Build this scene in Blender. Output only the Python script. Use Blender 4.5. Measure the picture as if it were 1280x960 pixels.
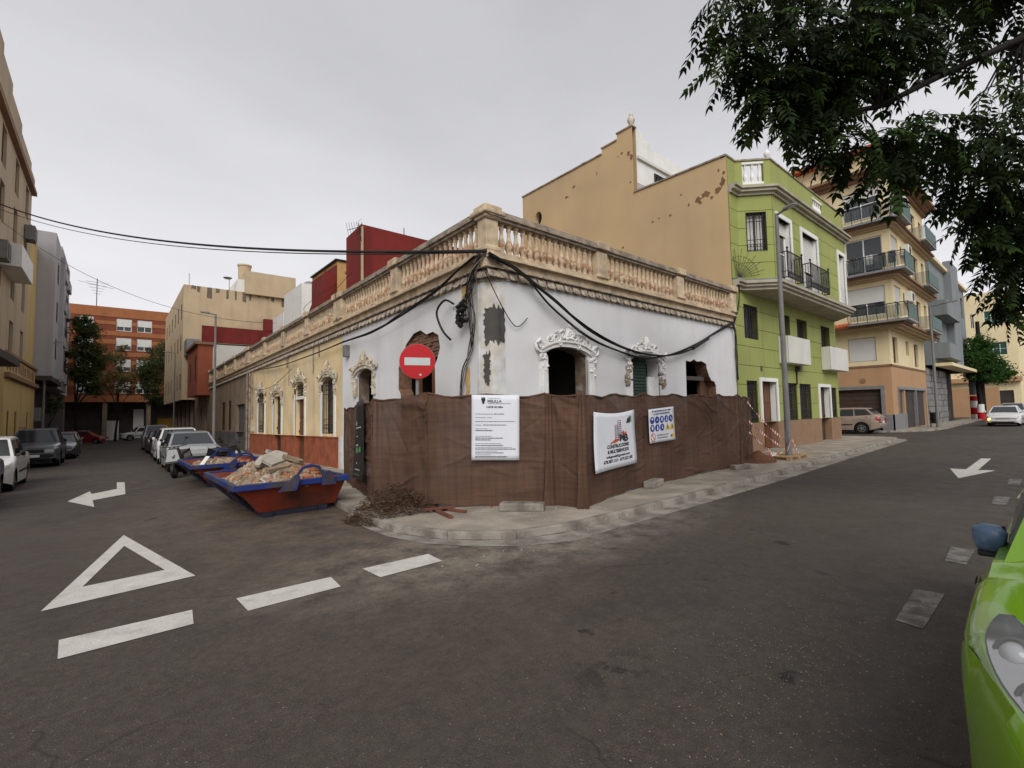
import bpy, bmesh, math, random
from mathutils import Vector, Matrix
from mathutils.geometry import tessellate_polygon
PI = math.pi
R = math.radians
SC = bpy.context.scene
COL = SC.collection
for _o in list(bpy.data.objects):
    bpy.data.objects.remove(_o)

# ------------------------------------------------------------------ camera
cam_d = bpy.data.cameras.new('camera')
cam = bpy.data.objects.new('camera', cam_d)
COL.objects.link(cam)
cam_d.sensor_fit = 'HORIZONTAL'
cam_d.sensor_width = 36.0
cam_d.lens = 36.0 * 592 / 1280
cam_d.clip_start = 0.05
cam_d.clip_end = 3000
_yaw, _pit, _rol = R(49.93), R(3.3), R(1.1)
_f = Vector((math.cos(_yaw) * math.cos(_pit), math.sin(_yaw) * math.cos(_pit), math.sin(_pit)))
_r0 = Vector((math.sin(_yaw), -math.cos(_yaw), 0))
_u0 = _r0.cross(_f)
_r = _r0 * math.cos(_rol) - _u0 * math.sin(_rol)
_u = _u0 * math.cos(_rol) + _r0 * math.sin(_rol)
_m = Matrix(((_r.x, _u.x, -_f.x), (_r.y, _u.y, -_f.y), (_r.z, _u.z, -_f.z))).to_4x4()
_m.translation = Vector((0, 0, 1.65))
cam.matrix_world = _m
SC.camera = cam

# ------------------------------------------------------------------ overcast sky
SUN_EL, SUN_AZ = R(40), math.atan2(-0.78, -0.62)      # direction towards the hidden sun
w = bpy.data.worlds.new('World')
SC.world = w
w.use_nodes = True
nt = w.node_tree
nt.nodes.clear()
out = nt.nodes.new('ShaderNodeOutputWorld')
bg = nt.nodes.new('ShaderNodeBackground')
bg.inputs['Strength'].default_value = 0.1
sky = nt.nodes.new('ShaderNodeTexSky')
sky.sky_type = 'NISHITA'
sky.sun_disc = False
sky.sun_elevation = SUN_EL
sky.sun_rotation = PI / 2 - SUN_AZ
sky.dust_density = 4.0
tc = nt.nodes.new('ShaderNodeTexCoord')
sep = nt.nodes.new('ShaderNodeSeparateXYZ')
nt.links.new(tc.outputs['Generated'], sep.inputs[0])
rmp = nt.nodes.new('ShaderNodeValToRGB')
rmp.color_ramp.elements[0].position = 0.0
rmp.color_ramp.elements[0].color = (0.705, 0.695, 0.725, 1)
rmp.color_ramp.elements[1].position = 0.75
rmp.color_ramp.elements[1].color = (0.385, 0.385, 0.405, 1)
_e = rmp.color_ramp.elements.new(0.30)
_e.color = (0.60, 0.60, 0.625, 1)
nt.links.new(sep.outputs[2], rmp.inputs[0])
nz = nt.nodes.new('ShaderNodeTexNoise')
nz.inputs['Scale'].default_value = 2.2
nz.inputs['Detail'].default_value = 5
mp = nt.nodes.new('ShaderNodeMapping')
mp.inputs['Scale'].default_value = (1, 1, 2.6)
nt.links.new(tc.outputs['Generated'], mp.inputs[0])
nt.links.new(mp.outputs[0], nz.inputs['Vector'])
mr = nt.nodes.new('ShaderNodeMapRange')
mr.inputs['From Min'].default_value = 0.25
mr.inputs['From Max'].default_value = 0.75
mr.inputs['To Min'].default_value = 7.3
mr.inputs['To Max'].default_value = 8.8
nt.links.new(nz.outputs['Fac'], mr.inputs['Value'])
vm = nt.nodes.new('ShaderNodeVectorMath')
vm.operation = 'SCALE'
nt.links.new(rmp.outputs[0], vm.inputs[0])
nt.links.new(mr.outputs[0], vm.inputs['Scale'])
hs = nt.nodes.new('ShaderNodeHueSaturation')
hs.inputs['Saturation'].default_value = 0.15
nt.links.new(sky.outputs[0], hs.inputs['Color'])
mx = nt.nodes.new('ShaderNodeMixRGB')
mx.inputs[0].default_value = 0.95
nt.links.new(hs.outputs[0], mx.inputs[1])
nt.links.new(vm.outputs[0], mx.inputs[2])
nt.links.new(mx.outputs[0], bg.inputs['Color'])
nt.links.new(bg.outputs[0], out.inputs[0])

sun_d = bpy.data.lights.new('sun', 'SUN')
sun_d.energy = 1.4
sun_d.angle = R(40)
sun_d.color = (1.0, 0.97, 0.93)
sun = bpy.data.objects.new('sun', sun_d)
COL.objects.link(sun)
_sd = Vector((math.cos(SUN_EL) * math.cos(SUN_AZ), math.cos(SUN_EL) * math.sin(SUN_AZ), math.sin(SUN_EL)))
sun.rotation_euler = _sd.to_track_quat('Z', 'Y').to_euler()
sun.location = _sd * 60
SC.view_settings.view_transform = 'Standard'
SC.view_settings.look = 'None'
SC.view_settings.exposure = 0.72
SC.view_settings.gamma = 1.0

# ------------------------------------------------------------------ helpers
GY = -0.015
def gz(y):                       # the ground falls gently along the left street
    return GY * y

ORG = {}
def org_of(o):
    return ORG.get(o.name, Vector((0, 0, 0))) if o else Vector((0, 0, 0))

def tag(o, label=None, cat=None, group=None, kind=None):
    if label: o['label'] = label
    if cat: o['category'] = cat
    if group: o['group'] = group
    if kind: o['kind'] = kind
    return o

def thing(name, label, cat, loc=(0, 0, 0), group=None, rz=0.0):
    o = bpy.data.objects.new(name, None)
    COL.objects.link(o)
    o.location = loc
    o.rotation_euler = (0, 0, rz)
    o.empty_display_size = 0.2
    tag(o, label, cat, group)
    ORG[o.name] = Vector(loc)
    return o

class MB:
    def __init__(s):
        s.v = []; s.f = []
    def add(s, vs, fs):
        b = len(s.v)
        s.v += [tuple(p) for p in vs]
        s.f += [tuple(i + b for i in f) for f in fs]
        return s
    def box(s, x0, x1, y0, y1, z0, z1):
        return s.add([(x0, y0, z0), (x1, y0, z0), (x1, y1, z0), (x0, y1, z0),
                      (x0, y0, z1), (x1, y0, z1), (x1, y1, z1), (x0, y1, z1)],
                     [(0, 3, 2, 1), (4, 5, 6, 7), (0, 1, 5, 4), (1, 2, 6, 5), (2, 3, 7, 6), (3, 0, 4, 7)])
    def hexa(s, p):
        return s.add(p, [(0, 3, 2, 1), (4, 5, 6, 7), (0, 1, 5, 4), (1, 2, 6, 5), (2, 3, 7, 6), (3, 0, 4, 7)])
    def prism(s, poly, d0, d1, fn=None):
        """poly of (a, b); extruded from d0 to d1; fn(a, d, b) -> xyz"""
        fn = fn or (lambda a, d, b: (a, d, b))
        n = len(poly)
        tri = tessellate_polygon([[Vector((a, b, 0)) for a, b in poly]])
        vs = [fn(a, d0, b) for a, b in poly] + [fn(a, d1, b) for a, b in poly]
        fs = [tuple(t) for t in tri] + [tuple(i + n for i in t[::-1]) for t in tri]
        fs += [(i, (i + 1) % n, (i + 1) % n + n, i + n) for i in range(n)]
        return s.add(vs, fs)
    def tube(s, path, r, n=6, caps=True):
        path = [Vector(p) for p in path]
        m = len(path)
        rr = r if isinstance(r, (list, tuple)) else [r] * m
        up = None
        vs = []
        for i, p in enumerate(path):
            t = (path[min(i + 1, m - 1)] - path[max(i - 1, 0)])
            if t.length < 1e-9: t = Vector((0, 0, 1))
            t.normalize()
            if up is None:
                up = Vector((0, 0, 1)) if abs(t.z) < 0.9 else Vector((1, 0, 0))
            a = t.cross(up)
            if a.length < 1e-6: a = t.orthogonal()
            a.normalize()
            b = a.cross(t).normalized()
            up = b
            for k in range(n):
                an = 2 * PI * k / n
                vs.append(p + a * (math.cos(an) * rr[i]) + b * (math.sin(an) * rr[i]))
        fs = []
        for i in range(m - 1):
            for k in range(n):
                k2 = (k + 1) % n
                fs.append((i * n + k, i * n + k2, (i + 1) * n + k2, (i + 1) * n + k))
        if caps:
            fs.append(tuple(range(n - 1, -1, -1)))
            fs.append(tuple((m - 1) * n + k for k in range(n)))
        return s.add(vs, fs)
    def lathe(s, prof, n=10, c=(0, 0, 0), caps=True):
        vs = []; fs = []
        m = len(prof)
        for (r, z) in prof:
            for k in range(n):
                a = 2 * PI * k / n
                vs.append((c[0] + r * math.cos(a), c[1] + r * math.sin(a), c[2] + z))
        for i in range(m - 1):
            for k in range(n):
                k2 = (k + 1) % n
                fs.append((i * n + k, i * n + k2, (i + 1) * n + k2, (i + 1) * n + k))
        if caps:
            fs.append(tuple(range(n - 1, -1, -1)))
            fs.append(tuple((m - 1) * n + k for k in range(n)))
        return s.add(vs, fs)
    def blob(s, c, r, rng, sq=(1, 1, 1), jit=0.25):
        g = (1 + 5 ** .5) / 2
        ico = [(-1, g, 0), (1, g, 0), (-1, -g, 0), (1, -g, 0), (0, -1, g), (0, 1, g), (0, -1, -g), (0, 1, -g),
               (g, 0, -1), (g, 0, 1), (-g, 0, -1), (-g, 0, 1)]
        fs = [(0, 11, 5), (0, 5, 1), (0, 1, 7), (0, 7, 10), (0, 10, 11), (1, 5, 9), (5, 11, 4), (11, 10, 2), (10, 7, 6), (7, 1, 8),
              (3, 9, 4), (3, 4, 2), (3, 2, 6), (3, 6, 8), (3, 8, 9), (4, 9, 5), (2, 4, 11), (6, 2, 10), (8, 6, 7), (9, 8, 1)]
        rot = Matrix.Rotation(rng.uniform(0, 6.28), 3, 'Z') @ Matrix.Rotation(rng.uniform(0, 6.28), 3, 'X')
        vs = []
        for p in ico:
            q = Vector(p).normalized() * r * (1 + rng.uniform(-jit, jit))
            q = rot @ Vector((q.x * sq[0], q.y * sq[1], q.z * sq[2]))
            vs.append((c[0] + q.x, c[1] + q.y, c[2] + q.z))
        return s.add(vs, fs)
    def map(s, fn):
        s.v = [tuple(fn(*p)) for p in s.v]
        return s
    def mesh(s, name, mat, smooth=None):
        me = bpy.data.meshes.new(name)
        me.from_pydata(s.v, [], s.f)
        if mat: me.materials.append(mat)
        me.update()
        if smooth:
            me.shade_smooth()
            try: me.set_sharp_from_angle(angle=R(smooth))
            except Exception: pass
        return me
    def build(s, name, mat, parent=None, smooth=None, bevel=None):
        """parts hold world coordinates relative to their thing's origin"""
        og = org_of(parent)
        s.v = [(x - og.x, y - og.y, z - og.z) for x, y, z in s.v]
        o = bpy.data.objects.new(name, s.mesh(name, mat, smooth))
        COL.objects.link(o)
        if parent:
            o.parent = parent
            ORG[o.name] = og
        if bevel:
            md = o.modifiers.new('bevel', 'BEVEL')
            md.width = bevel; md.segments = 2; md.limit_method = 'ANGLE'; md.angle_limit = R(40)
        return o
    def top(s, name, mat, loc, label=None, cat=None, group=None, kind=None, smooth=None, bevel=None):
        """a thing that is one mesh, its origin at loc"""
        s.v = [(x - loc[0], y - loc[1], z - loc[2]) for x, y, z in s.v]
        o = bpy.data.objects.new(name, s.mesh(name, mat, smooth))
        COL.objects.link(o)
        o.location = loc
        ORG[o.name] = Vector(loc)
        if bevel:
            md = o.modifiers.new('bevel', 'BEVEL')
            md.width = bevel; md.segments = 2; md.limit_method = 'ANGLE'; md.angle_limit = R(40)
        return tag(o, label, cat, group, kind)

def inst(name, me, parent, loc, rz=0.0, sc=(1, 1, 1), rx=0.0):
    """an individual piece that shares its mesh with its look-alikes"""
    o = bpy.data.objects.new(name, me)
    COL.objects.link(o)
    og = org_of(parent)
    o.location = (loc[0] - og.x, loc[1] - og.y, loc[2] - og.z)
    o.rotation_euler = (rx, 0, rz)
    o.scale = sc
    if parent:
        o.parent = parent
        ORG[o.name] = og
    return o

def copy_tree(o, parent=None):
    c = o.copy()
    COL.objects.link(c)
    c.parent = parent
    for ch in list(o.children):
        copy_tree(ch, c)
    return c

# ------------------------------------------------------------------ materials
def newmat(name):
    m = bpy.data.materials.new(name)
    m.use_nodes = True
    n = m.node_tree
    b = n.nodes['Principled BSDF']
    return m, n, b

def lin(c):
    return tuple(((v / 12.92) if v <= 0.04045 else ((v + 0.055) / 1.055) ** 2.4) for v in c)

def M(name, col, rough=0.8, var=0.12, scale=1.5, col2=None, thr=(0.45, 0.62), bump=0.0, bscale=60.0, metal=0.0,
      spec=0.3, streak=0.0, coat=0.0, fine=0.0, detail=6):
    m, n, b = newmat(name)
    L = n.links.new
    b.inputs['Roughness'].default_value = rough
    b.inputs['Metallic'].default_value = metal
    b.inputs['Specular IOR Level'].default_value = spec
    b.inputs['Coat Weight'].default_value = coat
    geo = n.nodes.new('ShaderNodeNewGeometry')
    def noise(sc, det=detail, mapping=None):
        t = n.nodes.new('ShaderNodeTexNoise')
        t.inputs['Scale'].default_value = sc
        t.inputs['Detail'].default_value = det
        if mapping:
            mp_ = n.nodes.new('ShaderNodeMapping')
            mp_.inputs['Scale'].default_value = mapping
            L(geo.outputs['Position'], mp_.inputs[0]); L(mp_.outputs[0], t.inputs['Vector'])
        else:
            L(geo.outputs['Position'], t.inputs['Vector'])
        return t.outputs['Fac']
    def mapr(sock, a, b_, c, d):
        r_ = n.nodes.new('ShaderNodeMapRange')
        r_.inputs['From Min'].default_value = a; r_.inputs['From Max'].default_value = b_
        r_.inputs['To Min'].default_value = c; r_.inputs['To Max'].default_value = d
        L(sock, r_.inputs['Value'])
        return r_.outputs[0]
    base = n.nodes.new('ShaderNodeRGB')
    base.outputs[0].default_value = (*col, 1)
    cur = base.outputs[0]
    if col2:
        x = n.nodes.new('ShaderNodeMixRGB')
        x.inputs[2].default_value = (*col2, 1)
        L(mapr(noise(scale * 0.8, 8), thr[0], thr[1], 0, 1), x.inputs[0]); L(cur, x.inputs[1])
        cur = x.outputs[0]
    def mul(cur, sock):
        x = n.nodes.new('ShaderNodeVectorMath'); x.operation = 'SCALE'
        L(cur, x.inputs[0]); L(sock, x.inputs['Scale'])
        return x.outputs[0]
    if var:
        cur = mul(cur, mapr(noise(scale), 0.25, 0.75, 1 - var, 1 + var))
    if fine:
        cur = mul(cur, mapr(noise(90, 2), 0.3, 0.7, 1 - fine, 1 + fine))
    if streak:
        cur = mul(cur, mapr(noise(1.0, 9, (1.7, 1.7, 0.16)), 0.50, 0.78, 1.0, 1 - streak))
    L(cur, b.inputs['Base Color'])
    if bump:
        bp = n.nodes.new('ShaderNodeBump')
        bp.inputs['Strength'].default_value = bump
        bp.inputs['Distance'].default_value = 0.02
        L(noise(bscale, 4), bp.inputs['Height'])
        L(bp.outputs[0], b.inputs['Normal'])
    return m

def glassy(name, col=(0.02, 0.022, 0.025), rough=0.06):
    m, n, b = newmat(name)
    b.inputs['Base Color'].default_value = (*col, 1)
    b.inputs['Roughness'].default_value = rough
    b.inputs['Specular IOR Level'].default_value = 0.6
    return m

def emit(name, col, strength):
    m, n, b = newmat(name)
    b.inputs['Base Color'].default_value = (*col, 1)
    b.inputs['Emission Color'].default_value = (*col, 1)
    b.inputs['Emission Strength'].default_value = strength
    return m

MT = {}
MT['white_wall'] = M('white_wall', (0.68, 0.68, 0.69), 0.85, 0.06, 0.7, col2=(0.61, 0.605, 0.60), streak=0.10, bump=0.12, bscale=25)
MT['white_mould'] = M('white_mould', (0.72, 0.71, 0.69), 0.85, 0.15, 4, streak=0.2, bump=0.2, bscale=50)
MT['old_mould'] = M('old_mould', (0.50, 0.42, 0.30), 0.9, 0.3, 6, col2=(0.62, 0.58, 0.50), streak=0.45, bump=0.4, bscale=40)
MT['stone'] = M('balustrade_stone', (0.58, 0.46, 0.31), 0.9, 0.25, 5, col2=(0.46, 0.355, 0.255), streak=0.35, bump=0.35, bscale=45)
MT['stone_grey'] = M('weathered_stone', (0.33, 0.27, 0.21), 0.92, 0.3, 6, col2=(0.20, 0.165, 0.135), streak=0.4, bump=0.45, bscale=40)
MT['rust_stone'] = M('baluster_stone', (0.50, 0.375, 0.26), 0.9, 0.3, 9, col2=(0.38, 0.25, 0.155), thr=(0.5, 0.6), streak=0.3, bump=0.3, bscale=60)
def baluster_material():
    m = M('baluster_stone', (0.57, 0.45, 0.31), 0.9, 0.25, 9, col2=(0.47, 0.355, 0.235), thr=(0.5, 0.62), streak=0.3, bump=0.3, bscale=60)
    n = m.node_tree; b = n.nodes['Principled BSDF']
    src = b.inputs['Base Color'].links[0].from_socket
    tc_ = n.nodes.new('ShaderNodeTexCoord'); sp_ = n.nodes.new('ShaderNodeSeparateXYZ'); n.links.new(tc_.outputs['Object'], sp_.inputs[0])
    rp_ = n.nodes.new('ShaderNodeValToRGB'); e = rp_.color_ramp.elements
    e[0].position = .08; e[0].color = (0, 0, 0, 1); e[1].position = .36; e[1].color = (0, 0, 0, 1)
    for p_ in (.13, .26): k_ = e.new(p_); k_.color = (1, 1, 1, 1)
    n.links.new(sp_.outputs[2], rp_.inputs[0])
    nz_ = n.nodes.new('ShaderNodeTexNoise'); nz_.inputs['Scale'].default_value = 11; g_ = n.nodes.new('ShaderNodeNewGeometry'); n.links.new(g_.outputs['Position'], nz_.inputs['Vector'])
    mr_ = n.nodes.new('ShaderNodeMapRange'); mr_.inputs['From Min'].default_value = .42; mr_.inputs['From Max'].default_value = .56; n.links.new(nz_.outputs['Fac'], mr_.inputs['Value'])
    mu_ = n.nodes.new('ShaderNodeMath'); mu_.operation = 'MULTIPLY'; n.links.new(rp_.outputs[0], mu_.inputs[0]); n.links.new(mr_.outputs[0], mu_.inputs[1])
    mx_ = n.nodes.new('ShaderNodeMixRGB'); mx_.inputs[2].default_value = (0.34, 0.19, 0.11, 1)
    n.links.new(mu_.outputs[0], mx_.inputs[0]); n.links.new(src, mx_.inputs[1]); n.links.new(mx_.outputs[0], b.inputs['Base Color'])
    return m
MT['rust_stone'] = baluster_material()
MT['dark_scallop'] = M('mottled_stone', (0.40, 0.335, 0.265), 0.95, 0.3, 7, col2=(0.18, 0.15, 0.125), bump=0.4, bscale=40)  # tan stone mottled with dark brown, for scallops and capital
MT['cream_wall'] = M('cream_wall', (0.74, 0.58, 0.33), 0.88, 0.14, 1.2, col2=(0.66, 0.53, 0.35), streak=0.25, bump=0.15, bscale=25)
MT['terracotta'] = M('terracotta_dado', (0.33, 0.10, 0.05), 0.7, 0.25, 3, col2=(0.26, 0.075, 0.04), streak=0.25, bump=0.15, bscale=30)
MT['brown_wall'] = M('brown_wall', (0.235, 0.175, 0.125), 0.9, 0.18, 1.5, streak=0.35, bump=0.15, bscale=25)
MT['grey_dado'] = M('grey_dado', (0.12, 0.11, 0.11), 0.85, 0.2, 2, streak=0.3)
MT['beige_party'] = M('beige_party_wall', (0.50, 0.36, 0.20), 0.9, 0.10, 0.35, col2=(0.46, 0.335, 0.20), streak=0.06, bump=0.12, bscale=14)
MT['flake'] = M('bare_plaster', (0.20, 0.11, 0.055), 0.95, 0.3, 6, bump=0.4)
MT['green_wall'] = M('green_wall', (0.30, 0.325, 0.10), 0.8, 0.08, 0.8, streak=0.18, bump=0.06, bscale=40)
MT['green_joint'] = M('green_joint', (0.105, 0.115, 0.035), 0.9, 0.1)
MT['brown_tile'] = M('brown_dado', (0.25, 0.15, 0.09), 0.7, 0.12, 2, bump=0.1)
MT['white_paint'] = M('white_paint', (0.75, 0.74, 0.71), 0.7, 0.07, 2, streak=0.15)
MT['off_white'] = M('off_white_panel', (0.62, 0.61, 0.56), 0.6, 0.05, 2, streak=0.12)
MT['grey_cornice'] = M('grey_cornice', (0.40, 0.37, 0.29), 0.85, 0.15, 3, streak=0.35, bump=0.1)
MT['apt_yellow'] = M('apartment_yellow', (0.75, 0.63, 0.39), 0.85, 0.06, 0.8, streak=0.15, bump=0.06)
MT['apt_orange'] = M('apartment_orange', (0.44, 0.26, 0.14), 0.85, 0.07, 0.8, streak=0.12)
MT['apt_soffit'] = M('apartment_soffit', (0.47, 0.35, 0.22), 0.85, 0.08, 1.5)
MT['apt_brown'] = M('apartment_brown', (0.25, 0.145, 0.09), 0.85, 0.12, 1.5, streak=0.15)
MT['roof_tile'] = M('clay_tile', (0.42, 0.11, 0.045), 0.8, 0.3, 7)
MT['concrete'] = M('concrete', (0.26, 0.225, 0.185), 0.92, 0.25, 1.6, col2=(0.35, 0.305, 0.245), bump=0.3, bscale=45, fine=0.12)
MT['kerb'] = M('kerb_concrete', (0.27, 0.245, 0.21), 0.92, 0.25, 3.5, col2=(0.16, 0.14, 0.118), bump=0.4, bscale=30, fine=0.15)
MT['tan_apt'] = M('tan_render', (0.44, 0.345, 0.235), 0.9, 0.08, 0.5, streak=0.3)
MT['yel_left'] = M('ochre_render', (0.55, 0.40, 0.17), 0.9, 0.1, 0.6, streak=0.25)
MT['grey_apt'] = M('grey_render', (0.40, 0.385, 0.395), 0.88, 0.06, 0.5, streak=0.2)
MT['blue_grey'] = M('blue_grey_render', (0.21, 0.23, 0.235), 0.88, 0.08, 0.6, streak=0.2)
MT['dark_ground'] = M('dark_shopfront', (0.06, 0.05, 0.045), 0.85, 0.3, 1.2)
MT['brick_a'] = M('brick_orange', (0.32, 0.12, 0.05), 0.9, 0.12, 1.0, fine=0.1, streak=0.15)
MT['brick_b'] = M('brick_red', (0.19, 0.055, 0.028), 0.9, 0.12, 1.0, fine=0.1, streak=0.15)
MT['beige_blk'] = M('beige_render', (0.50, 0.385, 0.25), 0.9, 0.1, 0.6, streak=0.2)
MT['maroon'] = M('maroon_paint', (0.17, 0.017, 0.013), 0.7, 0.18, 1.2, streak=0.3)
MT['red_house'] = M('brick_red_render', (0.30, 0.085, 0.045), 0.85, 0.12, 1.0, streak=0.25)
MT['orange_roofroom'] = M('ochre_roofroom', (0.50, 0.30, 0.12), 0.85, 0.12, 1.5, streak=0.3)
MT['brick_expo'] = M('exposed_brick', (0.18, 0.10, 0.065), 0.95, 0.45, 12, bump=0.5, bscale=30)
MT['brown_reveal'] = M('brown_reveal', (0.17, 0.125, 0.09), 0.95, 0.35, 5, col2=(0.33, 0.30, 0.26), thr=(0.55, 0.68), bump=0.3)  # dark brown lining for the openings, with paler patches
MT['stain'] = M('rain_stain', (0.16, 0.125, 0.09), 0.95, 0.2, 3)
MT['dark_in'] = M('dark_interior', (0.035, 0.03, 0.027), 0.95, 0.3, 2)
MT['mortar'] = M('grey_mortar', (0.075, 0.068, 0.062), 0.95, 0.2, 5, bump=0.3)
MT['pil_cream'] = M('cream_pilaster', (0.55, 0.51, 0.44), 0.9, 0.2, 3, col2=(0.62, 0.62, 0.62), thr=(0.42, 0.55), streak=0.3, bump=0.2)
MT['old_plaster'] = M('ochre_old_plaster', (0.50, 0.33, 0.15), 0.95, 0.3, 5, bump=0.4)
MT['black'] = M('black_rubber', (0.012, 0.012, 0.012), 0.55, 0.1)
MT['cable'] = M('black_cable', (0.014, 0.013, 0.013), 0.6, 0.2)
MT['iron'] = M('black_iron', (0.018, 0.017, 0.017), 0.5, 0.2)
MT['grey_metal'] = M('galvanised_steel', (0.24, 0.24, 0.245), 0.55, 0.15, 3, metal=0.35, streak=0.15)
MT['pole_grey'] = M('grey_pole_paint', (0.185, 0.18, 0.175), 0.6, 0.15, 3, streak=0.2)
MT['wood_door'] = M('brown_door', (0.13, 0.055, 0.025), 0.55, 0.2, 3, streak=0.2)
MT['dark_door'] = M('dark_door', (0.055, 0.035, 0.024), 0.6, 0.2, 3)
MT['shutter_green'] = M('green_shutter', (0.02, 0.042, 0.028), 0.6, 0.25, 2, streak=0.3)
MT['shutter_white'] = M('white_roller_blind', (0.62, 0.61, 0.58), 0.6, 0.05, 2)
MT['shutter_brown'] = M('brown_shutter', (0.10, 0.048, 0.03), 0.6, 0.2, 2)
MT['glass'] = glassy('window_glass', (0.03, 0.035, 0.04), 0.05)
def clear_glass(name, col, fac):
    m, n, b = newmat(name)
    b.inputs['Base Color'].default_value = (*col, 1); b.inputs['Roughness'].default_value = 0.05
    tp = n.nodes.new('ShaderNodeBsdfTransparent'); ms = n.nodes.new('ShaderNodeMixShader'); ms.inputs[0].default_value = fac
    o_ = n.nodes['Material Output']
    n.links.new(b.outputs[0], ms.inputs[1]); n.links.new(tp.outputs[0], ms.inputs[2]); n.links.new(ms.outputs[0], o_.inputs['Surface'])
    return m
MT['lens'] = clear_glass('headlight_lens', (0.35, 0.36, 0.36), 0.80)
MT['clear_glass'] = clear_glass('clear_glass', (0.10, 0.13, 0.13), 0.72)
MT['glass_green'] = M('green_balcony_screen', (0.022, 0.075, 0.058), 0.45, 0.15, 3, spec=0.25)
MT['car_glass'] = glassy('car_glass', (0.03, 0.035, 0.04), 0.04)
MT['chrome'] = M('chrome', (0.6, 0.6, 0.6), 0.15, 0.02, metal=1.0)
MT['rim'] = M('wheel_rim', (0.35, 0.35, 0.36), 0.35, 0.05, metal=0.8)
MT['lamp_glass'] = M('headlight_glass', (0.36, 0.37, 0.38), 0.12, 0.15, 6, spec=0.6)
MT['tail_red'] = M('tail_light', (0.30, 0.012, 0.012), 0.2, 0.1)
MT['plate'] = M('number_plate', (0.62, 0.62, 0.60), 0.5, 0.05)
MT['skip_red'] = M('skip_red_paint', (0.19, 0.030, 0.015), 0.6, 0.25, 2.5, col2=(0.11, 0.035, 0.02), thr=(0.46, 0.64), streak=0.45, fine=0.12)
MT['skip_blue'] = M('skip_blue_paint', (0.012, 0.028, 0.15), 0.55, 0.3, 3.5, col2=(0.05, 0.045, 0.055), thr=(0.48, 0.6), fine=0.15, streak=0.3)
MT['skip_dark'] = M('skip_skid', (0.015, 0.016, 0.03), 0.7, 0.3, 4)
MT['rubble'] = M('rubble_dust', (0.33, 0.255, 0.17), 0.95, 0.4, 7, col2=(0.22, 0.155, 0.095), bump=0.5)
MT['rubble_grey'] = M('rubble_concrete', (0.36, 0.325, 0.275), 0.95, 0.2, 5, bump=0.3)
MT['rubble_brick'] = M('rubble_brick', (0.32, 0.125, 0.06), 0.95, 0.3, 6)
MT['rubble_mort'] = M('rubble_mortar', (0.25, 0.19, 0.13), 0.95, 0.3, 6)
MT['road_paint'] = M('road_paint', (0.52, 0.50, 0.46), 0.8, 0.12, 5, col2=(0.36, 0.34, 0.31), thr=(0.55, 0.75), fine=0.18, bump=0.15, bscale=120)
MT['wood'] = M('rough_timber', (0.30, 0.17, 0.085), 0.85, 0.25, 6)
MT['pallet_wood'] = M('pallet_timber', (0.42, 0.27, 0.14), 0.85, 0.2, 6)
MT['red_timber'] = M('red_brown_timber', (0.14, 0.055, 0.035), 0.85, 0.25, 6)
MT['twig'] = M('dry_twig', (0.085, 0.05, 0.03), 0.9, 0.4, 9)
MT['bark'] = M('bark', (0.016, 0.013, 0.011), 0.95, 0.35, 8, bump=0.5, bscale=20)
MT['soil'] = M('red_soil', (0.12, 0.055, 0.03), 0.95, 0.3, 6, bump=0.6)
MT['sign_red'] = M('sign_red', (0.45, 0.006, 0.012), 0.4, 0.05)
MT['sign_white'] = M('sign_white', (0.50, 0.53, 0.53), 0.45, 0.06)
MT['paper'] = M('poster_white', (0.66, 0.68, 0.73), 0.6, 0.03, 3)
MT['ink'] = M('black_ink', (0.025, 0.025, 0.03), 0.7, 0.0)
MT['ink_grey'] = M('grey_ink', (0.16, 0.16, 0.18), 0.7, 0.0)
MT['ink_red'] = M('red_ink', (0.45, 0.07, 0.03), 0.7, 0.0)
MT['ink_blue'] = M('blue_ink', (0.012, 0.035, 0.26), 0.7, 0.0)
MT['mustard'] = M('mustard_shutter', (0.22, 0.13, 0.012), 0.7, 0.1)
MT['ink_yellow'] = M('yellow_ink', (0.62, 0.42, 0.02), 0.7, 0.0)
MT['ink_green'] = M('green_ink', (0.10, 0.30, 0.10), 0.7, 0.0)
MT['ink_navy'] = M('navy_ink', (0.03, 0.04, 0.14), 0.7, 0.0)
MT['tape_red'] = M('tape_red', (0.45, 0.03, 0.02), 0.5, 0.0)
MT['tape_white'] = M('tape_white', (0.65, 0.63, 0.6), 0.5, 0.0)
MT['banner_black'] = M('banner_black', (0.016, 0.018, 0.018), 0.5, 0.1)

def paint(name, col, rough=0.32):
    m = M(name, col, rough, 0.04, 2, coat=0.6, spec=0.4)
    return m
MT['p_white'] = paint('paint_white', (0.62, 0.62, 0.60))
MT['p_silver'] = paint('paint_silver', (0.27, 0.28, 0.28))
MT['p_dark'] = paint('paint_charcoal', (0.055, 0.062, 0.064))
MT['p_darkgrey'] = paint('paint_dark_grey', (0.085, 0.095, 0.10))
MT['p_red'] = paint('paint_red', (0.24, 0.012, 0.012))
MT['p_blue'] = paint('paint_violet_blue', (0.05, 0.055, 0.12))
MT['p_brown'] = paint('paint_bronze', (0.30, 0.225, 0.18))
MT['p_green'] = paint('paint_lime', (0.13, 0.255, 0.012), 0.16)
MT['p_black'] = paint('paint_black', (0.015, 0.016, 0.018))
MT['mirror_blue'] = M('mirror_blue_grey', (0.045, 0.08, 0.13), 0.45, 0.3, 14, col2=(0.12, 0.18, 0.27))

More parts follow.
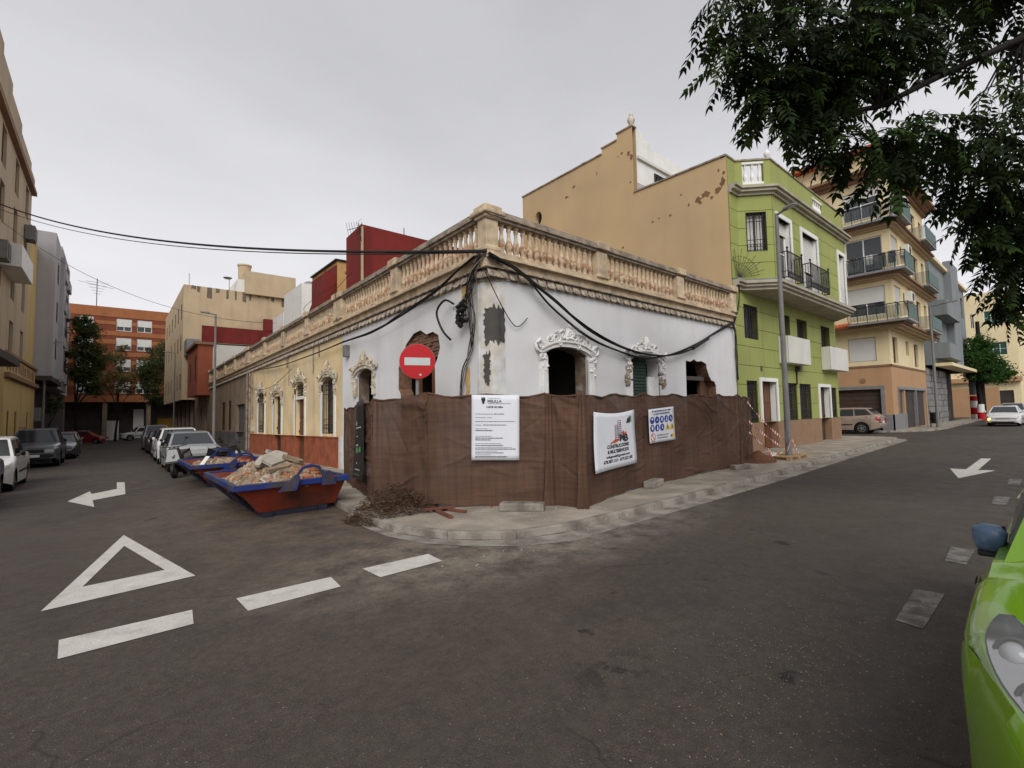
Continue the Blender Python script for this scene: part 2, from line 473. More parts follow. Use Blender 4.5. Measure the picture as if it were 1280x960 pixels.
def road_material():
    m, n, b = newmat('asphalt')
    L = n.links.new
    geo = n.nodes.new('ShaderNodeNewGeometry')
    P = geo.outputs['Position']
    def noise(sc, det=6, mp_=None, rough=0.5):
        t = n.nodes.new('ShaderNodeTexNoise')
        t.inputs['Scale'].default_value = sc; t.inputs['Detail'].default_value = det
        t.inputs['Roughness'].default_value = rough
        if mp_:
            k = n.nodes.new('ShaderNodeMapping'); k.inputs['Scale'].default_value = mp_
            L(P, k.inputs[0]); L(k.outputs[0], t.inputs['Vector'])
        else: L(P, t.inputs['Vector'])
        return t.outputs['Fac']
    def mapr(s, a, b_, c, d):
        r_ = n.nodes.new('ShaderNodeMapRange')
        for k, v in zip(('From Min', 'From Max', 'To Min', 'To Max'), (a, b_, c, d)): r_.inputs[k].default_value = v
        L(s, r_.inputs['Value']); return r_.outputs[0]
    def mix(fac, a, col):
        x = n.nodes.new('ShaderNodeMixRGB'); L(fac, x.inputs[0])
        L(a, x.inputs[1]); x.inputs[2].default_value = (*col, 1); return x.outputs[0]
    def mulv(a, s):
        x = n.nodes.new('ShaderNodeVectorMath'); x.operation = 'SCALE'; L(a, x.inputs[0]); L(s, x.inputs['Scale']); return x.outputs[0]
    def math_(op, a, b_):
        x = n.nodes.new('ShaderNodeMath'); x.operation = op; x.use_clamp = True
        for i, q in enumerate((a, b_)):
            if isinstance(q, (int, float)): x.inputs[i].default_value = q
            else: L(q, x.inputs[i])
        return x.outputs[0]
    base = n.nodes.new('ShaderNodeRGB'); base.outputs[0].default_value = (0.060, 0.049, 0.0415, 1)
    cur = base.outputs[0]
    cur = mix(mapr(noise(0.16, 5), 0.42, 0.62, 0, 0.8), cur, (0.074, 0.061, 0.051))
    cur = mix(mapr(noise(0.30, 8, None, 0.62), 0.53, 0.66, 0, 0.65), cur, (0.036, 0.0315, 0.0295))
    # wheel-worn bands running along the main street
    cur = mix(mapr(noise(1.0, 4, (0.05, 0.75, 0.05)), 0.45, 0.65, 0, 0.3), cur, (0.072, 0.062, 0.054))
    # building dust trodden into the road by the skips and along the kerb
    sep_ = n.nodes.new('ShaderNodeSeparateXYZ'); L(P, sep_.inputs[0])
    def dist(cx, cy, sx, sy, r0, r1):
        k = n.nodes.new('ShaderNodeMapping')
        k.inputs['Location'].default_value = (-cx * sx, -cy * sy, 0); k.inputs['Scale'].default_value = (sx, sy, 0)
        L(P, k.inputs[0])
        l_ = n.nodes.new('ShaderNodeVectorMath'); l_.operation = 'LENGTH'; L(k.outputs[0], l_.inputs[0])
        return mapr(l_.outputs['Value'], r0, r1, 1, 0)
    dn = mapr(noise(2.1, 10, None, 0.72), 0.38, 0.66, 0, 1)
    d1 = math_('MULTIPLY', dist(2.6, 9.5, 0.7, 0.28, 0.4, 2.2), dn)
    cur = mix(math_('MULTIPLY', d1, 0.85), cur, (0.17, 0.125, 0.085))
    d2 = math_('MULTIPLY', dist(5.0, 5.0, 0.42, 1.1, 0.85, 1.9), dn)
    cur = mix(math_('MULTIPLY', d2, 0.8), cur, (0.27, 0.235, 0.19))
    d3 = math_('MULTIPLY', dist(2.5, 2.0, 1.6, 2.2, 0.0, 0.7), mapr(noise(5, 5, None, 0.7), 0.5, 0.56, 0, 1))
    cur = mix(math_('MULTIPLY', d3, 0.7), cur, (0.012, 0.011, 0.011))
    # oil drips, small dark blotches
    cur = mix(mapr(noise(2.6, 4, None, 0.5), 0.70, 0.74, 0, 0.75), cur, (0.014, 0.012, 0.012))
    cur = mulv(cur, mapr(noise(14, 6, None, 0.7), 0.25, 0.75, 0.72, 1.28))
    cur = mulv(cur, mapr(noise(150, 2), 0.3, 0.7, 0.62, 1.4))
    sp = noise(75, 1)
    cur = mix(mapr(sp, 0.745, 0.77, 0, 0.75), cur, (0.30, 0.28, 0.25))
    # hairline cracks, only in places
    wp = n.nodes.new('ShaderNodeMixRGB'); wp.inputs[0].default_value = 0.35
    nv = n.nodes.new('ShaderNodeTexNoise'); nv.inputs['Scale'].default_value = 1.7; nv.inputs['Detail'].default_value = 5
    L(P, nv.inputs['Vector']); L(P, wp.inputs[1]); L(nv.outputs['Color'], wp.inputs[2])
    vo = n.nodes.new('ShaderNodeTexVoronoi'); vo.feature = 'DISTANCE_TO_EDGE'; vo.inputs['Scale'].default_value = 0.75
    L(wp.outputs[0], vo.inputs['Vector'])
    ck = math_('MULTIPLY', mapr(vo.outputs['Distance'], 0.0, 0.008, 1, 0), mapr(noise(0.5, 3), 0.50, 0.62, 0, 0.6))
    cur = mix(ck, cur, (0.012, 0.011, 0.010))
    L(cur, b.inputs['Base Color'])
    L(mapr(noise(3, 4), 0.3, 0.7, 0.62, 0.88), b.inputs['Roughness'])
    b.inputs['Specular IOR Level'].default_value = 0.25
    bp = n.nodes.new('ShaderNodeBump'); bp.inputs['Strength'].default_value = 0.55; bp.inputs['Distance'].default_value = 0.012
    L(noise(110, 3), bp.inputs['Height']); L(bp.outputs[0], b.inputs['Normal'])
    return m
MT['asphalt'] = road_material()
MT['faded_paint'] = M('worn_road_paint', (0.17, 0.16, 0.147), 0.85, 0.3, 9, col2=(0.09, 0.08, 0.073), thr=(0.42, 0.6), fine=0.3)

def leaf_mat(name, c1, c2, trans=0.35):
    m, n, b = newmat(name)
    L = n.links.new
    geo = n.nodes.new('ShaderNodeNewGeometry')
    t = n.nodes.new('ShaderNodeTexNoise'); t.inputs['Scale'].default_value = 3.0; t.inputs['Detail'].default_value = 3
    L(geo.outputs['Position'], t.inputs['Vector'])
    x = n.nodes.new('ShaderNodeMixRGB'); x.inputs[1].default_value = (*c1, 1); x.inputs[2].default_value = (*c2, 1)
    r_ = n.nodes.new('ShaderNodeMapRange'); r_.inputs['From Min'].default_value = 0.35; r_.inputs['From Max'].default_value = 0.65
    L(t.outputs['Fac'], r_.inputs['Value']); L(r_.outputs[0], x.inputs[0])
    L(x.outputs[0], b.inputs['Base Color'])
    b.inputs['Roughness'].default_value = 0.6
    b.inputs['Specular IOR Level'].default_value = 0.10
    tr = n.nodes.new('ShaderNodeBsdfTranslucent'); L(x.outputs[0], tr.inputs['Color'])
    ms = n.nodes.new('ShaderNodeMixShader'); ms.inputs[0].default_value = trans
    o_ = n.nodes['Material Output']
    L(b.outputs[0], ms.inputs[1]); L(tr.outputs[0], ms.inputs[2]); L(ms.outputs[0], o_.inputs['Surface'])
    return m
MT['leaf'] = leaf_mat('leaf_dark', (0.010, 0.017, 0.006), (0.020, 0.036, 0.010), 0.25)
MT['leaf_mid'] = leaf_mat('leaf_mid', (0.030, 0.055, 0.014), (0.055, 0.095, 0.022), 0.3)
MT['leaf_far'] = leaf_mat('leaf_far', (0.060, 0.080, 0.032), (0.10, 0.13, 0.046))
MT['leaf_olive'] = leaf_mat('leaf_olive', (0.20, 0.155, 0.065), (0.15, 0.16, 0.055))
MT['leaf_fresh'] = leaf_mat('leaf_fresh', (0.032, 0.075, 0.016), (0.048, 0.11, 0.026))

def net_material():
    m, n, b = newmat('brown_shade_net')
    L = n.links.new
    geo = n.nodes.new('ShaderNodeNewGeometry')
    P = geo.outputs['Position']
    def mapr(s, a, b_, c, d):
        r_ = n.nodes.new('ShaderNodeMapRange')
        for k, v in zip(('From Min', 'From Max', 'To Min', 'To Max'), (a, b_, c, d)): r_.inputs[k].default_value = v
        L(s, r_.inputs['Value']); return r_.outputs[0]
    base = n.nodes.new('ShaderNodeRGB'); base.outputs[0].default_value = (0.094, 0.053, 0.036, 1)
    cur = base.outputs[0]
    def noise(sc, det, mp_):
        t = n.nodes.new('ShaderNodeTexNoise'); t.inputs['Scale'].default_value = sc; t.inputs['Detail'].default_value = det
        k = n.nodes.new('ShaderNodeMapping'); k.inputs['Scale'].default_value = mp_
        L(P, k.inputs[0]); L(k.outputs[0], t.inputs['Vector']); return t.outputs['Fac']
    def mulv(a, s):
        x = n.nodes.new('ShaderNodeVectorMath'); x.operation = 'SCALE'; L(a, x.inputs[0]); L(s, x.inputs['Scale']); return x.outputs[0]
    cur = mulv(cur, mapr(noise(1.0, 5, (0.7, 0.7, 1.1)), 0.3, 0.7, 0.75, 1.3))
    cur = mulv(cur, mapr(noise(1.0, 4, (1.5, 1.5, 22)), 0.3, 0.7, 0.85, 1.15))
    cur = mulv(cur, mapr(noise(1.0, 3, (16, 16, 0.6)), 0.3, 0.7, 0.86, 1.14))
    L(cur, b.inputs['Base Color'])
    b.inputs['Roughness'].default_value = 0.8
    b.inputs['Specular IOR Level'].default_value = 0.12
    tp = n.nodes.new('ShaderNodeBsdfTransparent')
    ms = n.nodes.new('ShaderNodeMixShader'); L(mapr(noise(1.0, 4, (1.1, 1.1, 0.8)), 0.45, 0.65, 0.01, 0.06), ms.inputs[0])
    o_ = n.nodes['Material Output']
    L(b.outputs[0], ms.inputs[1]); L(tp.outputs[0], ms.inputs[2]); L(ms.outputs[0], o_.inputs['Surface'])
    return m
MT['net'] = net_material()

# ------------------------------------------------------------------ facade frames: fr(u, d, z), d into the building
def FX(y0):
    return lambda u, d, z: (u, y0 + d, z)
def FY(x0, sh=GY, y0=7.6):
    return lambda u, d, z: (x0 + d, u, z + sh * (u - y0))
def FYn(x0, sh=GY, y0=7.6):
    return lambda u, d, z: (x0 - d, u, z + sh * (u - y0))
def FP(p0, p1):                     # from p0 to p1 with the interior on the left
    t = Vector((p1[0] - p0[0], p1[1] - p0[1])); ln = t.length; t.normalize()
    return (lambda u, d, z: (p0[0] + t.x * u - t.y * d, p0[1] + t.y * u + t.x * d, z)), ln

def rect(u0, u1, z0, z1):
    return [(u0, z0), (u1, z0), (u1, z1), (u0, z1)]
def arch(u0, u1, z0, z1, rise=0.18, n=8):
    c = (u0 + u1) / 2; hw = (u1 - u0) / 2
    pts = [(u0, z0), (u1, z0)]
    for i in range(n + 1):
        a = i / n
        uu = u1 + (u0 - u1) * a
        k = (uu - c) / hw
        pts.append((uu, z1 - rise * abs(k) ** 2.6))
    return pts

def wall(mb, fr, outer, holes, reveal=0.35, back=True):
    loops = [[Vector((a, b, 0)) for a, b in outer]] + [[Vector((a, b, 0)) for a, b in h] for h in holes]
    flat = [p for l in loops for p in l]
    tri = tessellate_polygon(loops)
    mb.add([fr(p.x, 0, p.y) for p in flat], [tuple(t) for t in tri])
    if back:
        mb.add([fr(p.x, reveal, p.y) for p in flat], [tuple(t) for t in tri])
    for h in holes:
        n = len(h)
        mb.add([fr(a, 0, b) for a, b in h] + [fr(a, reveal, b) for a, b in h],
               [(i, (i + 1) % n, (i + 1) % n + n, i + n) for i in range(n)])
    return mb

def liner(parent, fr, hole, d0, d1, mat, name='reveal_lining'):
    cu = sum(p[0] for p in hole) / len(hole); cz = sum(p[1] for p in hole) / len(hole)
    h = [(a + (cu - a) * .006, b + (cz - b) * .006) for a, b in hole]; n = len(h)
    return MB().add([fr(a, d0, b) for a, b in h] + [fr(a, d1, b) for a, b in h], [(i, (i + 1) % n, (i + 1) % n + n, i + n) for i in range(n)]).build(name, MT[mat], parent)

def fbox(mb, fr, u0, u1, d0, d1, z0, z1):
    return mb.hexa([fr(u0, d0, z0), fr(u1, d0, z0), fr(u1, d1, z0), fr(u0, d1, z0),
                    fr(u0, d0, z1), fr(u1, d0, z1), fr(u1, d1, z1), fr(u0, d1, z1)])

def window(parent, fr, u0, u1, z0, z1, dep=0.14, frame='white_paint', pane='glass', mull=1, trans=0, blind=0.0, fw=0.06,
           blind_mat='shutter_white', sill=None):
    """a recessed window: frame with panes and, if let down, a roller blind"""
    f = MB()
    fbox(f, fr, u0 - .01, u0 + fw, dep, dep + .07, z0 - .01, z1 + .01)
    fbox(f, fr, u1 - fw, u1 + .01, dep, dep + .07, z0 - .01, z1 + .01)
    fbox(f, fr, u0 + fw, u1 - fw, dep, dep + .07, z0 - .01, z0 + fw)
    fbox(f, fr, u0 + fw, u1 - fw, dep, dep + .07, z1 - fw, z1 + .01)
    for k in range(mull):
        c = u0 + (u1 - u0) * (k + 1) / (mull + 1)
        fbox(f, fr, c - fw / 2, c + fw / 2, dep + .003, dep + .065, z0 + fw, z1 - fw)
    for k in range(trans):
        c = z0 + (z1 - z0) * (k + 1) / (trans + 1)
        fbox(f, fr, u0 + fw, u1 - fw, dep + .006, dep + .06, c - fw / 3, c + fw / 3)
    wo = f.build('window', MT[frame], parent)
    for k in range(mull + 1):
        a = u0 + fw + (u1 - u0 - 2 * fw) * k / (mull + 1)
        b = u0 + fw + (u1 - u0 - 2 * fw) * (k + 1) / (mull + 1)
        p = MB(); fbox(p, fr, a, b, dep + .03, dep + .045, z0 + fw, z1 - fw)
        p.build('pane', MT[pane], wo)
    if blind > 0:
        p = MB()
        zt = z1 - .02; zb_ = z1 - (z1 - z0) * blind
        nsl = max(2, int((zt - zb_) / 0.09))
        for i in range(nsl):
            a = zb_ + (zt - zb_) * i / nsl; b = zb_ + (zt - zb_) * (i + 1) / nsl
            p.hexa([fr(u0 + .01, dep - .045, a), fr(u1 - .01, dep - .045, a), fr(u1 - .01, dep - .01, a), fr(u0 + .01, dep - .01, a),
                    fr(u0 + .01, dep - .033, b), fr(u1 - .01, dep - .033, b), fr(u1 - .01, dep - .01, b), fr(u0 + .01, dep - .01, b)])
        p.build('roller_blind', MT[blind_mat], wo)
    if sill:
        p = MB(); fbox(p, fr, u0 - .08, u1 + .08, -.07, dep - .005, z0 - .09, z0 - .012)
        p.build('sill', MT[sill], wo)
    return wo

def door(parent, fr, u0, u1, z0, z1, dep=0.2, mat='wood_door', panels=(2, 3), name='door'):
    f = MB(); fbox(f, fr, u0 - .01, u1 + .01, dep + .03, dep + .08, z0, z1 + .01)
    nu, nv = panels
    for i in range(nu):
        for j in range(nv):
            a = u0 + (u1 - u0) * (i + .12) / nu; b = u0 + (u1 - u0) * (i + .88) / nu
            c = z0 + (z1 - z0) * (j + .1) / nv; d = z0 + (z1 - z0) * (j + .9) / nv
            fbox(f, fr, a, b, dep, dep + .03, c, d)
    o = f.build(name, MT[mat], parent)
    k = MB(); fbox(k, fr, u1 - .14, u1 - .10, dep - .05, dep, (z0 + z1) / 2 - .12, (z0 + z1) / 2 - .02)
    k.build('handle', MT['chrome'], o)
    return o

def bars(parent, fr, u0, u1, z0, z1, d=0.03, n=7, name='window_grille', curls=True, mat='iron', rr=0.011):
    b = MB()
    for i in range(n + 1):
        a = u0 + (u1 - u0) * i / n
        b.tube([fr(a, d, z0), fr(a, d, z1)], rr, 5)
    for z in (z0 + .03, z0 + (z1 - z0) * .28, z1 - .25 * (z1 - z0), z1 - .03):
        b.tube([fr(u0, d, z), fr(u1, d, z)], rr * 1.1, 5)
    if curls:
        for i in range(n):
            c = u0 + (u1 - u0) * (i + .5) / n; w_ = (u1 - u0) / n * .42
            for zc in (z0 + (z1 - z0) * .14, z1 - .13 * (z1 - z0)):
                b.tube([fr(c + w_ * math.cos(t * PI / 4), d, zc + w_ * 1.2 * math.sin(t * PI / 4)) for t in range(9)], rr * .8, 4)
    return b.build(name, MT[mat], parent)
# ------------------------------------------------------------------ ground, road, pavements
def sheet(name, poly, off, mat, kind='structure', label=None):
    tri = tessellate_polygon([[Vector((x, y, 0)) for x, y in poly]])
    mb = MB(); mb.add([(x, y, gz(y) + off) for x, y in poly], [tuple(t) for t in tri])
    o = mb.build(name, MT[mat])
    # faces up
    me = o.data
    bm = bmesh.new(); bm.from_mesh(me)
    for f in bm.faces:
        f.normal_update()
        if f.normal.z < 0: f.normal_flip()
    bm.to_mesh(me); bm.free()
    tag(o, label, None, None, kind)
    return o

sheet('ground', [(-700, -700), (900, -700), (900, 900), (-700, 900)], -0.05, 'concrete')
sheet('road', [(-60, -14), (160, -14), (160, 130), (-60, 130)], 0.0, 'asphalt')

KERB = [(3.62, 82), (3.60, 30), (3.52, 14), (3.42, 10), (3.26, 8.4), (3.14, 7.2), (3.2, 6.45), (3.4, 5.83), (3.8, 5.27), (4.23, 4.94),
        (4.8, 4.74), (5.5, 4.70), (7.9, 4.72), (11.9, 4.82), (19.4, 5.17), (28.6, 5.55), (29.6, 5.8), (30.2, 6.4), (30.35, 7.6), (30.4, 30)]
KERB2 = [(36.7, 34), (36.7, 9.0), (37.0, 7.4), (37.9, 6.4), (39.6, 5.85), (43, 5.65), (60, 5.95), (76, 6.2), (120, 6.6)]
KERB3 = [(-3.62, 92), (-3.62, 9), (-4.2, 6.4), (-6, 5.2), (-9, 4.8), (-40, 4.7)]
KERB4 = [(-20, -2.35), (-5, -2.35), (8, -2.3), (120, -1.2)]

def resample(pts, step):
    out_ = [Vector((pts[0][0], pts[0][1]))]
    acc = 0.0
    seg = [Vector(p) for p in pts]
    carry = 0.0
    for a, b in zip(seg, seg[1:]):
        d = (b - a).length; t = step - carry
        while t <= d:
            out_.append(a + (b - a) * (t / d)); t += step
        carry = d - (t - step)
    return out_

def pavement(name, kerb, inner, stones=None, h=0.10, kw=0.14, side=1):
    """top slab inside the kerb line, kerb stones as pieces"""
    pts = [Vector(p) for p in kerb]
    off = []
    for i, p in enumerate(pts):
        a = pts[max(i - 1, 0)]; b = pts[min(i + 1, len(pts) - 1)]
        t = (b - a).normalized()
        n_ = Vector((-t.y, t.x)) * side
        off.append(p + n_ * kw)
    poly = [(p.x, p.y) for p in off] + inner
    tri = tessellate_polygon([[Vector((x, y, 0)) for x, y in poly]])
    mb = MB(); mb.add([(x, y, gz(y) + h) for x, y in poly], [tuple(t) for t in tri])
    o = mb.build(name, MT['concrete'])
    tag(o, None, None, None, 'structure')
    rng = random.Random(name)
    if stones is None: stones = lambda p: True
    rs = resample(kerb, 0.98)
    rest = MB()
    for a, b in zip(rs, rs[1:]):
        t = (b - a).normalized(); n_ = Vector((-t.y, t.x)) * side
        g = 0.008
        a2 = a + t * g; b2 = b - t * g
        dz = rng.uniform(-.006, .006); dz2 = rng.uniform(-.006, .006); dn = rng.uniform(-.008, .008)
        q = []
        for z in (0, 1):
            for (p, in_) in ((a2, 0), (b2, 0), (b2, 1), (a2, 1)):
                c = p + n_ * ((kw - .004) * in_ + dn + (0.02 if (z and not in_) else 0))
                zz = gz(c.y) + (-.05 if z == 0 else h + (.004 + (dz if p is a2 else dz2)))
                q.append((c.x, c.y, zz))
        if stones(a):
            k = MB().hexa(q).build('kerb_stone', MT['kerb'], o, bevel=0.012)
        else:
            rest.hexa(q)
    if rest.v:
        tag(rest.build('far_kerb', MT['kerb'], o), kind='stuff')
    return o
near_k = lambda p: (p.x < 33 and p.y < 24)
pavement('pavement_corner', KERB, [(5.95, 30), (5.95, 82)][::-1][::-1] and [(27.6, 30), (27.6, 7.7), (5.9, 7.7), (5.9, 82)], near_k)
pavement('pavement_side', KERB2, [(120, 7.5), (37.4, 7.5), (37.4, 34)], lambda p: p.x < 48 and p.y < 10)
pavement('pavement_left', KERB3, [(-40, 12), (-4.4, 12), (-4.4, 92)], lambda p: False, side=-1)
pavement('pavement_far_side', KERB4, [(120, -4), (-20, -5.2)], lambda p: False, side=-1)

# pale cement gutter laid along the main-street kerb
gl = [Vector(p) for p in KERB[4:18]]
gp = []
rngg = random.Random(4)
for i, p in enumerate(gl):
    a = gl[max(i - 1, 0)]; b = gl[min(i + 1, len(gl) - 1)]
    t = (b - a).normalized(); n_ = Vector((t.y, -t.x))
    gp.append(p + n_ * (0.34 if p.x > 5 else 0.06 + .06 * i))
sheet('gutter', [(p.x, p.y) for p in gl] + [(p.x, p.y) for p in gp][::-1], 0.004, 'kerb')

# ------------------------------------------------------------------ painted road markings
def marking(name, polys, mat='road_paint', label=None, cat='road marking', group=None, off=0.005):
    mb = MB()
    for poly in polys:
        tri = tessellate_polygon([[Vector((x, y, 0)) for x, y in l] for l in poly])
        fl = [p for l in poly for p in l]
        mb.add([(x, y, gz(y) + off) for x, y in fl], [tuple(t) for t in tri])
    c = polys[0][0][0]
    o = mb.top(name, MT[mat], (c[0], c[1], gz(c[1])), label, cat, group)
    bm = bmesh.new(); bm.from_mesh(o.data)
    for f in bm.faces:
        f.normal_update()
        if f.normal.z < 0: f.normal_flip()
    bm.to_mesh(o.data); bm.free()
    return o
marking('give_way_triangle', [[[(-0.47, 6.18), (0.73, 6.35), (0.16, 9.56)], [(-0.21, 6.80), (0.49, 6.87), (0.155, 8.68)]]],
        label='large white give way triangle painted on the asphalt')
for (x0, x1), lab in zip(((-0.27, 0.55), (0.95, 1.78), (2.19, 2.96)),
                         ('white give way dash right behind the painted triangle', 'white give way dash between two others, beside the triangle',
                          'white give way dash beside the pavement corner')):
    marking('give_way_dash', [[[(x0, 4.82), (x1, 4.84), (x1 + .03, 5.21), (x0 - .02, 5.24)]]], label=lab, group='give way dashes across the side street')
marking('turn_arrow', [[[(-0.77, 15.04), (-0.27, 13.45), (-0.33, 14.75), (0.27, 15.4), (0.30, 18.75), (0.12, 18.95), (0.11, 16.9), (-0.38, 16.2), (-0.44, 16.9)]]],
        label='white bent turn arrow painted on the narrow side street')
marking('straight_arrow', [[[(14.4, 1.78), (16.45, 2.18), (16.43, 1.88), (19.9, 1.93), (19.95, 1.72), (16.4, 1.66), (16.5, 1.36)]]],
        label='white straight arrow painted on the main street lane')
fd = [(4.6, 5.58), (6.72, 7.5), (11.0, 12.0), (13.8, 14.9)]
fl_ = ['worn grey lane dash nearest the green car bumper', 'worn grey lane dash beside the green car mirror', 'small worn lane dash behind the blue mirror, short of the arrow',
       'small worn lane dash farthest along, beside the white arrow']
for (a, b), lab in zip(fd, fl_):
    marking('lane_dash', [[[(a, 0.82), (b, 0.83), (b - .04, 1.03), (a + .04, 0.99)]]], 'faded_paint', lab, group='worn lane dashes of the main street')

# ------------------------------------------------------------------ balustrades, mouldings
def baluster_mesh(mat):
    pr = [(.062, 0), (.062, .05), (.045, .06), (.05, .08), (.072, .15), (.078, .20), (.066, .27), (.045, .34), (.034, .42), (.032, .50),
          (.046, .55), (.050, .58), (.036, .60), (.058, .62), (.058, .66)]
    return MB().lathe(pr, 9).mesh('baluster', MT[mat], 50)
BAL = baluster_mesh('rust_stone')
def scallop_mesh(mat):
    mb = MB()
    n = 7
    # a shell shaped bracket: fan of ridges on a quarter round
    for k in range(n):
        a0 = PI * k / n; a1 = PI * (k + 1) / n; am = (a0 + a1) / 2
        for j in range(4):
            t0 = j / 4; t1 = (j + 1) / 4
            def pt(a, t, lift):
                rr = .125 * (1 - .25 * t)
                return (-math.cos(a) * rr, -.13 * (1 - t ** 2) * (1 if lift else .8) - .005, .20 * t - .03 + math.sin(a) * -.06 * (1 - t))
            mb.add([pt(a0, t0, 0), pt(am, t0, 1), pt(am, t1, 1), pt(a0, t1, 0)], [(0, 1, 2, 3)])
            mb.add([pt(am, t0, 1), pt(a1, t0, 0), pt(a1, t1, 0), pt(am, t1, 1)], [(0, 1, 2, 3)])
    mb.box(-.13, .13, -.12, 0.0, .165, .20)
    mb.lathe([(.055, -.05), (.07, .0), (.05, .05)], 8, (0, -.06, -.02))
    return mb.mesh('scallop', MT[mat], 40)
SCAL = scallop_mesh('dark_scallop')

def balustrade(parent, fr, rz, peds, zb=4.95, u_start=None, u_end=None, n_scal=True, corner=False, bal=BAL, step=0.20, mat='stone'):
    """peds: centres (u) of the pedestals in order; fr maps u along the facade"""
    bo = MB()
    u0 = min(peds) if u_start is None else u_start
    u1 = max(peds) if u_end is None else u_end
    fbox(bo, fr, u0, u1, -.10, .16, zb - .10, zb)
    b_o = bo.build('balustrade', MT[mat], parent)
    rl = MB()
    nseg = max(1, int((u1 - u0) / 1.2))
    for i in range(nseg):
        a = u0 + (u1 - u0) * i / nseg; b = u0 + (u1 - u0) * (i + 1) / nseg
        fbox(rl, fr, a, b, -.10, .16, zb + .66, zb + .72)
        fbox(rl, fr, a, b, -.15, .21, zb + .72, zb + .79)
        fbox(rl, fr, a, b, -.12, .18, zb + .79, zb + .86)
    rl.build('rail', MT['stone_grey'], b_o)
    for p in peds:
        if corner and p == peds[0]: continue
        q = MB()
        w_ = .19
        fbox(q, fr, p - w_, p + w_, -.125, .185, zb - .004, zb + .655)
        fbox(q, fr, p - w_ - .04, p + w_ + .04, -.15, .21, zb, zb + .09)
        fbox(q, fr, p - w_ - .04, p + w_ + .04, -.19, .25, zb + .715, zb + .90)
        q.build('pedestal', MT[mat], b_o, bevel=0.015)
    sp = sorted(peds)
    for a, b in zip(sp, sp[1:]):
        lo = a + .24; hi = b - .24
        n = max(1, int(round((hi - lo) / step)))
        for i in range(n):
            u = lo + (hi - lo) * (i + .5) / n
            p = fr(u, .03, zb)
            inst('baluster', bal, b_o, p, random.uniform(0, 3), (1.14, 1.14, 1))
    # plinth band below the balusters and the cornice shelf
    pb = MB()
    for i in range(nseg):
        a = u0 + (u1 - u0) * i / nseg; b = u0 + (u1 - u0) * (i + 1) / nseg
        fbox(pb, fr, a, b, -.06, .14, zb - .33, zb - .10)
        fbox(pb, fr, a, b, -.17, .14, zb - .155, zb - .115)
    pb.build('plinth', MT[mat], parent)
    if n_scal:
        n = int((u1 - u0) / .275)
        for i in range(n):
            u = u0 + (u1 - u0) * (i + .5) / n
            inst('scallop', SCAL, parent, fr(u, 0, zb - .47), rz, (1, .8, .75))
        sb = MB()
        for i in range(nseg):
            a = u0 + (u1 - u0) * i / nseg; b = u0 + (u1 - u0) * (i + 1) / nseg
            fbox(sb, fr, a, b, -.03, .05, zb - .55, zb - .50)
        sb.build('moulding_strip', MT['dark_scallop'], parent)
    return b_o

def spiral(fr, c, r0, turns, a0, d, rt, sgn=1, n=16):
    pts = []; rr = []
    for i in range(n + 1):
        t = i / n
        a = a0 + sgn * turns * 2 * PI * t
        r = r0 * (1 - .82 * t)
        pts.append(fr(c[0] + r * math.cos(a), d - .02 * t, c[1] + r * math.sin(a)))
        rr.append(rt * (1 - .45 * t))
    return pts, rr

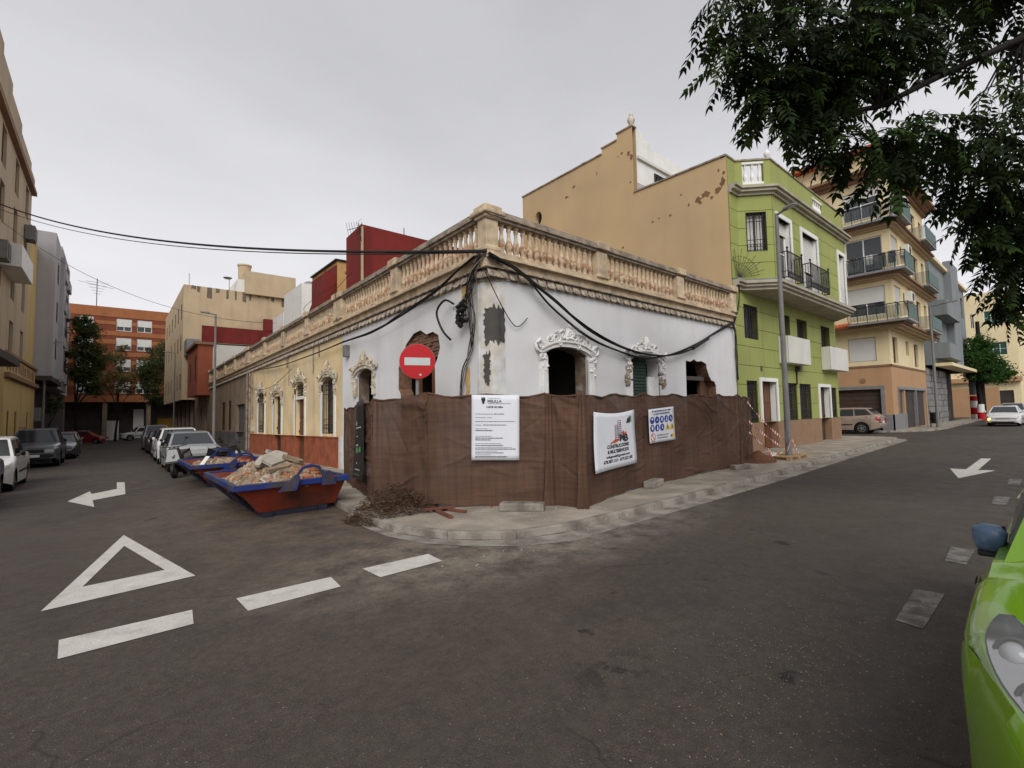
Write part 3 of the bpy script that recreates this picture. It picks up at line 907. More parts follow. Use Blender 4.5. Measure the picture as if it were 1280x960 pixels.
def ornament(parent, fr, u0, u1, z0, zt, mat, rng, crest=0.5, pil=0.2, broken=0.0, name='door_surround'):
    """stucco surround: pilaster strips, curved hood and scrolls with a crest"""
    mb = MB()
    c = (u0 + u1) / 2; hw = (u1 - u0) / 2
    for s in (-1, 1):
        a = c + s * hw; b = c + s * (hw + pil)
        lo, hi = min(a, b), max(a, b)
        fbox(mb, fr, lo, hi, -.05, .02, z0, zt - .25)
        fbox(mb, fr, lo + pil * .25, hi - pil * .25, -.075, -.05, z0, zt - .35)
    # hood band follows the arched head
    n = 14
    for i in range(n):
        def e(k):
            t = -1 + 2 * k / n
            uu = c + t * (hw + pil)
            zz = zt - .22 * abs(t) ** 2.4 + .05
            return uu, zz
        (a, za), (b, zb_) = e(i), e(i + 1)
        for (dd, dz0, dz1) in ((-.06, -.05, .05), (-.10, .05, .10)):
            mb.hexa([fr(a, dd, za + dz0), fr(b, dd, zb_ + dz0), fr(b, .02, zb_ + dz0), fr(a, .02, za + dz0),
                     fr(a, dd, za + dz1), fr(b, dd, zb_ + dz1), fr(b, .02, zb_ + dz1), fr(a, .02, za + dz1)])
    # scrolls
    for s in (-1, 1):
        for (du, dz, r, tr) in ((hw + pil * 1.1, -.02, .15, 1.3), (hw * .62, .18, .16, 1.4), (hw * .28, .26, .13, 1.2), (hw * .9, .12, .11, 1.1),
                                (hw + pil * .9, -.25, .09, 1.0), (hw * 0.45, .06, .08, 1.0)):
            if rng.random() < broken: continue
            p, rr = spiral(fr, (c + s * du, zt + dz), r, tr, rng.uniform(0, 6), -.06, .034, s)
            mb.tube(p, rr, 5)
        for k in range(26):
            if rng.random() < broken: continue
            t = rng.random()
            uu = c + s * (hw + pil) * t * 1.05
            zz = zt + .12 + (crest * .55) * (1 - t) * rng.random() - .22 * t ** 2.4 + rng.uniform(-.03, .10)
            p = fr(uu, -.045, zz)
            mb.blob(p, rng.uniform(.025, .055), rng, (1, 1, .8))
        for k in range(12):
            if rng.random() < broken: continue
            p = fr(c + s * (hw + pil * rng.uniform(.1, 1.1)), -.05, zt - .2 - .45 * rng.random())
            mb.blob(p, rng.uniform(.02, .05), rng, (1, 1, 1.2))
        # leaf that flicks outwards at the shoulder
        mb.tube([fr(c + s * (hw + pil * .6), -.05, zt - .02), fr(c + s * (hw + pil * 1.3), -.09, zt + .10), fr(c + s * (hw + pil * 1.75), -.12, zt + .02)],
                [.05, .045, .02], 6)
    # crest: shell fan
    zc = zt + .12
    for k in range(9):
        a = PI * (.1 + .8 * k / 8)
        L_ = crest * (.72 + .28 * math.sin(a))
        mb.tube([fr(c, -.06, zc + .05), fr(c + math.cos(a) * L_ * .30, -.10, zc + math.sin(a) * L_ * .6),
                 fr(c + math.cos(a) * L_ * .42, -.06, zc + math.sin(a) * L_)], [.03, .042, .015], 5)
    p, rr = spiral(fr, (c, zc + crest * .35), .13, 1.5, 0, -.1, .03)
    mb.tube(p, rr, 5)
    fbox(mb, fr, c - hw * .75, c + hw * .75, -.035, .01, zt + .02, zt + .26)
    return mb.build(name, MT[mat], parent, 28)

# ------------------------------------------------------------------ white corner house
FA = FX(7.6)
FB = FY(5.8)
CX, CY, RC = 5.8, 7.6, 0.34
house = thing('corner_house', 'single storey white corner house being renovated, balustrade along its flat roof', 'house', (5.8, 7.6, -0.1))
rng = random.Random(11)
w3 = [(13.3, .9), (15.2, .9), (15.18, 2.35), (15.08, 2.5), (14.9, 2.52), (14.75, 2.66), (14.62, 2.9), (14.6, 3.05), (14.3, 3.13), (14.0, 3.1), (13.85, 3.16), (13.6, 3.08), (13.34, 3.1)]
w2 = [(9.68, .3), (11.45, .3), (11.5, 2.2), (11.62, 2.35), (11.6, 2.9), (11.4, 3.2), (11.15, 3.5), (10.75, 3.72), (10.4, 3.75), (10.1, 3.6), (9.8, 3.62), (9.55, 3.5), (9.48, 3.2), (9.6, 2.95), (9.72, 2.8)]
mb = MB()
wall(mb, FA, [(CX + RC, -.1), (16.65, -.1), (16.65, 4.9), (CX + RC, 4.9)], [arch(7.42, 8.80, .0, 3.12, .16), arch(10.56, 11.88, .0, 3.12, .16), w3], .4)
wall(mb, FB, [(CY + RC, -.1), (15.65, -.1), (15.65, 4.9), (CY + RC, 4.9)], [w2, arch(13.22, 14.43, .3, 3.12, .2)], .4)
mb.build('wall', MT['white_wall'], house)
def corner_wall(mb, r_out, z0, z1, n=10, r_in=None):
    c = (CX + RC, CY + RC)
    pts = []
    for i in range(n + 1):
        a = PI + PI / 2 * i / n
        pts.append((c[0] + r_out * math.cos(a), c[1] + r_out * math.sin(a)))
    vs = [(x, y, z0) for x, y in pts] + [(x, y, z1) for x, y in pts]
    fs = [(i, i + 1, i + 2 + n, i + 1 + n) for i in range(n)]
    return mb.add(vs, fs)
corner_wall(MB(), RC + .012, -.1, 4.9)
cw = MB(); corner_wall(cw, RC, -.1, 4.9)
cw.build('corner_pillar', MT['pil_cream'], house, 60)
# loose strips of pale render either side of the pillar
for nm, u0_, u1_, fr_ in (('render_strip', 6.10, 6.22, FA), ('render_strip', 7.93, 8.0, FB)):
    z = MB(); fbox(z, fr_, u0_, u1_, -.012, .01, -.08, 4.45)
    z.build(nm, MT['pil_cream'], house)
# grey mortar patches with ragged edges
def ragged(fr, u0, u1, z0, z1, rng, d=-.016, n=9, amp=.06, th=.016):
    pts = [(u0 + rng.uniform(-amp, amp) * .3, z0)]
    for i in range(1, n): pts.append((u0 + (u1 - u0) * i / n, z0 + rng.uniform(-amp, amp) * 1.4))
    pts.append((u1, z0 + rng.uniform(0, amp)))
    for i in range(1, n): pts.append((u1 + rng.uniform(-amp, amp) * .5, z0 + (z1 - z0) * i / n))
    pts.append((u1, z1))
    for i in range(1, n): pts.append((u1 + (u0 - u1) * i / n, z1 + rng.uniform(-amp, amp) * .8))
    pts.append((u0, z1))
    for i in range(1, n): pts.append((u0 + rng.uniform(-amp, amp) * .4, z1 + (z0 - z1) * i / n))
    return MB().prism(pts, d, d + th, fr)
def cyl_fr(u, d, z):                       # wraps a patch round the corner pillar; u is arc length from the left face
    a = PI + u / RC
    r_ = RC - d
    return (CX + RC + r_ * math.cos(a), CY + RC + r_ * math.sin(a), z)
def patch_grid(u0, u1, z0, z1, rng, d=-.014):
    mb = MB(); nu, nz = 14, 18
    idx = {}
    for i in range(nu + 1):
        for j in range(nz + 1):
            u = u0 + (u1 - u0) * i / nu; z = z0 + (z1 - z0) * j / nz
            if i in (0, nu): u += rng.uniform(-.03, .03)
            if j in (0, nz): z += rng.uniform(-.10, .07)
            idx[i, j] = len(mb.v); mb.v.append(cyl_fr(u, d, z))
    for i in range(nu):
        for j in range(nz):
            mb.f.append((idx[i, j], idx[i + 1, j], idx[i + 1, j + 1], idx[i, j + 1]))
    return mb
patch_grid(.16, .50, 3.10, 3.82, rng).build('mortar_patch', MT['mortar'], house)
ragged(FA, 6.08, 6.20, 3.12, 3.78, rng, -.03, amp=.05).build('mortar_patch', MT['mortar'], house)
patch_grid(.14, .26, 2.25, 2.86, rng).build('mortar_patch', MT['mortar'], house)
ragged(FB, 8.15, 8.50, 4.0, 4.42, rng, -.03).build('plaster_scar', MT['old_plaster'], house)
ragged(FB, 8.28, 8.40, 1.9, 2.6, rng, -.03).build('plaster_scar', MT['old_plaster'], house)
# exposed brickwork over the broken window
rb = random.Random(5)
brk = MB()
z = 3.02; row = 0
while z < 3.72:
    u = 9.45 + (row % 2) * .13
    while u < 11.55:
        fbox(brk, FB, u, u + .245, .07 + rb.uniform(-.02, .03), .34, z, z + .062)
        u += .26
    z += .075; row += 1
tag(brk.build('exposed_brickwork', MT['brick_expo'], house), kind='stuff')
lin_ = MB(); fbox(lin_, FB, 9.4, 11.7, .34, .40, 2.98, 3.8); lin_.build('lintel', MT['mortar'], house)
tb = MB(); fbox(tb, FB, 10.0, 10.16, .18, .3, .3, 3.0); fbox(tb, FB, 10.85, 10.95, .2, .3, .3, 3.0); tb.build('window_post', MT['wood_door'], house)
# roof slab, back and side walls close the house
rf = MB()
rf.box(5.9, 16.62, 7.75, 15.6, 4.55, 4.68)
rf.build('roof', MT['concrete'], house)
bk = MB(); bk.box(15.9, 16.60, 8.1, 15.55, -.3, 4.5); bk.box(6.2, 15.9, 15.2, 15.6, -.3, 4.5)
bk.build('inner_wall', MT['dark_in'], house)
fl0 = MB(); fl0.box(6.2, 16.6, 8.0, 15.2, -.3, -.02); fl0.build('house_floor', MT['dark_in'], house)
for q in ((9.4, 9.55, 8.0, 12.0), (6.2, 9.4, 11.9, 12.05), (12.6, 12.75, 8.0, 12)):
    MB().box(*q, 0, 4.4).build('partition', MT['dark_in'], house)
liner(house, FB, arch(13.22, 14.43, .3, 3.12, .2), .06, .4, 'brown_reveal'); liner(house, FA, w3, .012, .4, 'brick_expo'); liner(house, FB, w2, .012, .4, 'brick_expo'); liner(house, FA, arch(7.42, 8.80, .0, 3.12, .16), .05, .4, 'brown_reveal')
# stucco surrounds
ornament(house, FA, 7.42, 8.80, -.1, 3.12, 'white_mould', random.Random(1), .42, .22, .05)
ornament(house, FA, 10.56, 11.88, 2.45, 3.12, 'white_mould', random.Random(2), .40, .20, .25)
for a, b in ((10.34, 10.56), (11.88, 12.10)):
    sp_ = MB(); fbox(sp_, FA, a, b, -.045, .02, -.1, 2.4); sp_.build('pilaster', MT['white_mould'], house)
rq = random.Random(7)
for (uc, zc) in ((10.42, 2.55), (11.97, 2.45)):
    bl = MB()
    for k in range(20):
        bl.blob(FA(uc + rq.uniform(-.11, .11), -.02, zc + rq.uniform(-.24, .22)), rq.uniform(.04, .09), rq)
    bl.build('broken_capital', MT['stone_grey'], house)
ornament(house, FB, 13.22, 14.43, 2.3, 3.12, 'old_mould', random.Random(3), .45, .2, .2, 'window_surround')
# broken jamb plaster inside the first doorway
# green roller shutter in the second doorway
rs_ = MB()
z = 0.0
while z < 3.0:
    rs_.hexa([FA(10.5, .20, z), FA(11.56, .20, z), FA(11.56, .26, z), FA(10.5, .26, z), FA(10.5, .222, z + .085), FA(11.56, .222, z + .085), FA(11.56, .26, z + .085), FA(10.5, .26, z + .085)])
    z += .09
rs_.build('roller_shutter', MT['shutter_green'], house)
jm = MB(); fbox(jm, FA, 11.56, 11.90, .16, .40, 0, 2.55); jm.build('door_jamb', MT['white_mould'], house)
bar_ = MB(); fbox(bar_, FA, 13.3, 14.62, .12, .3, 2.52, 2.64); bar_.build('window_beam', MT['mortar'], house)
sd_ = MB(); fbox(sd_, FA, 14.6, 15.3, .26, .36, .85, 2.7); sd_.build('window_shutter', MT['shutter_brown'], house)
vt = MB(); fbox(vt, FB, 15.0, 15.22, -.16, .02, 3.62, 4.0); vt.build('vent_box', MT['pole_grey'], house, bevel=.02)
# balustrades of both fronts with the big corner pedestal
ba = balustrade(house, FA, 0, [5.86, 9.36, 13.03, 16.47], u_start=5.72, u_end=16.66, corner=True)
bb = balustrade(house, FB, -PI / 2, [7.66, 11.62, 15.62], u_start=7.92, u_end=15.85, corner=True)
cp = MB()
cp.box(5.73, 6.05, 7.53, 7.85, 4.96, 5.63)
cp.box(5.69, 6.09, 7.49, 7.89, 4.94, 5.05)
cp.box(5.68, 6.10, 7.48, 7.90, 5.63, 5.70)
cp.box(5.62, 6.16, 7.42, 7.96, 5.70, 5.80)
cp.box(5.67, 6.11, 7.47, 7.91, 5.80, 5.90)
cp.build('corner_pedestal', MT['stone'], house, bevel=.025)
cc = MB()
for (r_, z0_, z1_) in ((.40, 4.62, 4.70), (.43, 4.70, 4.86), (.37, 4.36, 4.42), (.385, 4.42, 4.62)):
    n = 12; c = (CX + RC, CY + RC)
    ring = [(c[0] + r_ * math.cos(PI + PI / 2 * i / n), c[1] + r_ * math.sin(PI + PI / 2 * i / n)) for i in range(n + 1)] + [c]
    cc.prism([(x, y) for x, y in ring], z0_, z1_, lambda a, d, b: (a, b, d))
cc.build('corner_capital', MT['dark_scallop'], house, 40)
for i in range(5):
    a = PI + PI / 2 * (i + .5) / 5
    inst('scallop', SCAL, house, (CX + RC + .35 * math.cos(a), CY + RC + .35 * math.sin(a), 4.48), a + PI / 2, (1, .8, .75))

# ------------------------------------------------------------------ yellow house
yh = thing('yellow_house', 'shabby single storey cream yellow house with terracotta dado and stone balustrade', 'house', (5.8, 22.7, -0.3))
mb = MB()
yholes = [arch(16.39, 17.62, 1.12, 3.14, .2), arch(19.68, 20.98, .02, 3.20, .3), rect(23.07, 24.47, .02, 2.8), arch(26.18, 27.55, 1.1, 3.14, .15)]
wall(mb, FB, [(15.66, 1.02), (29.9, 1.02), (29.9, 4.9), (15.66, 4.9)],
     [yholes[0], yholes[3], [(19.68, 1.03)] + [(20.98, 1.03)] + yholes[1][2:], rect(23.07, 24.47, 1.03, 2.8)], .35)
mb.build('wall', MT['cream_wall'], yh)
dd_ = MB()
for a, b in ((15.95, 19.68), (20.98, 23.07), (24.47, 29.9)):
    fbox(dd_, FB, a, b, -.025, .35, -.1, 1.02)
dd_.build('dado', MT['terracotta'], yh)
ws = MB(); fbox(ws, FB, 15.66, 15.95, -.02, .35, -.1, 1.02); ws.build('worn_base', MT['pil_cream'], yh)
# each terracotta row of tiles keeps a thin ledge
lg = MB(); fbox(lg, FB, 15.95, 19.6, -.05, .0, .985, 1.03); fbox(lg, FB, 21.0, 23.0, -.05, 0, .985, 1.03); fbox(lg, FB, 24.5, 29.9, -.05, 0, .985, 1.03)
lg.build('ledge', MT['terracotta'], yh)
for (u0_, u1_, zz0, zz1) in ((16.39, 17.62, 1.03, 3.0), (19.68, 20.98, .0, 3.0), (23.07, 24.47, .0, 2.8), (26.18, 27.55, 1.03, 3.0)):
    for a, b in ((u0_ - .13, u0_), (u1_, u1_ + .13)):
        trim = MB(); fbox(trim, FB, a, b, -.04, .02, max(zz0, 1.03), zz1); trim.build('window_trim', MT['white_paint'], yh)
for i, (u0_, u1_, zt_, br) in enumerate(((16.39, 17.62, 3.14, .15), (19.68, 20.98, 3.22, .3), (23.07, 24.47, 2.95, .2), (26.18, 27.55, 3.14, .4))):
    ornament(yh, FB, u0_, u1_, zt_ - .5, zt_, 'old_mould', random.Random(20 + i), .48, .17, br, 'window_surround')
window(yh, FB, 16.41, 17.60, 1.12, 3.0, .2, 'dark_door', 'glass', 1, 2)
bars(yh, FB, 16.42, 17.59, 1.12, 3.0, .03, 7)
door(yh, FB, 20.1, 20.98, .0, 2.5, .16, 'wood_door')
sd2 = MB(); fbox(sd2, FB, 19.68, 20.1, .2, .28, 0, 2.5); sd2.build('door_leaf', MT['dark_door'], yh)
tr_ = MB(); fbox(tr_, FB, 19.66, 21.0, .02, .3, 2.5, 2.62); tr_.build('transom', MT['white_paint'], yh)
fg = MB(); fbox(fg, FB, 19.68, 20.98, .24, .26, 2.62, 3.2); fg.build('fanlight', MT['glass'], yh)
bars(yh, FB, 19.85, 20.8, 2.64, 3.05, .05, 6, 'fanlight_grille')
door(yh, FB, 23.07, 24.47, .0, 2.8, .16, 'dark_door')
window(yh, FB, 26.2, 27.53, 1.1, 3.0, .2, 'dark_door', 'glass', 1, 1)
bars(yh, FB, 26.2, 27.5, 1.1, 3.05, .03, 7)
bx_ = MB(); fbox(bx_, FB, 28.5, 28.95, -.10, .02, 1.15, 1.75); bx_.build('meter_box', MT['old_mould'], yh, bevel=.01)
dp = MB(); dp.tube([FB(29.3, -.08, 4.4), FB(29.3, -.08, .1)], .05, 7); dp.tube([FB(28.75, -.06, 4.4), FB(28.75, -.06, 1.2)], .03, 6)
dp.build('downpipe', MT['stone_grey'], yh)
rf = MB(); rf.prism([(15.7, 4.45), (29.9, 4.45), (29.9, 4.6), (15.7, 4.6)], .1, 12, FB); rf.build('roof', MT['concrete'], yh)
balustrade(yh, FB, -PI / 2, [15.98, 19.2, 22.6, 26.0, 29.6], u_start=15.86, u_end=29.9)
stn = MB()
for (u, z0_, z1_, ww) in ((18.6, 3.4, 4.4, .10), (21.9, 3.2, 4.45, .08), (22.1, 4.0, 4.5, .2), (25.1, 2.7, 3.3, .06), (17.9, 4.0, 4.45, .16)):
    ragged(FB, u, u + ww, z0_, z1_, rq, -.012, amp=.05, th=.01).build('plaster_scar', MT['stone_grey'], yh)

# ------------------------------------------------------------------ brown one-storey house beyond
bh = thing('brown_house', 'brown one storey terraced house with grey dado, roller door and brown shutters', 'house', (5.8, 37, -0.5))
mb = MB()
wall(mb, FB, [(29.92, 1.1), (44, 1.1), (44, 4.9), (29.92, 4.9)], [rect(30.95, 33.4, 1.11, 2.75), rect(35.1, 36.2, 1.2, 3.1), rect(37.3, 38.6, 1.2, 3.1), rect(41.2, 42.4, 1.2, 2.9)], .3)
mb.build('wall', MT['brown_wall'], bh)
d_ = MB(); fbox(d_, FB, 29.92, 30.95, -.03, .3, -.1, 1.1); fbox(d_, FB, 33.4, 44, -.03, .3, -.1, 1.1); d_.build('dado', MT['grey_dado'], bh)
sh = MB(); z = 0
while z < 2.74:
    sh.hexa([FB(30.9, .14, z), FB(33.45, .14, z), FB(33.45, .2, z), FB(30.9, .2, z), FB(30.9, .165, z + .1), FB(33.45, .165, z + .1), FB(33.45, .2, z + .1), FB(30.9, .2, z + .1)]); z += .105
sh.build('roller_door', MT['grey_dado'], bh)
for a, b, zt_ in ((35.1, 36.2, 3.1), (37.3, 38.6, 3.1), (41.2, 42.4, 2.9)):
    s_ = MB(); fbox(s_, FB, a, b, .05, .12, 1.2, zt_)
    k = 1.26
    while k < zt_ - .05:
        fbox(s_, FB, a + .06, b - .06, .025, .05, k, k + .05); k += .1
    s_.build('shutter', MT['shutter_brown'], bh)
balustrade(bh, FB, -PI / 2, [30.2, 33.6, 37.0, 40.4, 43.7], u_start=29.92, u_end=44, step=.25)
rf = MB(); rf.prism([(29.92, 4.45), (44, 4.45), (44, 4.6), (29.92, 4.6)], .1, 12, FB); rf.build('roof', MT['concrete'], bh)
pp = MB(); pp.tube([FB(30.0, -.07, 4.4), FB(30.0, -.07, .1)], .05, 7); pp.build('downpipe', MT['stone_grey'], bh)
# ------------------------------------------------------------------ green house with the tall bare party wall
gh = thing('green_house', 'three storey lime green house with white trimmed bay and bare beige party wall', 'house', (22, 7.6, -0.1))
rg = random.Random(31)
FW = FY(16.66, 0.0)
vent = [(17.42 + .26 * math.cos(t * PI / 8), 11.62 + .36 * math.sin(t * PI / 8)) for t in range(16)]
mb = MB()
wall(mb, FW, [(7.6, -.2), (18.62, -.2), (18.62, 13.16), (13.18, 13.16), (13.18, 13.42), (12.33, 13.42), (12.33, 13.70), (11.53, 13.70), (11.53, 10.78), (7.6, 10.68)], [vent], .25)
mb.build('party_wall', MT['beige_party'], gh)
vb = MB(); fbox(vb, FW, 17.1, 17.8, .25, .4, 11.2, 12.1); vb.build('vent', MT['dark_in'], gh)
for (a, za, b, zb_) in ((7.6, 10.69, 11.53, 10.79), (13.18, 13.165, 18.64, 13.165), (12.33, 13.425, 13.2, 13.425), (11.51, 13.705, 12.35, 13.705)):
    cap = MB(); cap.hexa([FW(a, -.05, za), FW(b, -.05, zb_), FW(b, .3, zb_), FW(a, .3, za), FW(a, -.05, za + .06), FW(b, -.05, zb_ + .06), FW(b, .3, zb_ + .06), FW(a, .3, za + .06)])
    cap.build('coping', MT['stone_grey'], gh)
for (y_, z_, a, b) in ((8.45, 9.55, .22, .14), (8.72, 9.45, .16, .12), (8.2, 9.35, .08, .05), (8.62, 9.3, .08, .05), (7.78, 9.75, .12, .20), (7.95, 9.55, .14, .12), (7.72, 10.1, .07, .08), (7.9, 10.25, .05, .08),
                       (9.1, 9.4, .05, .06), (9.9, 9.25, .07, .05), (10.4, 9.3, .04, .04), (10.7, 9.25, .05, .05), (11.75, 12.6, .10, .12), (11.62, 12.4, .08, .15), (12.1, 12.75, .06, .08), (12.3, 12.7, .03, .04), (14.9, 12.35, .12, .08), (15.4, 12.0, .13, .07),
                       (13.5, 12.4, .03, .10), (12.2, 8.6, .05, .06), (9.4, 9.9, .04, .04), (11.7, 11.3, .05, .05)):
    n = 11
    pts = [(y_ + a * math.cos(2 * PI * k / n) * rg.uniform(.45, 1.25), z_ + b * math.sin(2 * PI * k / n) * rg.uniform(.45, 1.25)) for k in range(n)]
    MB().prism(pts, -.006, .004, FW).build('bare_patch', MT['flake'], gh)

# lower two storeys
FG = FX(7.6)
holes_g = [rect(17.40, 18.30, 1.06, 2.6), rect(18.6, 19.95, .0, 2.6), rect(20.75, 22.15, 1.06, 2.6), rect(22.45, 23.8, 1.06, 2.6), rect(24.85, 26.2, .0, 2.5), rect(26.45, 27.25, 1.06, 2.5)]
holes_u = [rect(17.42, 18.6, 4.15, 5.4), rect(20.6, 21.75, 3.5, 5.42), rect(22.5, 23.7, 3.5, 5.42), rect(25.5, 26.75, 3.5, 5.42)]
dcut = [[(a, max(b, 1.06)) for a, b in h] for h in holes_g]
mb = MB()
wall(mb, FG, [(16.9, 1.055), (27.6, 1.055), (27.6, 6.3), (16.9, 6.3)], [[(a, b + (.004 if b < 1.07 else 0)) for a, b in h] for h in dcut] + holes_u, .3)
mb.build('wall', MT['green_joint'], gh)
MB().box(27.3, 27.6, 7.92, 18.4, -.2, 6.2).build('side_wall', MT['green_wall'], gh)
# rendered panels with open joints: each one is a piece
def panels(fr, u0, u1, zs, holes, wcol, name='render_panel', th=.02, gap=.018, stag=True):
    for r_ in range(len(zs) - 1):
        z0, z1 = zs[r_] + gap / 2, zs[r_ + 1] - gap / 2
        us = [u0]
        x = u0 + (wcol * (.5 if (stag and r_ % 2) else 1.0))
        while x < u1 - .3:
            us.append(x); x += wcol
        us.append(u1)
        for a, b in zip(us, us[1:]):
            a += gap / 2; b -= gap / 2
            ucuts = sorted({a, b} | {p[0] for h in holes for p in h if a < p[0] < b})
            zcuts = sorted({z0, z1} | {p[1] for h in holes for p in h if z0 < p[1] < z1})
            cells = []
            for ua, ub in zip(ucuts, ucuts[1:]):
                for za, zb_ in zip(zcuts, zcuts[1:]):
                    cu, cz = (ua + ub) / 2, (za + zb_) / 2
                    if any(min(p[0] for p in h) < cu < max(p[0] for p in h) and min(p[1] for p in h) < cz < max(p[1] for p in h) for h in holes): continue
                    cells.append((ua, ub, za, zb_))
            while cells:                                   # one object for each connected piece
                grp = [cells.pop()]; more = True
                while more:
                    more = False
                    for c in list(cells):
                        if any(c[0] <= g[1] + 1e-6 and g[0] <= c[1] + 1e-6 and c[2] <= g[3] + 1e-6 and g[2] <= c[3] + 1e-6 and
                               (min(c[1], g[1]) - max(c[0], g[0]) > 1e-6 or min(c[3], g[3]) - max(c[2], g[2]) > 1e-6) for g in grp):
                            grp.append(c); cells.remove(c); more = True
                mb = MB()
                for g in grp: fbox(mb, fr, g[0], g[1], -th, .002, g[2], g[3])
                mb.build(name, MT['green_wall'], gh)
panels(FG, 16.68, 27.6, [1.06, 1.75, 2.45, 3.15, 3.85, 4.55, 5.25, 6.1], holes_g + holes_u, 2.2)
dd_ = MB()
for a, b in ((16.66, 18.6), (19.95, 24.85), (26.2, 27.6)): fbox(dd_, FG, a, b, -.05, .3, -.2, 1.055)
dd_.build('dado', MT['brown_tile'], gh)
for (a, b, z0_, z1_) in ((17.40, 18.30, 1.06, 2.6), (20.75, 22.15, 1.06, 2.6), (22.45, 23.8, 1.06, 2.6), (26.45, 27.25, 1.06, 2.5), (17.42, 18.6, 4.15, 5.4), (20.6, 21.75, 3.5, 5.42), (22.5, 23.7, 3.5, 5.42), (25.5, 26.75, 3.5, 5.42)):
    window(gh, FG, a + .01, b - .01, z0_, z1_ - .01, .16, 'dark_door', 'glass', 1, 0)
for (a, b, z0_, z1_) in ((17.40, 18.30, 1.06, 2.6), (20.75, 22.15, 1.06, 2.6), (22.45, 23.8, 1.06, 2.6), (26.45, 27.25, 1.06, 2.5), (17.42, 18.6, 4.15, 5.4)):
    bars(gh, FG, a + .03, b - .03, z0_ + .02, z1_ - .02, .03, 6)
door(gh, FG, 18.62, 19.93, -.02, 2.58, .2, 'wood_door')
door(gh, FG, 24.87, 26.18, -.02, 2.48, .2, 'dark_door')
for (a, b, zt_) in ((18.6, 19.95, 2.6), (24.85, 26.2, 2.5)):
    tm = MB(); fbox(tm, FG, a - .14, a, -.07, .12, 1.06, zt_ + .14); fbox(tm, FG, b, b + .14, -.07, .12, 1.06, zt_ + .14); fbox(tm, FG, a, b, -.07, .12, zt_, zt_ + .14)
    tm.build('door_trim', MT['white_paint'], gh)
for (a, b, zt_) in ((18.6, 19.95, 2.6), (24.85, 26.2, 2.5)):
    rv = MB(); fbox(rv, FG, b - .004, b + .004, .0, .2, 1.06, zt_); rv.build('door_reveal', MT['white_paint'], gh)
for (a, b) in ((18.6, 19.95), (24.85, 26.2)):
    sl = MB(); fbox(sl, FG, a, b, -.04, .2, -.15, .02); sl.build('door_step', MT['concrete'], gh)
nb = MB(); fbox(nb, FG, 18.62, 18.78, -.03, 0, 2.98, 3.18); nb.build('number_plaque', MT['mortar'], gh)
vt2 = MB(); fbox(vt2, FG, 22.05, 22.3, -.2, 0, 3.1, 3.32); vt2.build('drain_box', MT['dark_door'], gh)
vt2 = MB(); vt2.tube([FG(22.12, -.05, 3.2), FG(22.12, -.05, 2.55)], .03, 6); vt2.build('drain_pipe', MT['dark_door'], gh)
# white solid-front balconies
for (a, b, z0_, z1_) in ((20.4, 22.75, 3.36, 4.45), (25.35, 27.9, 3.30, 4.38)):
    k = MB(); fbox(k, FG, a, b, -.42, -.36, z0_, z1_); fbox(k, FG, a, a + .06, -.36, -.02, z0_, z1_); fbox(k, FG, b - .06, b, -.36, -.02, z0_, z1_); fbox(k, FG, a + .06, b - .06, -.36, -.02, z0_, z0_ + .08)
    k.build('balcony_box', MT['off_white'], gh, bevel=.02)

# projecting second floor
P0, P1, P2, P3, P4 = (16.68, 7.6), (17.3, 7.6), (18.15, 6.72), (26.5, 6.72), (27.6, 7.6)
zf0, zf1 = 6.2, 9.42
def slab_poly(off):
    return [(16.70, 7.6 - off), (17.3 - off * .4, 7.6 - off), (18.15 - off * .4, 6.72 - off), (26.5 + off * .4, 6.72 - off), (27.6 + off, 7.6 - off * .4), (27.6 + off, 9), (16.70, 9)]
for nm, off, z0_, z1_, mt in (('floor_slab', .30, 6.05, 6.15, 'grey_cornice'), ('floor_slab', .22, 5.95, 6.05, 'grey_cornice'), ('floor_slab', .12, 5.84, 5.95, 'grey_cornice'), ('floor_ledge', .24, 6.15, 6.21, 'pole_grey'),
                             ('cornice', .10, 9.34, 9.44, 'grey_cornice'), ('cornice', .22, 9.44, 9.54, 'grey_cornice'), ('cornice', .30, 9.54, 9.62, 'grey_cornice')):
    MB().prism(slab_poly(off), z0_, z1_, lambda a, d, b: (a, b, d)).build(nm, MT[mt], gh)
def gfacet(p0, p1, holes, zs, wcol):
    fr, ln = FP(p0, p1)
    m_ = MB(); wall(m_, fr, rect(0, ln, zf0, zf1), holes, .22); m_.build('bay_wall', MT['green_joint'], gh)
    panels(fr, 0, ln, zs, holes, wcol)
    return fr, ln
zs2 = [6.22, 6.86, 7.5, 8.14, 8.78, 9.34]
gfacet(P0, P1, [], zs2, 3)
hb = [rect(.30, .98, 7.28, 8.72)]
frb, lnb = gfacet(P1, P2, hb, zs2, 3)
window(gh, frb, .31, .97, 7.28, 8.71, .14, 'dark_door', 'shutter_white', 1, 0)
bars(gh, frb, .30, .98, 7.28, 8.72, -.04, 6, rr=.013)
hc = [rect(.35, 1.55, 6.25, 8.62), rect(2.75, 4.45, 6.25, 8.62), rect(7.25, 8.1, 6.25, 8.62)]
frc, lnc = gfacet(P2, P3, hc, zs2, 2.4)
gfacet(P3, P4, [], zs2, 3)
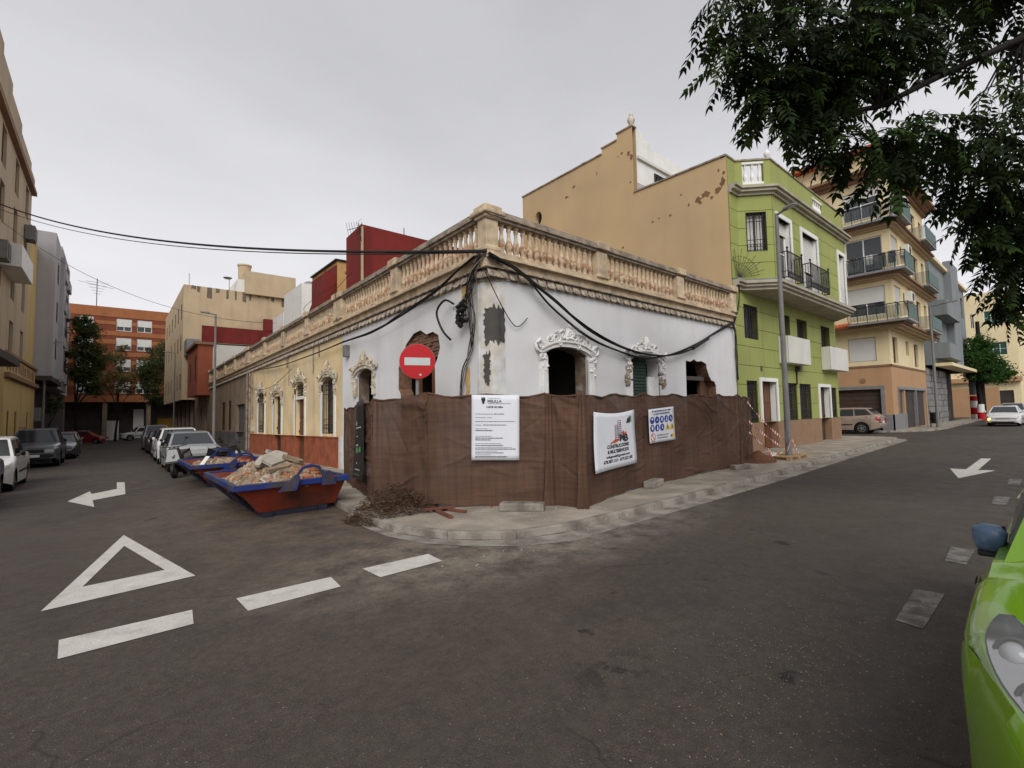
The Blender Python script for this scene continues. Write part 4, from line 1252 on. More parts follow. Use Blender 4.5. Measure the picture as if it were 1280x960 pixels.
for h in hc:
    a, b = h[0][0], h[1][0]
    fbx = MB(); fbox(fbx, frc, a - .16, a, -.06, .1, 6.22, 8.78); fbox(fbx, frc, b, b + .16, -.06, .1, 6.22, 8.78); fbox(fbx, frc, a, b, -.06, .1, 8.62, 8.78)
    fbx.build('window_trim', MT['white_paint'], gh)
    rvv = MB(); fbox(rvv, frc, b - .004, b + .002, .0, .2, 6.25, 8.62); fbox(rvv, frc, a - .002, a + .004, 0, .2, 6.25, 8.62); rvv.build('window_reveal', MT['white_paint'], gh)
    window(gh, frc, a, b, 6.25, 8.6, .18, 'white_paint', 'glass', 1, 1, .62 if a > 2 else .2)
for (a, b) in ((.25, 1.65), (2.55, 4.65)):
    r_ = MB()
    pth = [(a, .0), (a, -.34), (b, -.34), (b, .0)]
    for z in (6.28, 7.22):
        r_.tube([frc(u, d, z) for u, d in pth], .022, 6)
    r_.tube([frc(u, d, 6.5) for u, d in pth], .012, 5)
    n = int((b - a) / .105)
    for k in range(n + 1):
        u = a + (b - a) * k / n
        r_.tube([frc(u, -.34, 6.28), frc(u, -.36, 6.75), frc(u, -.34, 7.22)], .011, 4)
        if k < n:
            r_.tube([frc(u + .05 + .04 * math.cos(t * PI / 3), -.34, 6.39 + .09 * math.sin(t * PI / 3)) for t in range(7)], .008, 4)
    for u in (a, b):
        r_.tube([frc(u, -.34, 6.25), frc(u, -.34, 7.30)], .025, 6); r_.blob(frc(u, -.34, 7.34), .045, rg, jit=.02)
        for k in range(3): r_.tube([frc(u, -.08 - .09 * k, 6.28), frc(u, -.08 - .09 * k, 7.22)], .011, 4)
    r_.build('balcony_railing', MT['iron'], gh)
# parapet with two small balustrade openings
def parapet(p0, p1, hole):
    fr, ln = FP(p0, p1)
    m_ = MB()
    hs_ = [rect(*hole)] if hole else []
    wall(m_, fr, rect(0, ln, 9.62, 10.66), hs_, .18)
    m_.build('parapet', MT['green_wall'], gh)
    c_ = MB(); fbox(c_, fr, -.02, ln + .02, -.04, .22, 10.66, 10.72); c_.build('parapet_cap', MT['stone_grey'], gh)
    if hole:
        n = max(3, int((hole[1] - hole[0]) / .24))
        for zz_ in (hole[2], hole[3] - .08): wf = MB(); fbox(wf, fr, hole[0], hole[1], .0, .15, zz_, zz_ + .08); wf.build('opening_frame', MT['white_paint'], gh)
        for k in range(n):
            u = hole[0] + (hole[1] - hole[0]) * (k + .5) / n
            inst('parapet_baluster', BALW, gh, fr(u, .08, hole[2] + .08), 0, (1, 1, (hole[3] - hole[2] - .16) / .66))
BALW = baluster_mesh('white_paint')
parapet(P0, P1, None)
parapet(P1, P2, (.25, 1.0, 9.78, 10.62))
parapet(P2, P3, (4.3, 5.5, 9.85, 10.5))
parapet(P3, P4, None)
grf = MB(); grf.prism(slab_poly(-.1), 9.6, 9.64, lambda a, d, b: (a, b, d)); grf.box(16.95, 27.5, 9, 18.5, 9.5, 9.6); grf.build('roof', MT['concrete'], gh)
bkw = MB(); bkw.box(16.95, 27.6, 18.4, 18.6, -.2, 9.5); bkw.box(27.4, 27.6, 9, 18.4, 6.2, 9.5); bkw.build('rear_wall', MT['beige_party'], gh)
fn = MB(); fn.lathe([(.10, 0), (.10, .05), (.05, .09), (.10, .18), (.12, .26), (.08, .34), (.03, .40), (.03, .46)], 9, (18.3, 6.85, 10.72)); fn.build('finial', MT['white_paint'], gh, 50)
# white attic storey set back on the roof
FT = FX(11.53)
at = MB(); wall(at, FT, [(16.91, 9.6), (26.5, 9.6), (26.5, 13.16), (18.0, 13.16), (18.0, 13.42), (17.4, 13.42), (17.4, 13.70), (16.91, 13.70)], [rect(18.2, 20.6, 10.9, 12.1)], .2)
at.build('attic_wall', MT['white_paint'], gh)
at = MB(); at.box(16.95, 26.5, 11.8, 18.4, 12.9, 13.1); at.build('attic_roof', MT['concrete'], gh)
at = MB(); fbox(at, FT, 16.92, 26.5, -.10, .0, 12.35, 12.47); at.build('attic_ledge', MT['off_white'], gh)
at = MB(); fbox(at, FT, 16.92, 18.1, -.02, .0, 10.6, 11.3); at.build('attic_tiles', MT['grey_apt'], gh)
bars(gh, FT, 18.2, 20.6, 10.9, 12.1, -.05, 10, 'attic_grille', rr=.02)
at = MB(); fbox(at, FT, 18.2, 20.6, .1, .14, 10.9, 12.1); at.build('attic_pane', MT['glass'], gh)
at = MB(); at.lathe([(.16, 0), (.16, .08), (.07, .12), (.12, .22), (.17, .34), (.13, .46), (.07, .52), (.09, .60), (.03, .75)], 10, (16.85, 11.7, 13.76)); at.build('roof_urn', MT['old_mould'], gh, 50)
at = MB(); at.lathe([(.42, 0), (.45, .1), (.45, .3), (.30, .42), (.1, .46)], 14, (17.3, 14.6, 13.1)); at.build('water_tank', MT['mortar'], gh, 40)
# fan of thin iron rods by the party wall
ir = MB()
for k in range(13):
    a = R(8 + k * 8.5); L_ = 1.05 if k % 2 else .8
    ir.tube([(16.95, 7.5, 6.25), (16.95 + math.cos(a) * L_ * .8, 7.42 - math.cos(a) * L_ * .5, 6.25 + math.sin(a) * L_)], .008, 4)
for rr_ in (.45, .75):
    ir.tube([(16.95 + math.cos(R(8 + k * 8.5)) * rr_ * .8, 7.42 - math.cos(R(8 + k * 8.5)) * rr_ * .5, 6.25 + math.sin(R(8 + k * 8.5)) * rr_) for k in range(13)], .006, 4)
ir.build('spike_fan', MT['iron'], gh)

# ------------------------------------------------------------------ yellow corner apartment block
ap = thing('apartment_block', 'cream yellow corner apartment block with brown floor bands and glazed corner balconies', 'apartment block', (37.5, 7.4, -0.1))
AX, AY = 37.5, 7.4
FL = FY(AX, 0.0)
FR_ = FX(AY)
mb = MB()
wall(mb, FL, rect(AY, 15, -.2, 4.1), [rect(8.0, 11.4, -.1, 2.62)], .3)
wall(mb, FR_, rect(AX, 48.2, -.2, 4.1), [rect(38.9, 40.6, .9, 2.6), rect(40.9, 47.3, .0, 2.6)], .3)
mb.build('ground_wall', MT['apt_orange'], ap)
mb = MB()
wall(mb, FL, rect(AY, 15, 4.1, 6.5), [rect(8.1, 9.6, 4.45, 6.0)], .25)
wall(mb, FR_, rect(AX, 48.2, 4.1, 6.5), [rect(38.3, 39.6, 4.3, 6.0), rect(42.0, 42.9, 5.0, 6.0), rect(44.6, 45.9, 4.3, 6.0)], .25)
mb.build('mezzanine_wall', MT['apt_yellow'], ap)
window(ap, FL, 8.12, 9.58, 4.46, 5.98, .1, 'off_white', 'glass', 1, 0, .97)
for a, b, z0_ in ((38.32, 39.58, 4.32), (42.02, 42.88, 5.02), (44.62, 45.88, 4.32)): window(ap, FR_, a, b, z0_, 5.98, .14, 'wood_door', 'glass', 1)
gd = MB(); z = -.1
while z < 2.6:
    gd.hexa([FL(8.0, .2, z), FL(11.4, .2, z), FL(11.4, .28, z), FL(8.0, .28, z), FL(8.0, .22, z + .28), FL(11.4, .22, z + .28), FL(11.4, .28, z + .28), FL(8.0, .28, z + .28)]); z += .29
gd.build('garage_door', MT['dark_door'], ap)
gt = MB(); fbox(gt, FL, 7.8, 8.0, -.04, .1, -.1, 2.62); fbox(gt, FL, 7.8, 11.5, -.04, .1, 2.63, 2.85); gt.build('garage_trim', MT['grey_metal'], ap)
gt = MB(); fbox(gt, FL, 7.36, 7.8, -.05, .05, -.1, .98); fbox(gt, FR_, 37.45, 40.85, -.05, .05, -.1, .98); gt.build('metal_plinth', MT['grey_metal'], ap)
window(ap, FR_, 38.9, 40.6, .98, 2.6, .1, 'grey_metal', 'glass', 1)
for a, b in ((40.95, 44.0), (44.15, 47.25)):
    s_ = MB(); x = a
    while x < b:
        fbox(s_, FR_, x, x + .2, .1, .2, 0, 2.55); x += .22
    s_.build('metal_door', MT['dark_ground'], ap)
gt = MB(); fbox(gt, FR_, 38.8, 47.4, -.06, .1, 2.6, 2.78); fbox(gt, FR_, 43.98, 44.15, -.06, .12, 0, 2.6); fbox(gt, FR_, 38.78, 38.9, -.06, .1, .98, 2.6); gt.build('shop_trim', MT['grey_metal'], ap)
bt = MB(); fbox(bt, FL, AY - .05, 15, -.05, 0, 4.06, 4.18); fbox(bt, FR_, AX - .05, 48.2, -.05, 0, 4.06, 4.18); bt.build('belt', MT['apt_brown'], ap)
lg_ = MB(); n = 14
lg_.prism([(8.9 + .16 * math.cos(2 * PI * k / n), 3.2 + .16 * math.sin(2 * PI * k / n)) for k in range(n)], -.03, 0, FL); lg_.build('round_badge', MT['apt_brown'], ap)
# upper floors overhang a little
UX, UY = 37.2, 7.0
FUL = FY(UX, 0.0); FUR = FX(UY)
floors = [6.6, 9.75, 13.0]
tops = [9.75, 13.0, 16.2]
for fi, (z0_, z1_) in enumerate(zip(floors, tops)):
    m_ = MB()
    hl = [rect(7.05 + .35, 9.4, z0_ + .75 if fi != 1 else z0_ + .3, z1_ - .55)]
    hr = [rect(37.45, 39.3, hl[0][0][1], z1_ - .55), rect(41.6, 42.8, z0_ + .5, z1_ - .7), rect(44.0, 45.4, z0_ + .1, z1_ - .7), rect(46.6, 47.6, z0_ + .5, z1_ - .7)]
    wall(m_, FUL, rect(UY, 15, z0_, z1_), hl, .22); wall(m_, FUR, rect(UX, 48.2, z0_, z1_), hr, .22)
    m_.build('floor_wall', MT['apt_yellow'], ap)
    a, b = hl[0][0], hl[0][2]
    window(ap, FUL, a[0], b[0], a[1], b[1], .1, 'white_paint', 'glass', 1, 1, .55 if fi == 0 else (0.0 if fi == 1 else .3), .07)
    window(ap, FUR, hr[0][0][0], hr[0][1][0], hr[0][0][1], hr[0][2][1], .1, 'white_paint', 'glass', 1, 1, .55 if fi == 0 else .4, .07)
    for h in hr[1:]: window(ap, FUR, h[0][0], h[1][0], h[0][1], h[2][1], .14, 'wood_door', 'glass', 1)
    # floor band
    zz = z0_
    bd = MB()
    for (o_, za, zb_) in ((.55, -.02, .10), (.40, -.12, -.02), (.22, -.22, -.12)):
        if o_ == .40:
            bd.build('floor_band', MT['apt_brown'], ap); bd = MB()
        poly = [(UX - o_, UY - o_), (48.6, UY - o_), (48.6, UY), (UX, UY), (UX, 15), (UX - o_, 15)]
        bd.prism(poly, zz + za, zz + zb_, lambda a, d, b: (a, b, d))
    bd.build('floor_soffit', MT['apt_soffit'], ap)
    # tiled lean-to strip left of the corner balcony
    tl = MB()
    k = 9.35
    while k < 14.8:
        tl.tube([(UX - .62, k, zz + .10), (UX - .05, k, zz + .36)], .10, 7); k += .19
    tag(tl.build('roof_tiles', MT['roof_tile'], ap), kind='stuff')
    # corner balcony: slab, glass sides, rail
    bx0, by0, bx1, by1 = UX - .95, UY - .85, UX + 1.7, 9.2
    sl_ = MB().prism([(bx0, by0), (bx1, by0), (bx1, UY), (UX, UY), (UX, by1), (bx0, by1)], zz + .10, zz + .24, lambda a, d, b: (a, b, d))
    bo = sl_.build('balcony', MT['grey_metal'], ap)
    pn = MB(); pn.box(bx0 + .03, bx0 + .05, by0 + .05, by1 - .05, zz + .34, zz + 1.12); pn.build('glass_panel', MT['clear_glass'], bo)
    pn = MB(); pn.box(bx0 + .08, bx1 - .02, by0 + .02, by0 + .05, zz + .30, zz + 1.16); pn.build('green_panel', MT['glass_green'], bo)
    rl = MB(); rl.tube([(bx0, by1, zz + 1.2), (bx0, by0, zz + 1.2), (bx1, by0, zz + 1.2)], .03, 6)
    for q in range(7): rl.tube([(bx0, by0 + (by1 - by0) * q / 6, zz + .2), (bx0, by0 + (by1 - by0) * q / 6, zz + 1.2)], .02, 5)
    for q in range(19): rl.tube([(bx0 - .02, by0 + (by1 - by0) * q / 18, zz + .3), (bx0 - .02, by0 + (by1 - by0) * (q + .4) / 18, zz + 1.1)], .008, 4)
    rl.build('balcony_rail', MT['iron'], bo)
    # long balcony on the street side
    s2 = MB().box(43.3, 47.0, UY - .9, UY, zz + .1, zz + .22); b2 = s2.build('balcony', MT['grey_metal'], ap)
    pn = MB(); pn.box(43.3, 47.0, UY - .9, UY - .86, zz + .28, zz + 1.15); pn.build('green_panel', MT['glass_green'], b2)
    pn = MB(); pn.box(43.3, 43.34, UY - .86, UY, zz + .28, zz + 1.15); pn.build('side_panel', MT['clear_glass'], b2)
    ac = MB().box(39.9, 40.9, UY - .45, UY - .05, zz + 1.75, zz + 2.45); ao = ac.build('air_conditioner', MT['off_white'], ap, bevel=.03)
    fnn = MB(); fnn.tube([(40.35, UY - .455, zz + 2.1), (40.35, UY - .47, zz + 2.1)], .27, 12); fnn.build('fan_grille', MT['mortar'], ao)
cr = MB()
for (o_, za, zb_) in ((.2, 16.2, 16.4), (.5, 16.4, 16.55), (.85, 16.55, 16.72)):
    cr.prism([(UX - o_, UY - o_), (48.6, UY - o_), (48.6, 15), (UX - o_, 15)], za, zb_, lambda a, d, b: (a, b, d))
cr.build('roof_cornice', MT['apt_brown'], ap)
k = MB(); k.box(38.5, 46.5, 8.2, 14, 16.7, 18.6); k.build('penthouse', MT['apt_yellow'], ap)
k = MB(); k.prism([(37.8, 18.6), (47.2, 18.6), (47.2, 18.8), (37.8, 18.8)], 7.5, 14.6); k.build('penthouse_roof', MT['roof_tile'], ap)
k = MB(); k.box(48.0, 48.2, 7.6, 15, -.2, 16.2); k.box(37.4, 48, 14.8, 15, -.2, 16.2); k.box(37.3, 48.2, 7.2, 15, 6.45, 6.55); k.build('rear_wall', MT['apt_yellow'], ap)
# laundry on the middle balcony
for q, (yy, hh, cl) in enumerate(((6.6, .75, 'p_black'), (7.1, .9, 'mortar'), (7.7, .6, 'off_white'), (8.2, .8, 'p_black'), (8.6, .5, 'dark_door'))):
    m_ = MB(); nn = 6
    for a in range(nn + 1):
        for b in range(3): m_.v.append((UX - .80 + .03 * math.sin(a * 1.7 + b), yy + .38 * a / nn, 9.75 + 1.32 - hh * b / 2))
    for a in range(nn):
        for b in range(2): m_.f.append((a * 3 + b, a * 3 + b + 1, a * 3 + b + 4, a * 3 + b + 3))
    o = m_.build('laundry', MT[cl], ap)
    md = o.modifiers.new('solid', 'SOLIDIFY'); md.thickness = .01

# ------------------------------------------------------------------ blue-grey building and the street beyond
def plain_building(name, label, x0, x1, y0, y1, z0, z1, mat, fronts, cat='building', group=None, dep=.13):
    """fronts: list of (face, list of (u0,u1,z0,z1,kind)); face 'S' (-Y), 'W' (-X), 'E' (+X)"""
    t = thing(name, label, cat, ((x0 + x1) / 2, (y0 + y1) / 2, z0), group)
    faces = {'S': (FX(y0), x0, x1), 'W': (FY(x0, 0), y0, y1), 'E': (FYn(x1, 0), y0, y1)}
    fd_ = dict(fronts)
    m_ = MB()
    for k_, (fr, a, b) in faces.items():
        hs_ = [rect(*q[:4]) for q in fd_.get(k_, [])]
        wall(m_, fr, rect(a, b, z0, z1), hs_, .2, back=False)
    m_.add([(x0, y0, z1), (x1, y0, z1), (x1, y1, z1), (x0, y1, z1)], [(0, 1, 2, 3)])
    m_.add([(x0, y1, z0), (x1, y1, z0), (x1, y1, z1), (x0, y1, z1)], [(0, 1, 2, 3)])
    m_.build('wall', MT[mat], t)
    for k_, ws_ in fronts:
        fr = faces[k_][0]
        for q in ws_:
            kind_ = q[4] if len(q) > 4 else 'win'
            if kind_ == 'win': window(t, fr, q[0], q[1], q[2], q[3], .12, 'white_paint', 'glass', 1, 0, q[5] if len(q) > 5 else 0.0)
            elif kind_ == 'dark': window(t, fr, q[0], q[1], q[2], q[3], dep, 'dark_door', 'glass', 1, 0)
            elif kind_ == 'teal': window(t, fr, q[0], q[1], q[2], q[3], .12, 'white_paint', 'glass_green', 2, 1)
            elif kind_ == 'brown': window(t, fr, q[0], q[1], q[2], q[3], .10, 'wood_door', 'glass', 0, 0, .96, .06, 'shutter_brown')
            elif kind_ == 'door': door(t, fr, q[0], q[1], q[2], q[3], .14, 'dark_door')
            elif kind_ == 'shop':
                s_ = MB(); z = q[2]
                while z < q[3] - .05:
                    fbox(s_, fr, q[0], q[1], .14, .2, z, z + .12); z += .14
                s_.build('shop_shutter', MT['dark_ground'], t)
    return t
gb = plain_building('grey_building', 'narrow blue grey building with cream window surrounds over a stone shopfront', 49.8, 68, 7.0, 16, 4.7, 13.4, 'blue_grey',
    [('S', [(51, 52.6, 6.6, 8.6, 'dark'), (56.5, 58, 8.0, 9.9, 'win'), (61.2, 62.8, 6.0, 8.1, 'win'), (61.2, 62.8, 10.2, 12.3, 'win'), (51, 52.6, 10, 12, 'dark'), (65.5, 67, 6.0, 8.1, 'dark'), (65.5, 67, 10.2, 12.3, 'dark')]),
     ('W', [(8.5, 9.5, 7, 9, 'dark'), (8.5, 9.5, 10.5, 12.5, 'dark')])])
FS = FX(7.0)
k = MB(); fbox(k, FS, 56.2, 60.2, -.5, 0, 4.7, 14.2); k.build('stair_tower', MT['blue_grey'], gb)
k = MB(); fbox(k, FS, 49.8, 56.2, -.9, 0, 5.2, 6.4); fbox(k, FS, 49.8, 56.2, -.9, 0, 8.6, 9.8); k.build('balcony', MT['blue_grey'], gb)
k = MB(); fbox(k, FS, 49.6, 68.3, -1.0, 0.0, 4.55, 4.80); fbox(k, FS, 60.2, 68.3, -.3, 0.0, 13.2, 13.45); fbox(k, FS, 49.7, 56.2, -.3, 0, 13.2, 13.45); k.build('cornice', MT['apt_yellow'], gb)
k = MB()
for (a, b, c, d) in ((61.2, 62.8, 6.0, 8.1), (61.2, 62.8, 10.2, 12.3)):
    fbox(k, FS, a - .25, a, -.08, .05, c - .25, d + .3); fbox(k, FS, b, b + .25, -.08, .05, c - .25, d + .3); fbox(k, FS, a, b, -.08, .05, d, d + .35); fbox(k, FS, a, b, -.08, .05, c - .25, c)
k.build('window_surround', MT['apt_yellow'], gb)
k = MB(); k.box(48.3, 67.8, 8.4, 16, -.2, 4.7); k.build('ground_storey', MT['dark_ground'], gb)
# stone-clad shopfront: every block is a piece
rs2 = random.Random(77)
base_ = MB(); base_.box(48.6, 57.5, 7.5, 8.4, -.2, 4.5); base_.build('shopfront', MT['mortar'], gb)
for j in range(9):
    x = 48.65
    while x < 57.2:
        w_ = rs2.uniform(.7, 1.7); w_ = min(w_, 57.45 - x)
        if w_ > .2:
            MB().box(x + .02, x + w_ - .02, 7.5 - rs2.uniform(.03, .09), 7.5, -.1 + j * .5 + .02, -.1 + j * .5 + .48).build('stone_block', MT['pole_grey'] if rs2.random() < .6 else MT['grey_metal'], gb)
        x += w_
# column by the corner, its foot banded red and white
cl_ = MB(); cl_.lathe([(.33, 2.4), (.33, 4.6)], 12, (66.4, 6.6, 0)); cl_.build('column', MT['blue_grey'], gb, 40)
for (a, b, mt) in ((.0, .55, 'white_paint'), (.55, 1.25, 'sign_red'), (1.25, 1.9, 'white_paint'), (1.9, 2.4, 'sign_red')):
    q = MB(); q.lathe([(.345, a - .1), (.345, b - .1)], 12, (66.4, 6.6, 0)); q.build('painted_band', MT[mt], gb, 40)
plain_building('far_yellow_building', 'pale yellow apartment building closing the main street behind a leafy tree', 92, 110, 4.6, 20, -.3, 16.8, 'apt_yellow',
    [('W', [(5.6, 7.6, 12.3, 14.2, 'teal'), (5.6, 7.6, 8.0, 9.8, 'teal'), (8.6, 9.0, 12, 14, 'win'), (5.3, 8.5, .2, 3.2, 'shop')])])
k = MB(); k.box(91.2, 92, 4.4, 20, 4.4, 5.0); k.top('canopy_slab', MT['apt_orange'], (92, 12, 4.4), 'long ochre canopy slab on the far yellow building', 'canopy')
plain_building('red_building', 'dark red building with white bands at the far end of the main street', 118, 128, 3.2, 6.5, -.3, 9.5, 'maroon', [('W', [(3.6, 5.9, 4.2, 5.2, 'win'), (3.6, 5.9, 6.6, 7.4, 'win')])])
wk = MB(); wk.box(80, 80.5, 5.8, 20, -.2, 3.4); wk.top('garden_wall', MT['apt_orange'], (80, 10, -.2), 'low orange garden wall in front of far yellow building', 'wall')

# ------------------------------------------------------------------ left street, right-hand row beyond the brown house
def zl(y): return gz(y)
rh = thing('red_house', 'brick red two storey house whose upper floor juts over the pavement', 'house', (5.8, 48, -0.7))
m_ = MB(); FRD = FY(5.8, GY)
wall(m_, FRD, rect(44.02, 53, -.2, 4.8), [rect(45.4, 46.6, 1.0, 3.2), rect(48.3, 49.8, 0, 3.0), rect(51, 52, 1, 3.0)], .3); m_.build('ground_wall', MT['brown_wall'], rh)
for a, b in ((45.4, 46.6), (51, 52)): window(rh, FRD, a, b, 1.0, 3.0 if a > 50 else 3.2, .14, 'dark_door', 'glass', 1)
door(rh, FRD, 48.3, 49.8, 0, 3.0, .15, 'dark_door')
ox = 4.95
k = MB(); FO = FY(ox, 0)
wall(k, FO, rect(44.1, 50.6, 3.4, 7.4), [rect(45.0, 45.9, 4.6, 6.6), rect(48.2, 49.0, 4.6, 6.2)], .25, back=False)
k.add([(ox, 44.1, 3.4), (5.95, 44.1, 3.4), (5.95, 44.1, 7.4), (ox, 44.1, 7.4)], [(0, 1, 2, 3)])
k.add([(ox, 44.1, 3.4), (ox, 50.6, 3.4), (8, 50.6, 3.4), (8, 44.1, 3.4)], [(0, 1, 2, 3)])
k.add([(ox, 50.6, 3.4), (8, 50.6, 3.4), (8, 50.6, 7.4), (ox, 50.6, 7.4)], [(0, 1, 2, 3)])
k.build('overhang', MT['red_house'], rh)
for a, b, c, d in ((45.0, 45.9, 4.6, 6.6), (48.2, 49.0, 4.6, 6.2)): window(rh, FO, a, b, c, d, .012, 'dark_door', 'glass', 1)
k = MB(); k.box(ox - .2, 6.1, 43.95, 50.8, 7.4, 7.6); k.build('eaves', MT['apt_brown'], rh)
k = MB(); k.box(5.96, 16, 44.1, 44.35, 3.5, 7.45); k.build('side_wall', MT['off_white'], rh)
k = MB(); k.box(5.2, 13.6, 44.0, 44.3, 7.62, 8.9); k.box(9.6, 13.6, 43.96, 44.34, 8.9, 9.9); k.build('maroon_parapet', MT['maroon'], rh)
k = MB(); k.prism([(44.3, 7.5), (52, 7.5), (52, 7.6), (44.3, 7.6)], 5.9, 16, lambda a, d, b: (d, a, b)); k.build('roof', MT['concrete'], rh)
k = MB(); k.hexa([(7.2, 44.4, 8.9), (9.6, 44.4, 8.9), (9.6, 44.7, 8.9), (7.2, 44.7, 8.9), (9.3, 44.4, 9.9), (9.6, 44.4, 10.4), (9.6, 44.7, 10.4), (9.3, 44.7, 9.9)]); k.build('stair_wall', MT['beige_blk'], rh)
k = MB(); k.box(4.85, 5.9, 50.7, 52.9, 7.3, 8.7); k.build('glazed_balcony', MT['grey_metal'], rh)

bb_ = plain_building('beige_block', 'four storey beige block with rain stained parapet, upper floors overhanging the street', 4.75, 20, 53, 73, 3.3, 14.1, 'beige_blk',
    [('W', [(y0_, y0_ + .9, z0_, z0_ + 1.5, 'dark') for z0_ in (4.3, 8.0, 11.0) for y0_ in (54.2, 57, 60, 63.5, 67, 70)])], dep=.015)
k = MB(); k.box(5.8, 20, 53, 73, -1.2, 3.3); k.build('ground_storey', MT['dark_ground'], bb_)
for y_ in (54, 57.5, 61, 65, 69):
    k = MB(); k.box(5.6, 5.8, y_, y_ + .5, -1.2, 3.3); k.build('pier', MT['brown_wall'], bb_)
FBS = FX(53); rst = random.Random(2)
for q in range(20):
    u_ = 5.2 + q * .72 + rst.uniform(-.15, .15); ragged(FBS, u_, u_ + rst.uniform(.15, .4), 14.1 - rst.uniform(.3, 1.1), 14.08, rst, -.012, 5, .05, .008).build('rain_stain', MT['stain'], bb_)
k = MB(); k.box(9.8, 14.5, 52.6, 60, 13.9, 16.2); k.build('roof_room', MT['beige_blk'], bb_)
k = MB(); k.box(9.2, 9.8, 53.2, 60, 14.0, 15.4); k.build('roof_room_side', MT['white_paint'], bb_)
k = MB(); k.lathe([(.62, 0), (.62, 1.5), (.7, 1.55), (.7, 1.7)], 14, (10.4, 56.5, 16.1)); k.build('water_tank', MT['beige_blk'], bb_, 40)
k = MB(); k.tube([(8.6, 54, 14.1), (8.6, 54, 15.6)], .03, 5); k.lathe([(.02, 0), (.3, .06), (.42, .16)], 12, (8.45, 54, 15.4), False); k.build('satellite_dish', MT['pole_grey'], bb_)
k = MB(); k.tube([(5.2, 53.4, 14.1), (5.2, 53.4, 15.3)], .025, 5); k.build('mast', MT['pole_grey'], bb_)

# rooms standing on the terrace roofs
def box_thing(name, label, cat, x0, x1, y0, y1, z0, z1, mat):
    return MB().box(x0, x1, y0, y1, z0, z1).top(name, MT[mat], ((x0 + x1) / 2, (y0 + y1) / 2, z0), label, cat)
rr_ = thing('maroon_roof_room', 'windowless dark maroon room standing on the roof behind the balustrade', 'roof room', (10, 19, 4.4))
k = MB(); k.prism([(18.0, 4.4), (19.6, 4.4), (19.6, 9.15), (18.0, 9.25)], 7.42, 14.5, lambda a, d, b: (d, a, b)); k.build('wall', MT['maroon'], rr_)
k = MB(); k.box(7.40, 7.48, 17.93, 18.0, 4.4, 9.15); k.build('corner_strip', MT['beige_blk'], rr_)
k = MB(); k.box(9.6, 14.5, 18.2, 19.6, 9.2, 9.32); k.build('coping', MT['maroon'], rr_)
k = MB(); k.tube([(9.5, 18.4, 9.2), (9.5, 18.4, 9.7)], .02, 4); k.tube([(8.6, 17.97, 6.0), (8.6, 17.97, 8.0)], .025, 5); k.build('pipe', MT['iron'], rr_)
or_ = thing('ochre_roof_room', 'small ochre room with maroon side wall on the terrace roof', 'roof room', (9, 25, 4.3))
k = MB(); k.box(8.62, 10.6, 24.0, 28, 4.3, 9.55); k.build('wall', MT['orange_roofroom'], or_)
k = MB(); k.box(8.59, 8.615, 24.02, 28, 4.3, 9.35); k.build('side_wall', MT['maroon'], or_)
k = MB(); k.prism([(24.0, 4.3), (27.0, 4.3), (27.0, 7.0), (24.0, 8.9)], 8.0, 8.58, lambda a, d, b: (d, a, b)); k.build('stair_side', MT['maroon'], or_)
k = MB()
for q in range(5):
    k.box(9.0 + q * .18, 9.10 + q * .18, 23.96, 24.0, 8.95, 9.05); k.box(9.08 + q * .18, 9.18 + q * .18, 23.96, 24.0, 8.7, 8.8)
k.build('vent_holes', MT['apt_brown'], or_)
k = MB(); k.box(8.5, 10.7, 23.9, 28, 9.55, 9.62); k.build('roof_edge', MT['iron'], or_)
wr = thing('white_roof_room', 'small white stair room beside a white parapet on the roofs', 'roof room', (9.5, 32, 4.2))
k = MB(); k.box(8.9, 10.4, 31, 35, 4.2, 10.0); k.build('wall', MT['white_paint'], wr)
k = MB(); k.lathe([(.55, 0), (.5, .2), (.25, .38), (.05, .42)], 12, (9.7, 32, 10.0)); k.build('dome', MT['grey_metal'], wr, 40)
k = MB(); k.box(10.4, 10.6, 31, 35, 4.2, 9.0); k.build('side_wall', MT['off_white'], wr)
k = MB(); k.box(9.6, 14, 38, 41, 4.2, 9.4); k.build('low_wall', MT['white_paint'], wr)

# ------------------------------------------------------------------ orange brick apartments closing the left street
eb = thing('orange_brick_block', 'orange brick apartment block with darker bands closing the left street', 'apartment block', (0, 86, -1.3))
FE = FX(86)
zb0 = 4.0
wins = []
for (x_, w_) in ((-12, 1.6), (-8.6, 1.6), (-4.0, 1.6), (0.0, 1.7), (2.3, 1.7), (6.6, 1.6), (9.4, 1.6)):
    for fz in (5.2, 8.3, 11.3, 14.0):
        wins.append((x_, x_ + w_, fz, fz + 1.75))
m_ = MB(); wall(m_, FE, rect(-18, 16, zb0, 17.2), [rect(*q) for q in wins], .25, back=False); m_.add([(-18, 86, 17.2), (16, 86, 17.2), (16, 98, 17.2), (-18, 98, 17.2)], [(0, 1, 2, 3)])
m_.add([(-18, 86, zb0), (16, 86, zb0), (16, 98, zb0), (-18, 98, zb0)], [(0, 1, 2, 3)])
m_.build('wall', MT['brick_b'], eb)
re_ = random.Random(8)
for q in wins:
    window(eb, FE, q[0], q[1], q[2], q[3], .1, 'white_paint', 'glass', 1, 0, re_.choice([.55, .75, .35, .65]), .08)
zc = zb0
